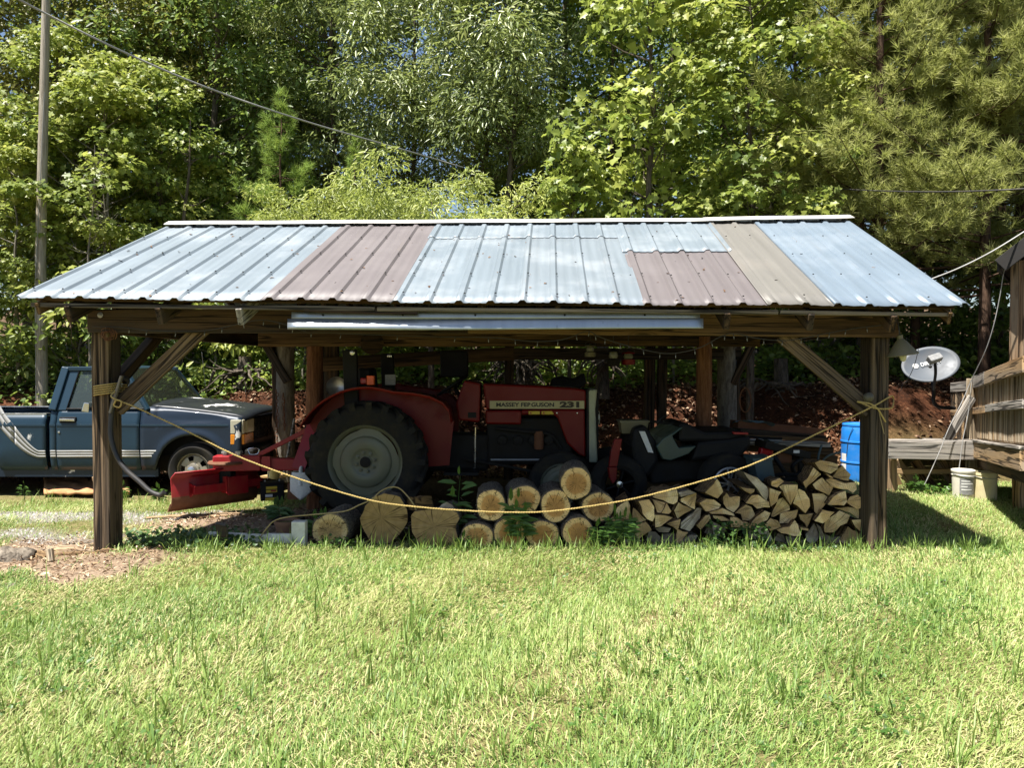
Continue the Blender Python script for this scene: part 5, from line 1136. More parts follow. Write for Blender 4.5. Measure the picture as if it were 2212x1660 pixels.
# greenhouse: roof, pillars, window frames, glass
zr_ = tz(799); zb_ = tz(884); yi = .15
def gpt(x, z, near=True):
    t = (z-zb_)/(zr_-zb_); y = (TY0+.045+yi*t) if near else (TY1-.045-yi*t); return Vector((x, y, z))
xA0, xA1 = tx(316), tx(252); xB0, xB1 = tx(106), tx(124)   # A pillar foot/top, rear of cab foot/top
b = MB()
def roof(u, v):
    x = xB1-.05+(xA1-xB1+.09)*u; yy = TY0+.045+yi+(TY1-TY0-.09-2*yi)*v; e = (2*u-1)**4*.035+(2*v-1)**4*.05; return Vector((x, yy, zr_+.055-e))
b.grid(roof, 12, 10); rf = b.build('cab_roof', 'truck blue', tk, smooth=60, fix=False); md = rf.modifiers.new('g', 'SOLIDIFY'); md.thickness = .03; md.offset = -1
for near in (True, False):
    MB().bar(gpt(xA0, zb_-.02, near), gpt(xA1, zr_+.02, near), .06, .05).build('pillar', 'truck blue', tk, bevel=.01)
    MB().bar(gpt(xB0+.02, zb_-.02, near), gpt(xB1-.0, zr_+.03, near), .06, .10, up=(1, 0, 0)).build('pillar', 'truck blue', tk, bevel=.012)
    MB().bar(gpt(xB1-.04, zr_+.01, near), gpt(xA1+.03, zr_+.01, near), .05, .06).build('roof_rail', 'truck blue', tk, bevel=.012)
    MB().hexa([gpt(xB0, zb_-.02, near), gpt(tx(138), zb_-.02, near), gpt(tx(138), zb_-.02, near)+Vector((0, .03, 0)), gpt(xB0, zb_-.02, near)+Vector((0, .03, 0)), gpt(xB1-.03, zr_, near), gpt(tx(153), zr_, near), gpt(tx(153), zr_, near)+Vector((0, .03, 0)), gpt(xB1-.03, zr_, near)+Vector((0, .03, 0))]).build('rear_quarter', 'truck blue', tk, bevel=.008)
    q = [gpt(tx(139), zb_+.0, near), gpt(xA0-.04, zb_, near), gpt(xA1-.03, zr_-.01, near), gpt(tx(154), zr_-.01, near)]
    ff = door if near else tk
    MB().add([p+Vector((0, .012, 0)) for p in q], [(0, 1, 2, 3)]).build('side_window', 'glass', ff, fix=False)
    fr = MB(); fr.tube(q, .014, 6, closed=True); fr.build('window_seal', 'black plastic', ff)
MB().add([gpt(xB0+.03, zb_, True), gpt(xB0+.03, zb_, False), gpt(xB1, zr_, False), gpt(xB1, zr_, True)], [(0, 1, 2, 3)]).build('rear_window', 'glass', tk, fix=False)
ws = [gpt(xA0, zb_-.02, True)+Vector((.03, .02, 0)), gpt(xA0, zb_-.02, False)+Vector((.03, -.02, 0)), gpt(xA1, zr_+.02, False)+Vector((.03, -.03, 0)), gpt(xA1, zr_+.02, True)+Vector((.03, .03, 0))]
b = MB(); b.grid(lambda u, v: (ws[0].lerp(ws[1], v)).lerp(ws[3].lerp(ws[2], v), u)+Vector((.16*math.sin(math.pi*v), 0, 0)), 6, 12); b.build('windshield', 'windshield', tk, smooth=60, fix=False)
for k in range(2): MB().tube([ws[0].lerp(ws[1], .25+.4*k)+Vector((.17, 0, .02)), ws[0].lerp(ws[1], .55+.38*k)+Vector((.13, 0, .12))], .008, 5).build('wiper', 'black plastic', tk)
MB().tube([ws[1]+Vector((.1, -.2, 0)), ws[1]+Vector((.0, -.15, .8))], .004, 5).build('antenna', 'chrome', tk)
# hood and front
def hoodf(u, v):
    x = xA0+.02+(xf+.03-xA0-.02)*u; z = ftop(x)+.012; c = math.sin(math.pi*v)**.6; y = TY0+.085+(TY1-TY0-.17)*v
    xx = x+.06*c*u; return Vector((xx, y, z+.055*c+.02*(abs(v-.5) < .36)*c - .05*max(0, u-.93)/.07))
b = MB(); b.grid(hoodf, 18, 24); hd_ = b.build('hood', 'truck hood paint', tk, smooth=50, fix=False); md = hd_.modifiers.new('g', 'SOLIDIFY'); md.thickness = .02; md.offset = -1
zg0, zg1 = tz(961), tz(908)
MB().bb(xf-.35, xf-.01, TY0+.05, TY1-.05, TG+.35, ftop(xf)-.02).build('nose', 'truck dark blue', tk, bevel=.02)
gr_ = MB().bb(xf-.02, xf+.03, TY0+.42, TY1-.42, zg0+.02, zg1-.005).build('grille', 'black plastic', tk, bevel=.006)
for k in range(3): z_ = zg0+.05+k*.075; MB().bb(xf+.028, xf+.045, TY0+.45, TY1-.45, z_, z_+.018).build('grille_bar', 'truck hood paint' if k == 9 else 'black steel', gr_)
for k in range(7): y_ = TY0+.52+k*.145; MB().bb(xf+.028, xf+.04, y_, y_+.012, zg0+.03, zg1-.01).build('grille_bar', 'black steel', gr_)
for s_, y0 in ((1, TY0-.006), (-1, TY1+.006)):
    ya, yb = y0, y0+s_*.40; zc_ = tz(938)
    MB().prism([Vector((xf-.14, ya, zc_)), Vector((xf-.14, ya, zg1)), Vector((xf+.02, ya+s_*.03, zg1)), Vector((xf+.02, ya+s_*.03, zc_))], (0, s_*.10, 0)).build('headlight', 'lamp glass', tk, bevel=.008)
    MB().bb(xf-.03, xf+.035, min(ya+s_*.13, yb), max(ya+s_*.13, yb), zc_+.003, zg1).build('headlight', 'lamp glass', tk, bevel=.008)
    MB().prism([Vector((xf-.14, ya, zg0)), Vector((xf-.14, ya, zc_-.008)), Vector((xf+.03, ya+s_*.03, zc_-.008)), Vector((xf+.03, ya+s_*.03, zg0))], (0, s_*.36, 0)).build('turn_signal', 'amber lamp', tk, bevel=.006)
bmp_ = MB(); bmp_.bar((xf+.09, TY0+.02, TG+.53), (xf+.09, TY1-.02, TG+.53), .13, .20, up=(0, 0, 1)); bmp_.build('front_bumper', 'black steel', tk, bevel=.03)
MB().bb(xf-.25, xf+.05, TY0+.06, TY1-.06, TG+.27, TG+.42).build('valance', 'black plastic', tk)
# bed, tailgate, underbody, wheel wells
MB().bb(xb1, xb0, TY0+.07, TY1-.07, tz(965), tz(962)+.02).build('bed_floor', 'truck dark blue', tk)
MB().bb(xb0-.05, xb0, TY0+.05, TY1-.05, tz(1000), tz(900)).build('bed_front', 'truck dark blue', tk)
MB().bb(xb1-.04, xb1+.01, TY0+.05, TY1-.05, tz(1000), tz(898)).build('tailgate', 'truck blue', tk, bevel=.01)
for y_ in (TY0+.03, TY1-.13): MB().bb(xb1, xb0+.0, y_, y_+.10, tz(897), tz(897)+.022).build('bed_rail', 'chrome', tk, bevel=.008)
MB().bb(xb1+.1, xf-.3, TY0+.28, TY1-.28, TG+.30, TG+.52).build('chassis', 'black steel', tk)
MB().bb(xc, xd, TY0+.09, TY1-.09, TG+.38, TG+.46).build('cab_floor', 'black plastic', tk)
for cx in (WXF, WXR):
    for y_ in (TY0+.30, TY1-.34): MB().bb(cx-RA-.08, cx+RA+.08, y_, y_+.04, TG+.3, tz(920)).build('wheel_well', 'black plastic', tk)
# cabin: bench seat, dash, steering wheel
MB().bb(xB0+.1, xB0+.28, TY0+.15, TY1-.15, TG+.75, tz(850)).build('seat_back', 'truck dark blue', tk, bevel=.05)
MB().bb(xB0+.2, xB0+.75, TY0+.15, TY1-.15, TG+.72, TG+.88).build('seat', 'truck dark blue', tk, bevel=.05)
MB().bb(xA0-.35, xA0+.05, TY0+.1, TY1-.1, tz(930), tz(886)).build('dashboard', 'black plastic', tk, bevel=.03)
c_ = Vector((xA0-.52, TY1-.5, tz(880))); MB().tube([c_+Vector((-.07*math.cos(q), .19*math.sin(q), .18*math.cos(q))) for q in np.linspace(0, 6.283, 25)[:-1]], .013, 6, closed=True).build('steering_wheel', 'black plastic', tk)
# side stripes: three silver bands low on door and fender that sweep up on the bed
def stripe(pts_lo, pts_hi, par):
    b = MB(); n = len(pts_lo)
    for (xa, za), (xb_, zb2) in zip(pts_lo, pts_hi):
        for x_, z_ in ((xa, za), (xb_, zb2)): b.v.append(Vector((x_, TY0+bulge(z_)-.0035, z_)))
    for i in range(n-1): b.f.append((2*i, 2*i+2, 2*i+3, 2*i+1)); b.m.append(0)
    o = b.build('stripe', 'decal silver', par, fix=False, smooth=60); md = o.modifiers.new('g', 'SOLIDIFY'); md.thickness = .0012; return o
for py0, py1 in ((973.5, 977.5), (979, 983), (984.3, 989)):
    for xa, xb_ in ((tx(106), xr-.006), (xr+.008, xd-.008), (xd+.010, tx(343)-.0)):
        stripe([(xa+(xb_-xa)*t/4, tz(py1)) for t in range(5)], [(xa+(xb_-xa)*t/4, tz(py0)) for t in range(5)], tk)
for k in range(3):          # on the bed the bands widen and climb to the rear
    for seg in ((96, 30), (28, -110)):
        lo, hi = [], []
        for p in np.linspace(seg[0], seg[1], 18):
            t = max(0, (80-p)/80); th = 4+8*min(1, t*1.6); base = 989-62*min(t, 1.7)**1.6; y1 = base-(2-k)*(th+1.6)
            lo.append((tx(p), tz(y1))); hi.append((tx(p), tz(y1-th)))
        stripe(lo, hi, tk)
# bright moulding line along the crease, handle, lock, mirror
for xa, xb_ in ((tx(-120), xb0), (xc, xr-.006), (xr+.008, xd-.006), (xd+.01, tx(492))):
    MB().bb(xa, xb_, TY0-.002, TY0+.012, tz(921.5), tz(917.5)).build('moulding', 'truck blue', tk, bevel=.002)
z_ = tz(909); MB().bb(tx(126), tx(162), TY0+.005, TY0+.03, z_-.045, z_+.045).build('handle_plate', 'black plastic', door, bevel=.008)
MB().bar((tx(128), TY0-.008, z_+.012), (tx(161), TY0-.008, z_+.006), .022, .032).build('door_handle', 'chrome', door, bevel=.006)
MB().lathe([(.016, 0), (.014, .008), (.0001, .01)], (tx(125.5), TY0+.004, tz(934)), (0, -1, 0), 10).build('lock', 'chrome', door)
MB().prism([Vector((tx(190), TY0-.02, tz(888))), Vector((tx(206), TY0-.02, tz(890))), Vector((tx(208), TY0-.02, tz(870))), Vector((tx(196), TY0-.02, tz(868)))], (0, -.15, 0)).build('mirror', 'chrome', tk, bevel=.012)
# wheels
for cx in (WXF, WXR):
    for yf, sg in ((TY0+.03, 1), (TY1-.03, -1)):
        o_ = Vector((cx, yf, WZ)); ax = (0, sg, 0)
        w0 = MB().lathe([(.215, .0), (.22, .012), (.205, .02), (.20, .07), (.19, .2)], o_, ax, 36).build('wheel', 'truck rim', tk, smooth=40)
        MB().lathe([(.21, .012), (.235, -.005), (.30, -.012), (.335, .02), (.352, .05), (.352, .19), (.335, .215), (.21, .2)], o_, ax, 40).build('tyre', 'rubber', w0, smooth=45)
        b = MB(); n_ = 40; rr = [(.20, .065), (.175, .04), (.115, .03), (.085, .035), (.08, .005), (.0001, .0)]
        for k in range(n_):
            q = 2*math.pi*k/n_
            for r_, h_ in rr: b.v.append(o_+Vector((math.cos(q)*r_, sg*h_, math.sin(q)*r_)))
        for k in range(n_):
            for i in range(len(rr)-1):
                if i == 1 and (k % 8) in (2, 3, 4): continue      # hand holes of the steel wheel
                a, c2 = k*len(rr)+i, ((k+1) % n_)*len(rr)+i; b.f.append((a, c2, c2+1, a+1)); b.m.append(0)
        b.build('rim', 'truck rim', w0, smooth=35)
        MB().lathe([(.055, .005), (.05, -.05), (.03, -.06), (.0001, -.062)], o_, ax, 16).build('hub', 'chrome', w0, smooth=40)
        for k in range(5): q = 2*math.pi*k/5; MB().lathe([(.012, .03), (.012, .01), (.0001, .008)], o_+Vector((math.cos(q)*.078, 0, math.sin(q)*.078)), ax, 8).build('lug_nut', 'steel', w0)

# ------------------------------------------------------------------ round logs
def log(px, py, rx, ry, D, L, label, mat='log end', cut=0.0):
    """a cross-cut log seen end on: bark shell and sawn end; local size 1 = its radius"""
    c = at(px, py, D); sx, sz = rx/F*D, ry/F*D; sd = random.random()*60; n = 36; rot = random.uniform(-.10, .10)
    def rad(q): return 1+0.045*mnoise.noise(Vector((math.cos(q)*1.3+sd, math.sin(q)*1.3, 0)))*2+0.02*mnoise.noise(Vector((math.cos(q)*5+sd, math.sin(q)*5, 3)))
    M = Matrix.Translation(c) @ Matrix.Rotation(rot, 4, 'Z') @ Matrix.Diagonal((sx, 1, sz, 1))
    t = bpy.data.objects.new('log', None)
    b = MB(); ks = 8
    for i in range(ks+1):
        y = 0.004+L*i/ks
        for j in range(n):
            q = 2*math.pi*j/n; bk = 1.055+0.05*mnoise.noise(Vector((math.cos(q)*7+sd, math.sin(q)*7, y*9)))+0.03*mnoise.noise(Vector((math.cos(q)*17+sd, math.sin(q)*17, y*22)))
            b.v.append(M @ Vector((math.cos(q)*rad(q)*bk, y, math.sin(q)*rad(q)*bk)))
    for i in range(ks):
        for j in range(n): b.f.append((i*n+j, i*n+(j+1) % n, (i+1)*n+(j+1) % n, (i+1)*n+j)); b.m.append(0)
    b.f.append(tuple(range(n))); b.m.append(0); b.f.append(tuple(ks*n+j for j in range(n))); b.m.append(0)
    o = b.build('log', 'log bark', None, M=M, smooth=60); tag(o, label, 'log', 'cut logs stacked in front of the tractor')
    e = MB(); e.v.append(M @ Vector((0, -.012, 0)))
    for k, rr in enumerate((.35, .7, .97, 1.0)):
        for j in range(n):
            q = 2*math.pi*j/n; y = -.012+.004*mnoise.noise(Vector((math.cos(q)*3*rr+sd, math.sin(q)*3*rr, 5))); e.v.append(M @ Vector((math.cos(q)*rad(q)*rr, y if k < 3 else .02, math.sin(q)*rad(q)*rr)))
    for j in range(n): e.f.append((0, 1+(j+1) % n, 1+j)); e.m.append(0)
    for k in range(3):
        for j in range(n): e.f.append((1+k*n+j, 1+k*n+(j+1) % n, 1+(k+1)*n+(j+1) % n, 1+(k+1)*n+j)); e.m.append(0)
    e.build('sawn_end', mat, o, M=M, smooth=40)
    return o
def z4(x, y): return full(x, y, 1350, 1300, 4.424)
K4 = 4.424*1.35578
for x, y, rx, ry, D, L, lb, mt in (
    (388, 797, 186, 206, 6.70, .45, 'log with a white chip on its end, first of the upper row', 'log end'),
    (822, 727, 208, 186, 6.72, .45, 'upper log half covered by the leafy weed', 'log end'),
    (1222, 808, 190, 216, 6.70, .45, 'upper log with slanting saw marks under the topmost log', 'log end'),
    (1492, 515, 200, 208, 6.69, .46, 'topmost log with dark flaking bark crowning the pile', 'log end'),
    (1777, 820, 208, 190, 6.72, .47, 'upper log crossed by the rope next to the split wood', 'log end'),
    (205, 1212, 212, 184, 6.66, .46, 'bottom log next to the jagged stump piece', 'log end'),
    (630, 1160, 198, 210, 6.65, .46, 'bottom log with a split open crack', 'log end'),
    (1055, 1182, 212, 186, 6.66, .46, 'bottom log soiled with mud under the weed', 'log end'),
    (1517, 1150, 208, 190, 6.65, .46, 'bottom log with reddish heartwood beside the green weeds', 'log end')):
    px, py = z4(x, y); log(px, py, rx/K4, ry/K4, D, L, lb, mt)
px, py = full(300, 1130, 900, 1300, 4.424); log(px, py, 245/K4, 215/K4, 6.74, .42, 'short fat log with a sunken dark end beside the white frame', 'old log end')
def chunk(name, poly, D, L, label, mats, cat, group=None, pith=None, jit=0.012, back=0.86, slope=None, tilt=0.0, sub='split_face'):
    """a piece of wood whose near end has the outline POLY (pixels), L long; ends and bark or split sides"""
    P = [at(x, y, D) for x, y in poly]; c = sum(P, Vector())/len(P)
    # subdivide the outline with a little roughness
    Q = []
    for i, p in enumerate(P):
        q = P[(i+1) % len(P)]; m = max(1, int((q-p).length/.045))
        for k in range(m):
            r = p.lerp(q, k/m)
            if k: r += Vector((random.gauss(0, jit*.35), 0, random.gauss(0, jit*.35)))
            Q.append(r)
    if pith is None:     # the sharpest corner is the heart of the log
        best = 9
        for i, p in enumerate(P):
            a, d = (P[i-1]-p).normalized(), (P[(i+1) % len(P)]-p).normalized(); an = a.angle(d, 3)
            if an < best: best, pith = an, p
    else: pith = at(*pith, D)
    n = len(Q); b = MB(); dv = Vector((random.uniform(-.10, .10), L, random.uniform(-.05, .03)))
    rings = 4
    for k in range(rings+1):
        t = k/rings; sc = 1-(1-back)*t
        for p in Q: b.v.append(c+(p-c)*sc+dv*t+(Vector((random.gauss(0, .004), 0, random.gauss(0, .004))) if 0 < k else Vector()))
    for k in range(rings):
        for j in range(n): b.f.append((k*n+j, k*n+(j+1) % n, (k+1)*n+(j+1) % n, (k+1)*n+j)); b.m.append(0)
    b.f.append(tuple(rings*n+j for j in range(n))); b.m.append(0)
    # near end: a fan with relief
    sl = Vector((random.uniform(-.12, .12), 0, random.uniform(-.12, .12))) if slope is None else Vector(slope)
    for j in range(n): b.v[j] = b.v[j]+Vector((0, (b.v[j]-c).dot(sl)+random.gauss(0, .002), 0))
    M = Matrix.Translation(pith); o = b.build(name, mats[1], None, M=M); tag(o, label, cat, group)
    e = MB(); e.v = [b.v[j]+Vector((0, -.003, 0)) for j in range(n)]; h = [c+(b.v[j]-c)*.55+Vector((0, random.gauss(0, .004)-.003, 0)) for j in range(n)]; 
    for hh in h: hh.y = c.y+(hh-c).dot(sl)+random.gauss(0, .003)-.004
    e.v += h; e.v.append(c+Vector((0, -.005, 0)))
    for j in range(n): e.f += [(j, (j+1) % n, n+(j+1) % n, n+j), (n+j, n+(j+1) % n, 2*n)]; e.m += [0, 0]
    e.build(sub, mats[0], o, M=M, fix=False); return o
def zpoly(pts, ox, oy, sc): return [full(x, y, ox, oy, sc) for x, y in pts]
GL = 'cut logs stacked in front of the tractor'
chunk('log', zpoly([(690, 960), (760, 800), (850, 690), (1000, 640), (1200, 690), (1290, 860), (1290, 1030), (1190, 1180), (1060, 1300), (930, 1310), (800, 1260), (735, 1120)], 900, 1300, 4.424), 6.76, .40, 'big half split log with the tan cord over its top', ('old log end', 'log bark'), 'log', GL, pith=full(960, 960, 900, 1300, 4.424), sub='sawn_end', back=.95)
# bark cap above the big log's end
chunk('log', zpoly([(1345, 930), (1390, 880), (1640, 860), (1800, 850), (1940, 900), (1970, 970), (1920, 1070), (1945, 1200), (1950, 1300), (1900, 1370), (1700, 1350), (1450, 1280), (1360, 1140)], 900, 1300, 4.424), 6.70, .34, 'dirty jagged stump piece with a torn slab standing on top', ('old log end', 'log bark'), 'log', GL, pith=full(1640, 1080, 900, 1300, 4.424), sub='sawn_end', back=.9)
chunk('wood_slab', zpoly([(1380, 870), (1400, 690), (1475, 770), (1480, 690), (1612, 678), (1655, 860), (1520, 880)], 900, 1300, 4.424), 6.74, .07, 'torn upright slab of wood on the jagged stump piece', ('brown timber', 'brown timber'), 'wood slab', None, jit=.008)
chunk('wood_slab', zpoly([(1690, 850), (1740, 790), (1810, 755), (1880, 800), (1945, 895), (1800, 880)], 900, 1300, 4.424), 6.80, .16, 'pale rotten bark lump behind the jagged stump piece', ('grey split end', 'log bark'), 'bark lump', None, jit=.02)
# ------------------------------------------------------------------ split firewood, each piece its own
FW = [  # (source window, label, outline, tone)
 (5, 'wide wedge on top of the course, touched by the rope', [(640, 765), (700, 690), (985, 645), (1005, 760), (990, 835), (940, 870)], 0),
 (5, 'quarter round with a pale rim next to the last round log', [(105, 985), (130, 915), (200, 860), (290, 815), (320, 960), (355, 1110), (260, 1085), (130, 1045)], 0),
 (5, 'narrow triangular split beside the pale rimmed quarter round', [(365, 915), (550, 1090), (430, 1145), (395, 1100), (355, 1080)], 0),
 (5, 'thick tall split with a flat dark top under the rope', [(440, 825), (590, 800), (660, 900), (670, 1050), (640, 1115), (560, 1080), (500, 1000), (480, 900)], 0),
 (5, 'half of a cracked log below the wide wedge, outer piece', [(640, 800), (830, 850), (755, 990), (700, 980)], 0),
 (5, 'triangular half of a cracked log below the wide wedge', [(840, 850), (910, 970), (870, 1005), (765, 995)], 0),
 (5, 'pie shaped split with a curved pale edge in the upper course', [(950, 960), (1010, 840), (1205, 945), (1080, 1010), (1000, 1080)], 0),
 (5, 'blocky square topped split resting on the pie shaped one', [(1040, 790), (1140, 750), (1270, 710), (1245, 940), (1190, 920), (1040, 825)], 0),
 (5, 'dark grey weathered slab behind the blocky split', [(1010, 700), (1160, 665), (1265, 708), (1140, 742), (1050, 765)], 2),
 (5, 'bark edged chunk leaning against the spoked wheel', [(1390, 700), (1560, 505), (1600, 560), (1650, 690), (1570, 785)], 0),
 (5, 'notched pale round end below the spoked wheel', [(1650, 760), (1700, 705), (1740, 770), (1890, 760), (1880, 900), (1800, 990), (1700, 930), (1650, 850)], 0),
 (5, 'oval cracked end under the bark edged chunk', [(1310, 850), (1410, 790), (1520, 805), (1620, 880), (1580, 945), (1400, 970), (1350, 900)], 0),
 (5, 'flat tapering split under the notched round end', [(1440, 980), (1640, 925), (1810, 1010), (1815, 1040), (1680, 1010), (1480, 1000)], 0),
 (5, 'thin pale split lying below the flat tapering one', [(1500, 1030), (1640, 1040), (1760, 1100), (1620, 1105), (1520, 1070)], 0),
 (5, 'dark cracked lump low in the course by the ivy', [(1480, 1110), (1620, 1180), (1735, 1150), (1660, 1290), (1520, 1380), (1500, 1240)], 2),
 (5, 'slim upright sliver beside the dark cracked lump', [(1380, 1270), (1460, 1130), (1500, 1250), (1510, 1350)], 2),
 (5, 'flat topped tan split in the second course', [(670, 1020), (830, 1030), (930, 1060), (850, 1110), (750, 1190), (680, 1200)], 0),
 (5, 'small ragged triangle between the tan split and the slab', [(840, 1150), (920, 1120), (1040, 1080), (1010, 1210), (985, 1235), (930, 1190)], 0),
 (5, 'grey sawn slab tilted across the middle of the pile', [(1040, 1130), (1160, 1030), (1280, 920), (1340, 930), (1320, 1070), (1170, 1255), (1040, 1210)], 2),
 (5, 'honey brown block tucked behind the tilted grey slab', [(1270, 1170), (1400, 1030), (1460, 1020), (1470, 1080), (1320, 1230)], 1),
 (5, 'broad grey tan block behind the leafy weeds', [(350, 1190), (540, 1120), (630, 1240), (440, 1370), (380, 1290)], 0),
 (5, 'squat five sided block in the bottom course', [(545, 1390), (590, 1260), (680, 1260), (750, 1330), (750, 1430), (640, 1430)], 2),
 (5, 'rotten hollow piece above the squat five sided block', [(680, 1220), (790, 1190), (900, 1210), (870, 1270), (740, 1270)], 2),
 (5, 'shaded square block at the bottom beside the squat one', [(780, 1290), (980, 1290), (980, 1440), (790, 1430)], 2),
 (5, 'bottom wedge fanning out under the tilted grey slab', [(990, 1220), (1150, 1270), (1000, 1430), (985, 1430)], 0),
 (5, 'dark bottom piece half hidden by leafy weeds', [(170, 1350), (340, 1290), (400, 1370), (480, 1440), (240, 1450)], 2),
 (5, 'low flat split between round log and leafy weeds', [(10, 1080), (90, 1040), (260, 1100), (160, 1160)], 0),
 (5, 'ringed brown end beside the ivy', [(1750, 1060), (1800, 1050), (1930, 1120), (1920, 1200), (1760, 1190)], 1),
 (5, 'dim piece lying on the ground in the gap of the bottom course', [(1060, 1400), (1180, 1310), (1280, 1310), (1240, 1420)], 2),
 (6, 'long grey slab slanting down in front of the dark bin', [(240, 360), (300, 390), (430, 440), (560, 560), (590, 640), (560, 760), (470, 640)], 2),
 (6, 'small pale offcut under the long slanting slab', [(205, 560), (300, 580), (400, 590), (390, 625), (350, 655), (280, 620)], 0),
 (6, 'jagged flat piece under the long slanting slab', [(280, 770), (360, 670), (450, 665), (590, 760), (600, 830), (430, 845), (370, 790)], 0),
 (6, 'split with a bitten edge beside the slanting slab', [(590, 575), (735, 625), (690, 750), (610, 820), (590, 700)], 0),
 (6, 'small block perched below the dark bin', [(615, 490), (720, 445), (780, 490), (690, 570), (615, 545)], 0),
 (6, 'large inverted triangle in the upper course', [(720, 560), (760, 530), (945, 530), (955, 630), (870, 800)], 0),
 (6, 'large half round with a bright curved rim', [(965, 585), (1040, 620), (1105, 720), (1115, 810), (1060, 905), (900, 775)], 0),
 (6, 'ringed wedge left of the bright rimmed half round', [(700, 720), (760, 700), (850, 810), (855, 860), (640, 950), (610, 945)], 0),
 (6, 'cracked two lobed split near the pile middle', [(145, 905), (280, 790), (350, 820), (395, 910), (380, 980), (335, 1000), (245, 995), (220, 910)], 0),
 (6, 'leaf shaped split with brown rings', [(340, 1060), (420, 950), (530, 870), (600, 900), (560, 990), (420, 1070)], 1),
 (6, 'small orange brown triangle below the ringed wedge', [(530, 1050), (600, 970), (700, 1000), (740, 1080), (600, 1130)], 1),
 (6, 'quarter slice with curved lower edge in mid pile', [(720, 1040), (730, 910), (955, 850), (930, 950), (850, 1030)], 1),
 (6, 'silver grey weathered chunk standing in the ivy', [(310, 1270), (320, 1110), (470, 1065), (570, 1120), (630, 1230), (570, 1325), (480, 1260)], 2),
 (6, 'peaked split with a long tail near the bottom', [(680, 1115), (850, 1080), (920, 995), (1005, 1180), (960, 1200), (740, 1160)], 0),
 (6, 'small downward pointing triangle in mid pile', [(970, 920), (1155, 900), (1075, 1090)], 0),
 (6, 'thin strip under the downward pointing triangle', [(980, 1085), (1090, 1100), (1090, 1130), (1000, 1115)], 0),
 (6, 'heart shaped grey end in the bottom course', [(1055, 1180), (1170, 1030), (1230, 1180), (1220, 1250), (1140, 1310), (1070, 1260)], 2),
 (6, 'rounded flank piece against the heart shaped end', [(1190, 1040), (1250, 1080), (1295, 1180), (1280, 1250), (1235, 1240), (1235, 1170)], 2),
 (6, 'pale quarter with visible growth rings', [(1170, 1000), (1270, 855), (1435, 890), (1350, 990), (1280, 1035)], 0),
 (6, 'biggest golden split near the blue barrel', [(1300, 1150), (1310, 1010), (1500, 870), (1635, 930), (1590, 1030), (1420, 1150)], 1),
 (6, 'striped triangular split above the pale quarter', [(1150, 650), (1290, 650), (1360, 710), (1200, 910), (1170, 880)], 0),
 (6, 'tan wedge under the lumpy long piece', [(1350, 790), (1420, 690), (1575, 615), (1590, 750), (1550, 800), (1400, 800)], 0),
 (6, 'bulky block touching the corner post', [(1590, 760), (1640, 690), (1730, 660), (1790, 720), (1790, 830), (1720, 850), (1640, 800)], 1),
 (6, 'long flat brown split below the bulky block', [(1425, 830), (1600, 820), (1780, 850), (1785, 930), (1740, 975), (1640, 900)], 1),
 (6, 'bark edged split against the post foot', [(1650, 990), (1780, 980), (1825, 1040), (1825, 1190), (1790, 1160), (1700, 1080)], 1),
 (6, 'bottom corner wedge with fanned rings by the post', [(1510, 1260), (1600, 1070), (1720, 1140), (1790, 1240), (1700, 1300), (1560, 1310)], 0),
 (6, 'low dark wedge under the biggest golden split', [(1290, 1310), (1310, 1170), (1400, 1210), (1500, 1200), (1505, 1290)], 2),
 (6, 'bottom rough block beside the silver grey chunk', [(635, 1250), (700, 1160), (780, 1190), (805, 1290)], 2),
 (6, 'bottom block partly green with ivy', [(805, 1200), (960, 1220), (1000, 1240), (930, 1300), (810, 1290)], 2),
 (6, 'grey backed half log crowning the stack by the barrel', [(1180, 250), (1250, 215), (1390, 240), (1475, 270), (1470, 330), (1380, 390), (1240, 340)], 1),
 (6, 'thin splinter below the crowning half log', [(1320, 385), (1400, 425), (1415, 448), (1370, 440)], 0),
 (6, 'square end tilted up on the high corner of the stack', [(1020, 500), (1110, 400), (1160, 310), (1260, 400), (1060, 580)], 0),
 (6, 'second square end below the tilted one', [(1150, 530), (1270, 440), (1410, 570), (1360, 670), (1190, 590)], 1),
 (6, 'lumpy long piece with an orange stain beside the barrel', [(1325, 475), (1390, 450), (1560, 510), (1700, 500), (1715, 590), (1660, 640), (1540, 590), (1400, 560)], 0),
 (6, 'bark rimmed chunk directly in front of the blue barrel', [(1410, 430), (1480, 330), (1540, 285), (1640, 400), (1610, 480)], 1),
 (6, 'brown block under the cracked two lobed split', [(225, 1010), (300, 1020), (360, 1060), (340, 1100), (235, 1085)], 1),
]
SRC = {5: (1780, 1300, 4.8825), 6: (2120, 1300, 4.424)}
for k, (w, lb, poly, tone) in enumerate(FW):
    D = 6.72+random.uniform(-.05, .05)+(0.05 if tone == 2 else 0)
    chunk('firewood', zpoly(poly, *SRC[w]), D, random.uniform(.36, .44), lb, (('split end', 'split side'), ('split end', 'brown timber'), ('grey split end', 'log bark'))[tone], 'firewood', 'split firewood stacked between the logs and the post', back=.9)
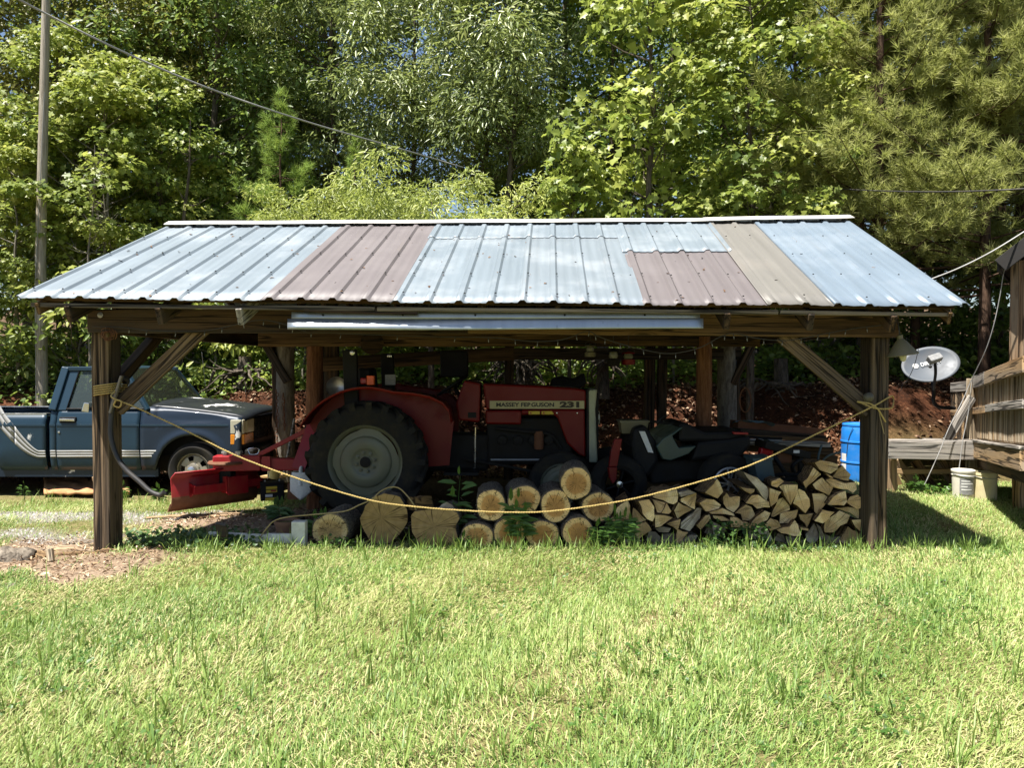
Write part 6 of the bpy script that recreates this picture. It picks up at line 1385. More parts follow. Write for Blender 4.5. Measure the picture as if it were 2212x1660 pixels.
# scraps of bark and rotten wood on the dirt by the corner post
def scrap(px, py, w, h, d, rot, label, mat, name='bark_slab', D=None, cat='wood scrap', tilt=0.0):
    D = D or 1620*1.61/(py-793+1e-6); c = at(px, py, D); n = 12; b = MB(); W_, H_, D_ = w/F*D, h/F*D, d
    for i in range(n+1):
        t = i/n-.5; k = 0.55+.45*math.cos(t*2.6)+random.uniform(-.08, .08)
        for a in range(7):
            q = math.pi*a/6; b.v.append(Vector((t*W_+random.gauss(0, W_*.015), -math.cos(q)*D_*.5*k, math.sin(q)*H_*k*(1+random.uniform(-.15, .15)))))
    for i in range(n):
        for a in range(6): j = i*7+a; b.f.append((j, j+7, j+8, j+1)); b.m.append(0)
        b.f.append((i*7, i*7+6, i*7+13, i*7+7)); b.m.append(0)
    b.f += [tuple(range(7)), tuple(n*7+a for a in range(7))[::-1]]; b.m += [0, 0]
    M = Matrix.Translation(c+Vector((0, 0, .0))) @ Matrix.Rotation(rot, 4, 'Z') @ Matrix.Rotation(tilt, 4, 'Y')
    b.v = [M @ v for v in b.v]; o = b.build(name, mat, None, M=M, smooth=50); return tag(o, label, cat, 'wood scraps on the dirt by the corner post')
for a in ((25, 1212, 90, 30, .25, .2, 'dark rotten log end in the dirt', 'log bark'), (80, 1206, 60, 16, .14, -.2, 'orange rotten slab next to the dark log end', 'split side'), (140, 1190, 70, 12, .12, .35, 'long pale bark slab behind the upright chip', 'tan plank'),
          (165, 1200, 90, 9, .10, .15, 'thin bark strip pointing at the post', 'split side'), (195, 1186, 70, 9, .10, -.1, 'bark strip touching the post foot', 'tan plank'), (175, 1176, 70, 9, .1, .2, 'dark bark piece behind the strips', 'log bark'),
          (60, 1226, 80, 7, .08, .25, 'narrow stick in front of the rotten log', 'tan plank'), (150, 1226, 40, 6, .07, -.2, 'small dark bark flake on the mulch', 'log bark'), (205, 1222, 36, 6, .06, .3, 'short peeled stick on the mulch', 'tan plank'),
          (66, 1250, 34, 13, .09, .5, 'brown chunk beside the white chips', 'brown timber'), (98, 1250, 40, 13, .09, -.5, 'white faced chip lying on the mulch', 'pale plank'), (82, 1257, 26, 7, .08, .1, 'flat white chip in front of the brown chunk', 'pale plank'),
          (20, 1270, 70, 9, .12, .1, 'grey slab at the edge of the lawn', 'log bark'), (230, 1196, 40, 10, .08, .4, 'splintered piece at the post foot', 'split side'), (250, 1160, 60, 6, .1, -.2, 'bark plate half in the ivy', 'log bark'),
          (420, 1116, 190, 5, .12, .25, 'long pale plank lying under the red blade', 'tan plank'), (560, 1118, 60, 6, .1, .1, 'bark piece in front of the shovels', 'split side')):
    scrap(*a)
o = timber('wood_chip', at(110, 1214, 6.12), at(107, 1186, 6.14), .055, .03, 'pale plank', None, up=(0, -1, 0)); tag(o, 'pale chip standing upright in the bark mulch', 'wood scrap', 'wood scraps on the dirt by the corner post')

# ------------------------------------------------------------------ deck, house corner, dish, buckets, barrel
dk = thing('wooden_deck', 'weathered wooden deck with picket rail and grey rim beam', 'deck', at(2000, 1040, 9.8))
cD = 9.7; corner = at(2111, 955, cD); ev = Vector((.461, 1, -.077)).normalized()          # the rail runs from the corner towards the viewer
def dp_(s, z, off=0.0):   # s metres along the rail from the corner towards the viewer, z above the floor
    p = corner-ev*s; return Vector((p.x-off*ev.y, p.y+off*ev.x, p.z+z))
Lr = 3.3; ztop = at(2111, 824, cD).z-corner.z; zmid = at(2111, 889, cD).z-corner.z
timber('rim_board', dp_(-.05, -.10, .06), dp_(Lr, -.10, .06), .045, .20, 'tan plank', dk, warp=.008)
timber('floor_edge', dp_(-.1, .012, .03), dp_(Lr, .012, .03), .13, .03, 'grey plank', dk, warp=.008)
for k in range(1, 14):
    a = dp_(-.2, .012, .03-.145*k); c2 = dp_(Lr, .012, .03-.145*k); timber('floor_board', a, c2, .138, .03, 'grey plank', dk)
timber('corner_post', dp_(.06, -.35, .055), dp_(.06, ztop+.03, .055), .10, .14, 'pale plank', dk, up=(-1, 0, 0), warp=.008)
for s0, s1, dz, mt in ((0, 1.05, 0, 'grey plank'), (1.05, Lr, .0, 'tan plank')):
    timber('top_rail', dp_(s0, ztop-.02, .050), dp_(s1, ztop-.02, .050), .05, .15, mt, dk, warp=.01)
for s0, s1, dz, mt in ((0, 1.15, 0, 'tan plank'), (1.15, Lr, .012, 'grey plank')):
    timber('mid_rail', dp_(s0, zmid+dz, .050), dp_(s1, zmid+dz, .050), .05, .085, mt, dk, warp=.008)
me0 = None
for k in range(40):
    s = .16+k*.078
    if s > Lr-.05: break
    p0, p1 = dp_(s, .03, -.005), dp_(s, ztop-.04, -.005); timber('picket', p0, p1, .072*random.uniform(.9, 1.0), .064, 'pale plank' if k % 4 else 'tan plank', dk, up=(-ev.y, ev.x, 0), bevel=.026)
    MB().bar(dp_(s+.039, .03, -.045), dp_(s+.039, ztop-.04, -.045), .07, .012).build('backing_board', 'dark timber', dk)
# the far return of the rail
rv = Vector((.55, 1, 0)).normalized(); c3 = at(2056, 952, 10.6)
def rp_(t, z): return dp_(0.0, z, .05).lerp(Vector((c3.x, c3.y, corner.z+z-.02)), t)
timber('return_rail', rp_(0, ztop-.06), rp_(1, ztop-.09), .06, .13, 'grey plank', dk, warp=.01); timber('return_rail', rp_(0, zmid-.05), rp_(1, zmid-.05), .05, .08, 'tan plank', dk)
for k in range(9): MB().bar(rp_(.08+k*.11, .0), rp_(.08+k*.11, ztop-.08), .06, .03).build('picket', 'dark timber' if k % 3 else 'tan plank', dk)
# grey rim beam, ledger, props and slanting boards underneath
timber('rim_beam', at(1917, 972, 9.45), at(2121, 975, 9.45), .07, at(0, 955, 9.45).z-at(0, 993, 9.45).z, 'grey plank', dk, warp=.012)
timber('floor_edge', at(1917, 953, 9.50), at(2124, 955, 9.50), .16, .03, 'grey plank', dk, warp=.012)
timber('loose_board', at(1996, 951, 9.62), at(2118, 953, 9.6), .10, .03, 'grey plank', dk, warp=.01)
for k in range(9): timber('floor_board', at(1934, 953, 9.66+k*.15), at(2130+k*2, 953, 9.66+k*.15), .14, .03, 'grey plank', dk)
timber('lower_board', at(1930, 1019, 9.75), at(2056, 1018, 9.75), .04, .07, 'tan plank', dk)
for px0, px1 in ((1935, 1975), (1975, 2012), (2030, 2062), (1915, 1940)): timber('slanting_board', at(px0, 995, 9.9), at(px1, 1050, 9.95), .03, .12, 'tan plank', dk, up=(1, 0, 0))
for px, py0, py1, D, w in ((2135, 985, 1040, 9.6, .12), (2205, 1000, 1104, 8.45, .13), (2060, 995, 1050, 9.8, .09), (1925, 985, 1065, 9.6, .1)):
    timber('prop', at(px, py0, D), at(px+2, py1, D), w, w, 'tan plank', dk, up=(0, -1, 0))
timber('header', dp_(.2, -.26, .0), dp_(Lr, -.26, 0.0), .04, .12, 'dark timber', dk)
o = timber('leaning_board', at(2044, 954, 9.55), at(2100, 858, 9.62), .03, .11, 'grey plank', None, up=(1, 0, .3)); tag(o, 'grey board leaning on the deck rail at a slant', 'board')
cable('loop_cable', [at(2180, 556, 8.9), at(2168, 590, 8.9), at(2160, 640, 8.95), at(2146, 705, 9.0), at(2128, 760, 9.1), at(2100, 818, 9.35), at(2082, 860, 9.38), at(2050, 925, 9.35), at(2030, 975, 9.32), at(2010, 1020, 9.3), at(1997, 1048, 9.3)], .0052, 'wire grey', 'pale cable drooping from the eave past the rail to the grass', 'cable')
cable('thin_cord', [at(2100, 820, 9.40), at(2092, 890, 9.42), at(2080, 950, 9.38), at(2072, 1010, 9.36), at(2064, 1036, 9.34)], .005, 'wire grey', 'thin cord hanging beside the leaning board', 'cord')
# house corner, its front wall turned towards the yard
hs = thing('house', 'brown board sided house corner beyond the deck', 'house', at(2200, 950, 8.9))
hc = at(2191, 700, 8.9); ua = Vector((math.cos(.62), -math.sin(.62), 0)); vb = Vector((math.sin(.66), math.cos(.66), 0)); hz0, hz1 = .55, at(2191, 566, 8.9).z
def hp_(a, b, z): q = hc+ua*a+vb*b; return Vector((q.x, q.y, z))
MB().hexa([hp_(.04, .04, .3), hp_(3.2, .04, .3), hp_(3.2, 4, .3), hp_(.04, 4, .3), hp_(.04, .04, hz1), hp_(3.2, .04, hz1+2.6), hp_(3.2, 4, hz1+2.6), hp_(.04, 4, hz1)]).build('wall', 'dark timber', hs)
for k in range(20): timber('siding_board', hp_(.075+k*.145, 0.022, hz0), hp_(.075+k*.145, 0.022, hz1+.85*(.02+k*.145)), .138, .024, 'siding', hs, up=-vb)
for k in range(12): timber('siding_board', hp_(.022, .10+k*.145, hz0), hp_(.022, .10+k*.145, hz1), .138, .024, 'siding', hs, up=-ua)
timber('corner_board', hp_(.0, .0, hz0), hp_(.0, .0, hz1), .09, .06, 'siding', hs, up=-vb)
e0 = at(2161, 582, 8.75); up_ = ua*1.0+Vector((0, 0, .85))
b = MB(); b.prism([e0, e0+Vector((0, 0, .10)), e0+up_*2.6+Vector((0, 0, .10)), e0+up_*2.6], vb*4.2); b.build('roof', 'shingle black', hs)
timber('eave_board', e0-vb*.03+Vector((0, 0, .04)), e0+up_*2.6-vb*.03+Vector((0, 0, .04)), .04, .17, 'shingle black', hs)
timber('fascia_board', e0-ua*.02+Vector((0, 0, .05)), e0-ua*.02+vb*4.2+Vector((0, 0, .05)), .03, .15, 'shingle black', hs)
# satellite dish with its arm, mast bolted to the deck
dc = at(2010, 787, 9.7); dsh = thing('satellite_dish', 'grey satellite dish on a bent mast by the deck', 'satellite dish', at(2028, 850, 9.9))
dn = Vector((-.30, -.80, .52)).normalized(); xx = Vector((0.93, -.36, .10)); xx = (xx-dn*xx.dot(dn)).normalized(); xx = Matrix.Rotation(math.radians(11), 3, dn) @ xx; yy = dn.cross(xx)
b = MB(); a_, b2_ = .345, .262
for i in range(9):
    rr = i/8
    for j in range(40): q = 2*math.pi*j/40; b.v.append(dc+(xx*math.cos(q)*a_+yy*math.sin(q)*b2_)*rr+dn*(.062*rr*rr-.06))
for i in range(8):
    for j in range(40): b.f.append((i*40+j, i*40+(j+1) % 40, (i+1)*40+(j+1) % 40, (i+1)*40+j)); b.m.append(0)
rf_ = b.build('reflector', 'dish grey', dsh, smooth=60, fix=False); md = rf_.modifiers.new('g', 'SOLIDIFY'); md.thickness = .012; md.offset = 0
sgn = 1 if yy.z > 0 else -1
Mx = Matrix((xx, yy*sgn, dn)).transposed().to_4x4(); Mx.translation = dc+xx*-.10+yy*sgn*.035+dn*-.030
text('lettering', 'DIRECTV', 'label white', rf_, Mx, .075, .25, .0004)
b = MB(); gc = dc+xx*-.165+yy*sgn*.035+dn*-.030
for k in range(5): h_ = (k-2)*.014; w_ = math.sqrt(max(.0002, .036**2-h_**2)); b.bar(gc-xx*w_+yy*h_, gc+xx*w_+yy*h_, .009, .002, up=dn)
b.build('globe_mark', 'label white', rf_)
hp = at(2018, 776, 9.32); 
MB().bar(hp+Vector((-.07, 0, -.02)), hp+Vector((.09, .02, .03)), .09, .09, up=dn).build('receiver', 'label grey', dsh, bevel=.012)
MB().tube(smooth_path([hp+Vector((.02, .02, -.03)), at(2021, 806, 9.38), at(2018, 830, 9.6), at(2017, 842, 9.8)]), .018, 10).build('arm', 'black steel', dsh, smooth=50)
MB().tube(smooth_path([dc-dn*.05, at(2017, 840, 9.85), at(2017, 868, 9.9), at(2030, 880, 9.95), at(2062, 882, 10.0)]), .024, 10).build('mast', 'black steel', dsh, smooth=50)
cable('dish_cable', [at(1984, 755, 9.35), at(1975, 790, 9.45), at(1960, 822, 9.6), at(1950, 830, 9.75), at(1946, 846, 9.8)], .0045, 'dark wire', 'thin dark cable trailing behind the dish rim', 'cable')
# buckets
def bucket(px, py, D, r, h, mat, label, lid, sticker, taper=.9):
    c = at(px, py, D); c.z = float(gz(c.x, c.y)); t = thing('bucket', label, 'bucket', c, 'buckets under the deck edge')
    MB().lathe([(.0001, 0), (r*taper, 0), (r*(taper+.01), .01), (r*.97, h*.80), (r*1.02, h*.805), (r*1.02, h*.83), (r*.98, h*.835), (r*.99, h*.9), (r*1.03, h*.905), (r*1.03, h*.93), (r, h*.935)] + ([] if lid else [(r*1.0, h), (r*.95, h), (r*.92, h*.5)]), c, (0, 0, 1), 32).build('body', mat, t, smooth=35)
    if lid: MB().lathe([(r*1.05, h*.93), (r*1.05, h*.985), (r*.98, h), (r*.9, h*.985), (.0001, h*.985)], c, (0, 0, 1), 32).build('lid', lid, t, smooth=35)
    MB().tube([c+Vector((math.cos(q)*r*1.03, -abs(math.sin(q))*r*1.05, h*.86-abs(math.sin(q))*h*.06)) for q in np.linspace(0, math.pi, 15)], .004, 5).build('bail', 'wire grey', t)
    if sticker:
        b = MB(); b.grid(lambda u, v: c+Vector((math.sin(-.85+1.5*u)*r*.965, -math.cos(-.85+1.5*u)*r*.965-.001, h*(.18+.55*v))), 10, 1); st = b.build('sticker', 'label grey', t, smooth=60, fix=False)
        for z_, w_ in ((.62, .5), (.53, .7), (.43, .35), (.33, .6)):
            b = MB(); b.grid(lambda u, v: c+Vector((math.sin(-.7+w_*1.6*u)*r*.972, -math.cos(-.7+w_*1.6*u)*r*.972-.002, h*(z_+.035*v))), 6, 1); b.build('sticker_line', 'label white', st, fix=False)
bucket(2080, 1076, 9.22, .127, .36, 'bucket white', 'white bucket with a grey printed label', 'bucket white', True)
bucket(2127, 1078, 9.15, .132, .33, 'bucket cream', 'dented cream bucket next to the labelled one', None, False, .97)
# blue barrel
c = Vector((at(1866, 900, 10.5).x, 10.5, 0.0)); R = .29
br_ = thing('plastic_barrel', 'bright blue plastic barrel standing behind the corner post', 'barrel', c)
zt = at(0, 919, 10.2).z
MB().lathe([(.0001, 0), (R*.93, 0), (R*.98, .03), (R, .08), (R, zt*.33), (R*1.03, zt*.335), (R*1.03, zt*.36), (R, zt*.365), (R, zt*.68), (R*1.03, zt*.685), (R*1.03, zt*.71), (R, zt*.715), (R*.985, zt*.90), (R*.94, zt*.955), (R*.93, zt*.957)], c, (0, 0, 1), 48).build('body', 'barrel blue', br_, smooth=35)
MB().lathe([(R*.93, zt*.957), (R*.96, zt*.965), (R*.96, zt*.992), (R*.92, zt), (R*.88, zt*.985), (.0001, zt*.98)], c, (0, 0, 1), 48).build('rim', 'barrel blue', br_, smooth=35)
b = MB(); b.grid(lambda u, v: c+Vector((math.sin(-1.68+.40*u)*(R+.002), -math.cos(-1.68+.40*u)*(R+.002), zt*(.22+.27*v))), 8, 1); b.build('label', 'label white', br_, smooth=60, fix=False)
b = MB(); b.tube(smooth_path([c+Vector((math.sin(a)*(R+.006), -math.cos(a)*(R+.006), zt*z)) for a, z in ((-.9, .95), (-1.08, .8), (-1.18, .65), (-1.24, .45))]), .004, 5); tag(b.build('cord_shadow', 'dark wire'), 'dark line standing in for a cord shadow on the blue barrel', 'cord')  # dark tube laid on the barrel face in place of a cord's cast shadow

# ------------------------------------------------------------------ things stored under the roof and around it
# quad bike behind the firewood
av = thing('quad_bike', 'dark quad bike with a green side panel behind the firewood', 'quad bike', at(1480, 1100, 8.1))
zoom = lambda pts, D: [at(*full(x, y, 1750, 1150, 4.424), D) for x, y in pts]
Y0 = 7.72
MB().prism(zoom([(850, 600), (1000, 510), (1085, 445), (1108, 462), (972, 570), (1052, 718), (1285, 695), (1180, 800), (950, 885), (845, 870), (760, 700)], Y0), (0, .9, 0)).build('side_panel', 'ATV green', av, bevel=.02)
MB().prism(zoom([(540, 505), (615, 505), (725, 785), (655, 775)], Y0+.02), (0, .02, 0)).build('sticker', 'label white', av)
MB().prism(zoom([(470, 470), (620, 420), (760, 640), (800, 900), (640, 1120), (480, 1000), (430, 700)], Y0+.05), (0, .85, 0)).build('front_fender', 'black plastic', av, bevel=.04)
MB().prism(zoom([(1050, 400), (1150, 395), (1300, 470), (1400, 510), (1900, 500), (1950, 560), (1700, 640), (1300, 640), (1050, 640)], Y0+.06), (0, .75, 0)).build('seat', 'black plastic', av, bevel=.05)
MB().prism(zoom([(1300, 640), (1700, 600), (1980, 560), (2000, 700), (1800, 900), (1500, 860), (1200, 900)], Y0+.03), (0, .85, 0)).build('rear_fender', 'black plastic', av, bevel=.04)
MB().prism(zoom([(1760, 515), (1955, 520), (1955, 548), (1765, 545)], Y0+.02), (0, .06, 0)).build('tail_lamp', 'red lamp', av, bevel=.006)
MB().prism(zoom([(620, 900), (1600, 850), (1700, 1100), (700, 1200)], Y0+.2), (0, .5, 0)).build('engine', 'engine grey', av, bevel=.03)
MB().tube(smooth_path(zoom([(500, 440), (700, 380), (900, 400), (1080, 400)], 8.0)), .014, 7).build('rack', 'black steel', av); MB().tube(smooth_path(zoom([(760, 400), (830, 330), (900, 300)], 7.8)), .013, 7).build('handlebar', 'black steel', av)
for px, py, sz, D in ((1339, 1048, 1, 7.66), (1577, 1046, 1, 7.56)):
    for yf, sg in ((D, 1), (D+1.0, -1)):
        c = at(px, py, D); c.y = yf; R_ = .30; w0 = MB().lathe([(.155, 0), (.165, .01), (.15, .02), (.14, .1), (.15, .2)], c, (0, sg, 0), 28).build('wheel', 'steel' if px > 1400 else 'black steel', av, smooth=40)
        MB().lathe([(.16, .01), (.2, -.01), (.27, .02), (.295, .06), (.295, .19), (.2, .21)], c, (0, sg, 0), 28).build('tyre', 'rubber', w0, smooth=45)
        for k in range(6): q = k*1.047+.3; MB().bar(c+Vector((math.cos(q)*.03, sg*.03, math.sin(q)*.03)), c+Vector((math.cos(q)*.15, sg*.01, math.sin(q)*.15)), .03, .016).build('spoke', 'steel' if px > 1400 else 'black steel', w0)
        MB().lathe([(.04, .05), (.035, 0), (.0001, -.005)], c, (0, sg, 0), 14).build('hub', 'chrome', w0)
cS = at(1577, 1046, 7.35); b = MB(); b.tube([cS+Vector((math.cos(q)*.155, 0, math.sin(q)*.155)) for q in np.linspace(0, 6.283, 33)[:-1]], .013, 6, closed=True)
for k in range(5): q = k*1.257+.5; b.bar(cS, cS+Vector((math.cos(q)*.15, 0, math.sin(q)*.15)), .022, .014)
cr_ = b.build('cart_wheel', 'steel', smooth=45); tag(cr_, 'small spoked metal wheel standing behind the split wood', 'wheel')
# red jack post
jk = thing('jack_stand', 'tapered red steel stand between tractor nose and quad bike', 'jack stand', at(1322, 1090, 7.6))
MB().prism(zoom([(225, 605), (320, 603), (255, 960), (150, 965), (175, 780)], 7.55), (0, .08, 0)).build('post', 'tractor red', jk, bevel=.006); MB().prism(zoom([(140, 970), (255, 970), (245, 1130), (200, 1190), (155, 1110)], 7.55), (0, .09, 0)).build('foot', 'tractor red', jk, bevel=.006)
# box hanging from the beam, light bin on the quad, second box
o = MB().box(at(982, 787, 9.6), (.34, .3, .33)).build('hanging_box', 'black plastic', bevel=.015); tag(o, 'square black box hanging behind the steering wheel', 'box')
tb_ = thing('tote', 'dull olive tote sitting on the quad bike rack', 'tote', at(1367, 936, 8.05)); p = at(1367, 936, 8.05)
MB().hexa([p+Vector((-.13, -.1, 0)), p+Vector((.13, -.1, 0)), p+Vector((.13, .1, 0)), p+Vector((-.13, .1, 0)), p+Vector((-.15, -.12, .125)), p+Vector((.15, -.12, .125)), p+Vector((.15, .12, .125)), p+Vector((-.15, .12, .125))]).build('body', 'lamp enamel', tb_, bevel=.008); MB().bb(p.x-.16, p.x+.16, p.y-.13, p.y+.13, p.z+.125, p.z+.14).build('rim', 'lamp enamel', tb_)
# outboard-like dark bundle on the back beam
o = MB().prism([at(x, y, 10.3) for x, y in ((1188, 836), (1192, 818), (1215, 812), (1240, 818), (1262, 805), (1268, 830), (1250, 842))], (0, .2, 0)).build('engine_cover', 'black plastic', bevel=.03); tag(o, 'black engine cover perched by the twisted roots', 'engine cover')
# lumber pile under the far end: boards, pipes, tarp
def lay(nm, a, c, w, h, mat, lb, cat, D0, D1): 
    o = timber(nm, at(*a, D0), at(*c, D1), w, h, mat, None, warp=.006); return tag(o, lb, cat, 'lumber stored under the roof')
lay('board', (1585, 917), (1770, 935), .22, .10, 'rust', 'thick reddish beam on top of the lumber', 'board', 9.3, 9.5); lay('board', (1590, 930), (1775, 945), .2, .05, 'dark timber', 'dark board below the reddish beam', 'board', 9.1, 9.3)
lay('board', (1580, 940), (1780, 951), .2, .04, 'brown timber', 'brown board low in the lumber pile', 'board', 9.0, 9.1); lay('board', (1600, 955), (1785, 960), .25, .05, 'grey plank', 'grey board low in the lumber pile', 'board', 8.9, 8.9)
lay('board', (1560, 962), (1790, 973), .3, .10, 'dark timber', 'bottom beam of the lumber pile', 'board', 9.2, 9.2); lay('board', (1720, 985), (1798, 995), .3, .14, 'dark timber', 'dark sill beam behind the blue barrel', 'board', 9.3, 9.3); lay('board', (1600, 1000), (1740, 1010), .3, .2, 'dark timber', 'dark block supporting the lumber', 'board', 9.2, 9.2)
b = MB(); b.grid(lambda u, v: at(1590+85*u, 913-4*math.sin(u*3)+5*v+6*u*u, 9.15)+Vector((0, .25*v, .02*math.sin(u*9+v*5))), 10, 4); tag(b.build('tarp', 'tarp blue', smooth=50), 'folded pale blue tarp on the lumber', 'tarp')
b = MB(); b.grid(lambda u, v: at(1642+46*u, 949+8*u+3*v-3*math.sin(u*7), 8.6)+Vector((0, .15*v, 0)), 8, 3); tag(b.build('plastic_scrap', 'tarp blue', smooth=50), 'scrap of blue plastic beside the saw', 'plastic scrap')
for k, (py, lb) in enumerate(((944, 'upper thin pipe on the lumber'), (949, 'lower thin pipe on the lumber'))): cable('pipe', [at(1575, py, 8.9), at(1640, py+2, 8.8), at(1690, py+4, 8.7)], .014, 'steel' if k else 'black steel', lb, 'pipe')
# bench saw and dark bin
sw_ = thing('bench_saw', 'grey topped bench saw in the shade by the rope', 'saw', at(1672, 1010, 7.9))
MB().bar(at(1642, 958, 7.9), at(1738, 982, 7.9), .35, .075, up=(0, 0, 1)).build('table', 'engine grey', sw_, bevel=.01); MB().bb(*(lambda p: (p.x-.03, p.x+.03, p.y-.19, p.y-.178, p.z-.015, p.z+.015))(at(1706, 972, 7.9))).build('sticker', 'label white', sw_)
MB().bar(at(1690, 1000, 7.9), at(1690, 975, 7.9), .14, .16).build('motor', 'rust', sw_, bevel=.02); MB().bar(at(1652, 990, 7.85), at(1655, 968, 7.85), .1, .14).build('gearcase', 'red lamp', sw_, bevel=.02)
MB().tube(smooth_path([at(1700, 1035, 7.7), at(1728, 1022, 7.65), at(1740, 1005, 7.65), at(1728, 995, 7.65), at(1712, 1008, 7.66), at(1716, 1022, 7.7)]), .022, 8).build('handle', 'black plastic', sw_, smooth=50); MB().tube(smooth_path([at(1672, 985, 7.75), at(1688, 1010, 7.7), at(1702, 1032, 7.7)]), .025, 8).build('guard', 'black plastic', sw_, smooth=50)
for px in (1650, 1730): MB().bar(at(px, 975, 8.0), at(px, 1090, 8.0), .05, .05).build('leg', 'black steel', sw_)
bn = thing('utility_bin', 'dark teal bin behind the long slanting split', 'bin', at(1652, 1045, 7.25)); p = [at(1638, 1042, 7.25), at(1676, 1040, 7.25), at(1668, 991, 7.25), at(1628, 994, 7.25)]
MB().prism(p, (0, .28, 0)).build('body', 'teal bin', bn, bevel=.012); MB().bar(p[3]+Vector((-.01, .14, 0)), p[2]+Vector((.01, .14, 0)), .30, .025).build('rim', 'teal bin', bn)
cable('wire_coil', [at(1700+34*math.cos(q*.9)*(1-.004*q), 1034+6*math.sin(q*.9)-q*.15, 7.45) for q in np.linspace(0, 40, 90)], .007, 'black plastic', 'loose coil of dark wire behind the firewood', 'wire coil', sm=1)
cable('garden_hose', [at(1775, 962, 7.95), at(1768, 985, 7.9), at(1767, 1010, 7.9), at(1768, 1030, 7.9), at(1775, 1000, 8.0), at(1790, 985, 8.05), at(1815, 978, 8.1)], .012, 'teal bin', 'dark green hose hanging near the blue barrel', 'hose')
cable('cord_coil', [at(1610+12*math.cos(q), 865+26*math.sin(q), 8.5) for q in np.linspace(0, 19, 60)], .007, 'rust', 'coil of cord hung on the inner post', 'cord coil', sm=1)
# tools leaning on the posts behind the tractor wheel
def tool(nm, px0, py0, px1, py1, D, r, mat, lb, cat, grp='long handled tools against the post'):
    t = thing(nm, lb, cat, at(px1, py1, D), grp); MB().tube([at(px1, py1, D), at(px0, py0, D+.25)], [r, r*.85], 8).build('handle', mat, t, smooth=60); return t
sh = tool('shovel', 692, 905, 653, 1020, 8.9, .019, 'tan plank', 'round point shovel with a pale blade and wooden handle', 'shovel')
p = at(650, 1053, 8.15)
b = MB(); b.grid(lambda u, v: p+Vector(((u-.5)*.235*(1-.9*max(0, (.28-v))/.28*(.9))*(1 if v < .9 else .85), -.03*math.cos((u-.5)*3), (v-.45)*.30)) - Vector((0, 0, .0)), 10, 10); hb = b.build('blade', 'label white', sh, smooth=60, fix=False); md = hb.modifiers.new('g', 'SOLIDIFY'); md.thickness = .004
MB().tube([p+Vector((0, -.02, .02)), p+Vector((0, .0, .20)), at(655, 1000, 8.4), at(664, 960, 8.6)], [.028, .02, .019, .019], 8).build('socket', 'label white', sh, smooth=60)
t2 = tool('digging_fork', 636, 905, 612, 1035, 9.4, .018, 'grey plank', 'tool with a grey wooden handle beside the shaggy post', 'garden tool')
MB().bar(at(634, 1020, 8.3), at(640, 1048, 8.25), .09, .02).build('head', 'rust', t2, bevel=.004); MB().bb(*(lambda p: (p.x-.055, p.x+.055, p.y-.01, p.y+.01, p.z-.09, p.z+.09))(at(632, 1062, 8.35))).build('blade', 'rust', t2)
t3 = tool('rake', 659, 930, 648, 1035, 9.2, .016, 'yellow', 'tool with a bright yellow handle', 'garden tool'); MB().bar(at(640, 1037, 9.2), at(658, 1037, 9.2), .03, .03).build('head', 'black steel', t3)
t4 = tool('hoe', 668, 890, 640, 1010, 9.0, .018, 'dark timber', 'dark wooden handle crossing behind the hitch', 'garden tool'); MB().bar(at(634, 1012, 9.0), at(648, 1012, 9.0), .03, .08).build('head', 'steel', t4)
p = at(655, 860, 9.6); b = MB(); b.lathe([(.0001, 0), (.09, .01), (.13, .05), (.14, .09)], at(730, 838, 10.3), (-.1, -1, .2), 20); tag(b.build('hubcap', 'steel', smooth=50), 'pale round cap leaning behind the tractor fender', 'hubcap')
# rusty chains hung on the shaggy back post
for k, (px, py0, py1, lb) in enumerate(((598, 842, 1000, 'longer rusty chain hanging down the shaggy back post'), (612, 850, 930, 'shorter rusty chain beside the longer one on the post'))):
    a, c_ = at(px, py0, 10.42), at(px+3*k, py1, 10.42); ch = thing('chain', lb, 'chain', c_); n = int((a-c_).length/.045)
    for i in range(n):
        p_ = a.lerp(c_, (i+.5)/n)+Vector((random.gauss(0, .008), random.gauss(0, .006), 0)); v_ = Vector((1, 0, 0)) if i % 2 else Vector((0, 1, 0))
        MB().tube([p_+Vector((0, 0, .03))*math.cos(q)+v_*.014*math.sin(q) for q in (0, 1.05, 2.1, 3.14, 4.2, 5.25)], .006, 4, closed=True).build('link', 'rust', ch)
# battery, plywood, jug behind the blade
bt = thing('car_battery', 'black car battery with a yellow label by the shovel', 'battery', at(585, 1078, 8.65)); Rz = Matrix.Rotation(.35, 3, 'Z'); p = at(588, 1062, 8.65)
MB().box(p, (.26, .17, .19), Rz).build('case', 'black plastic', bt, bevel=.008); MB().box(p+Vector((0, 0, .105)), (.265, .175, .02), Rz).build('lid', 'engine grey', bt, bevel=.004)
fr_ = Rz @ Vector((0, -1, 0)); ri_ = Rz @ Vector((1, 0, 0))
for dz, w_, mt in ((.055, .12, 'yellow'), (.015, .12, 'yellow'), (-.035, .08, 'label white'), (-.075, .14, 'yellow')): MB().box(p+fr_*.0865-ri_*(.01 if w_ > .1 else .04)+Vector((0, 0, dz)), (w_, .002, .03), Rz).build('label', mt, bt)
MB().box(p+fr_*.0875+ri_*.01+Vector((0, 0, .018)), (.06, .002, .02), Rz).build('label', 'red lamp', bt)
for dx in (-.08, .08): MB().lathe([(.012, 0), (.01, .02), (.0001, .02)], p+ri_*dx+Vector((0, 0, .115)), (0, 0, 1), 8).build('terminal', 'steel', bt)
bk = thing('bucket', 'small yellow bucket lying behind the battery', 'bucket', at(592, 1040, 9.1)); b = MB(); b.lathe([(.07, 0), (.085, .14), (.09, .145), (.09, .155)], at(590, 1030, 9.1), (.3, -.3, 1), 18, caps=(True, False)); b.build('body', 'bucket cream', bk, smooth=40)
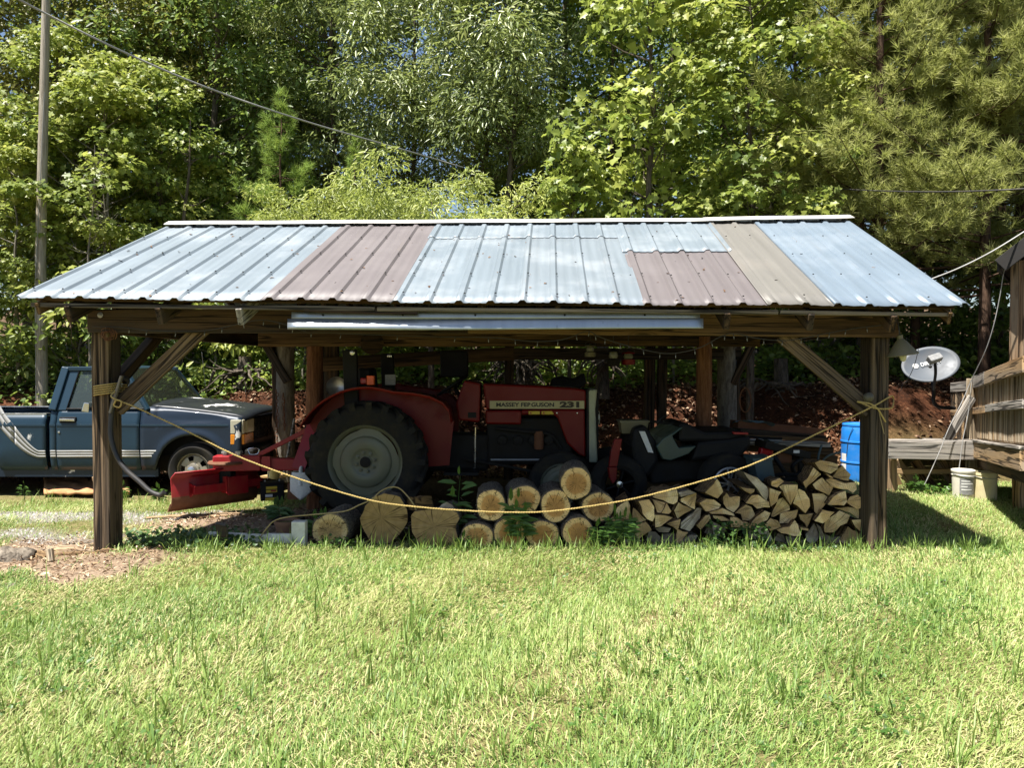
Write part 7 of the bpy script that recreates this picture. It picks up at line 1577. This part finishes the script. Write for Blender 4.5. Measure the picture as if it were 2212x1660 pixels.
MB().tube([at(578, 1036, 8.95), at(582, 1016, 8.95), at(598, 1012, 8.95), at(610, 1032, 8.95)], .005, 5).build('bail', 'wire grey', bk)
o = MB().hexa([at(562, 1034, 9.25), at(620, 1032, 9.25), at(622, 1032, 10.1)+Vector((0, 0, .02)), at(575, 1034, 10.1)+Vector((0, 0, .02)), at(562, 1034, 9.25)+Vector((0, 0, .03)), at(620, 1032, 9.25)+Vector((0, 0, .03)), at(622, 1032, 10.1)+Vector((0, 0, .05)), at(575, 1034, 10.1)+Vector((0, 0, .05))]).build('plywood_sheet', 'ply chip', bevel=.003); tag(o, 'lit chip board lying by the shaggy post', 'board')
# orange clay clod mound and rotten board under the truck
b = MB(); c = at(185, 1046, 10.0)
b.grid(lambda u, v: Vector((at(95+185*u, 1052, 9.72+.95*v).x, 9.72+.95*v, -.10+.075+.08*v+.035*mnoise.noise(Vector((u*9, v*6, 2)))+.02*mnoise.noise(Vector((u*31, v*20, 5))))), 22, 12); o = b.build('clay_mound', 'terracotta dirt', smooth=40, fix=False); md = o.modifiers.new('g', 'SOLIDIFY'); md.thickness = .03; md.offset = -1; tag(o, 'crumbling orange clay slab under the truck', 'clay slab')
o = timber('timber_block', at(200, 1037, 9.85), at(232, 1029, 9.95), .12, .07, 'tan plank', None); tag(o, 'pale broken timber on the clay slab', 'timber block')
# white frame with a stump and flower pot in front
wf = thing('white_frame', 'white painted wooden frame lying beside the logs', 'wooden frame', at(560, 1185, 6.75))
timber('rail', at(578, 1163, 6.78), at(866*0+632, 1164, 6.72), .035, .085, 'white paint', wf, bevel=.003)
timber('rail', at(452, 1160, 6.9), at(578, 1167, 6.78), .035, .095, 'white paint', wf, bevel=.003)
timber('upright', at(647, 1192, 6.70), at(647, 1126, 6.70), at(662, 0, 6.7).x-at(632, 0, 6.7).x, .09, 'white paint', wf, up=(0, -1, 0), bevel=.006); timber('rail', at(300, 1186, 6.75), at(470, 1180, 6.8), .04, .05, 'white paint', wf)
b = MB(); b.grid(lambda u, v: at(587+56*u, 1155+18*v, 6.725), 1, 1); b.build('peeled_patch', 'label white', wf, fix=False)
chunk('stump', [(455, 1190), (470, 1160), (466, 1132), (490, 1136), (495, 1150), (492, 1165), (500, 1186), (505, 1198), (480, 1200)], 6.66, .10, 'dark wooden wedge standing against the white frame', ('dark timber', 'log bark'), 'stump', None, jit=.01)
fp = thing('flower_pot', 'brown plastic flower pot behind the white frame', 'flower pot', at(620, 1165, 7.0)); p = at(620, 1162, 7.0)
MB().lathe([(.0001, 0), (.085, 0), (.108, .13), (.116, .132), (.118, .165), (.105, .165), (.09, .02)], p, (0, 0, 1), 28).build('body', 'pot clay', fp, smooth=35); MB().lathe([(.0001, .14), (.104, .14)], p, (0, 0, 1), 20).build('soil', 'ground soil', fp)
o = MB().lathe([(.0001, 0), (.022, .0), (.024, .01), (.024, .09), (.018, .1), (.0001, .1)], at(398, 1172, 6.78), (.9, -.2, .1), 14).build('can', 'steel', smooth=40); tag(o, 'crushed silver can among the dark leaves', 'can')
# box of something black by the logs (chimney pot in shade): small black tray beside the pot
o = MB().box(at(622, 1126, 7.25), (.28, .2, .05)).build('tray', 'black plastic', bevel=.01); tag(o, 'black plastic tray behind the flower pot', 'tray')

# ------------------------------------------------------------------ weeds with leaves one can pick out, ivy
def weed(px, py, D, h, pairs, ll, lw, label, mat='weed leaf', spread=1.0, droop=.15, cat='weed', nst=1, z=None, name='weed'):
    base = at(px, py, D); base.z = float(gz(base.x, base.y)) if z is None else z; t = thing(name, label, cat, base)
    tp, tf = LEAF['oval']
    for s_ in range(nst):
        ln = Vector((random.uniform(-.25, .25)*(nst > 1)*spread, random.uniform(-.2, .15)*(nst > 1), 1)).normalized()
        hh = h*random.uniform(.75, 1.05) if nst > 1 else h
        pts = [base+ln*hh*k/4+Vector((.01*math.sin(k*2+s_), 0, 0)) for k in range(5)]; MB().tube(pts, [.006, .005, .004, .003, .002], 5).build('stem', mat, t)
        for k in range(pairs+1):
            zf = .38+.62*k/pairs
            for sd in ((-1, 1) if k < pairs else (0,)):
                p = base+ln*hh*zf; d = (Vector((sd*1.0*spread, random.uniform(-.8, .3), random.uniform(-.1, .65)-droop)) if sd else Vector((0, -.15, 1))).normalized(); L_ = ll*random.uniform(.7, 1.35)*(1 if k < pairs else .9)
                n_ = Vector((random.uniform(-.2, .2), -.62, .75)); n_ = (n_-d*n_.dot(d)).normalized(); sv = n_.cross(d); b = MB()
                b.add([p+d*(a*L_+.02)+sv*(c_*L_*lw)+n_*(u_*L_) for a, c_, u_ in tp], tf); o = b.build('leaf', mat, t, fix=False)
                at_ = o.data.attributes.new('tint', 'FLOAT', 'FACE'); v_ = random.uniform(.2, 1); at_.data.foreach_set('value', [v_]*len(o.data.polygons))
    return t
weed(992, 1125, 6.85, .60, 6, .135, .36, 'green sapling with paired leaves between the stump piece and logs', spread=1.1)
weed(978, 1128, 6.83, .40, 4, .12, .38, 'lower shoot at the foot of the paired leaf sapling', spread=1.2)
weed(1130, 1152, 6.60, .42, 6, .11, .36, 'leafy weed growing up before the upper log', nst=4, spread=1.1)
weed(1345, 1182, 6.58, .30, 6, .085, .34, 'leafy weed clump between round logs and firewood', nst=8, spread=1.3)
weed(1300, 1185, 6.57, .24, 5, .075, .34, 'lower weed clump beside the last bottom log', nst=5, spread=1.3)
weed(608, 1116, 7.6, .18, 4, .10, .40, 'dark weed growing behind the flower pot', nst=6, spread=1.5, mat='ivy leaf')
weed(690, 1150, 6.9, .22, 4, .09, .45, 'weed between the white upright and the fat log', nst=4, spread=1.2)
weed(52, 1078, 9.5, .20, 9, .055, .35, 'single upright weed in front of the truck shadow', spread=.9)
weed(1000, 1186, 6.6, .10, 4, .05, .4, 'small grassy weed before the big split log', nst=5)
for px, D, lb in ((262, 9.4, 'weed beside the corner post foot by the truck'), (345, 9.3, 'weed under the truck front by the hose end'), (1975, 9.45, 'tall grass clump by the deck beam')): weed(px, 1072, D, .2, 5, .075, .3, lb, nst=5)
def ivy(nm, x0, x1, D0, D1, n, label, z1=.12, mat='ivy leaf', L0=.045):
    xa = at(x0, 900, 1).x; xb_ = at(x1, 900, 1).x; y = rng.uniform(D0, D1, n); x = (xa+(xb_-xa)*rng.random(n))*y; zz = gz(x, y)+z1*rng.random(n)**1.5
    Nn = rndn(n)*.45+np.array([0, -.35, 1.0]); L_ = L0*rng.uniform(.6, 1.3, n); V, Fc, T = leaves_np(np.stack([x, y, zz], 1), Nn, rndn(n), L_, L_*.95, rng.random(n), 'oval')
    o = bpy.data.objects.new(nm, npmesh(nm, V, Fc, T, mat)); link(o); tag(o, label, kind='stuff')
ivy('ground_ivy', 270, 560, 6.55, 7.1, 900, 'dark ground ivy in the shade beside the corner post', .10)
ivy('ground_ivy', 1530, 1660, 6.52, 6.62, 420, 'round leaved ivy climbing the foot of the firewood', .24, L0=.038)
ivy('ground_ivy', 1400, 1860, 6.48, 6.6, 520, 'low clover along the foot of the firewood', .05, L0=.03)
ivy('ground_ivy', 690, 770, 6.55, 6.66, 160, 'pale clover in front of the fat log', .10, 'weed leaf', .03)
ivy('undergrowth', -200, 2500, 12.7, 14.4, 15000, 'green undergrowth covering the crest of the clay bank', .5, 'leaf oak', .095)
ivy('ground_ivy', 2000, 2060, 9.3, 9.6, 120, 'weeds at the foot of the deck', .14, 'weed leaf', .05)
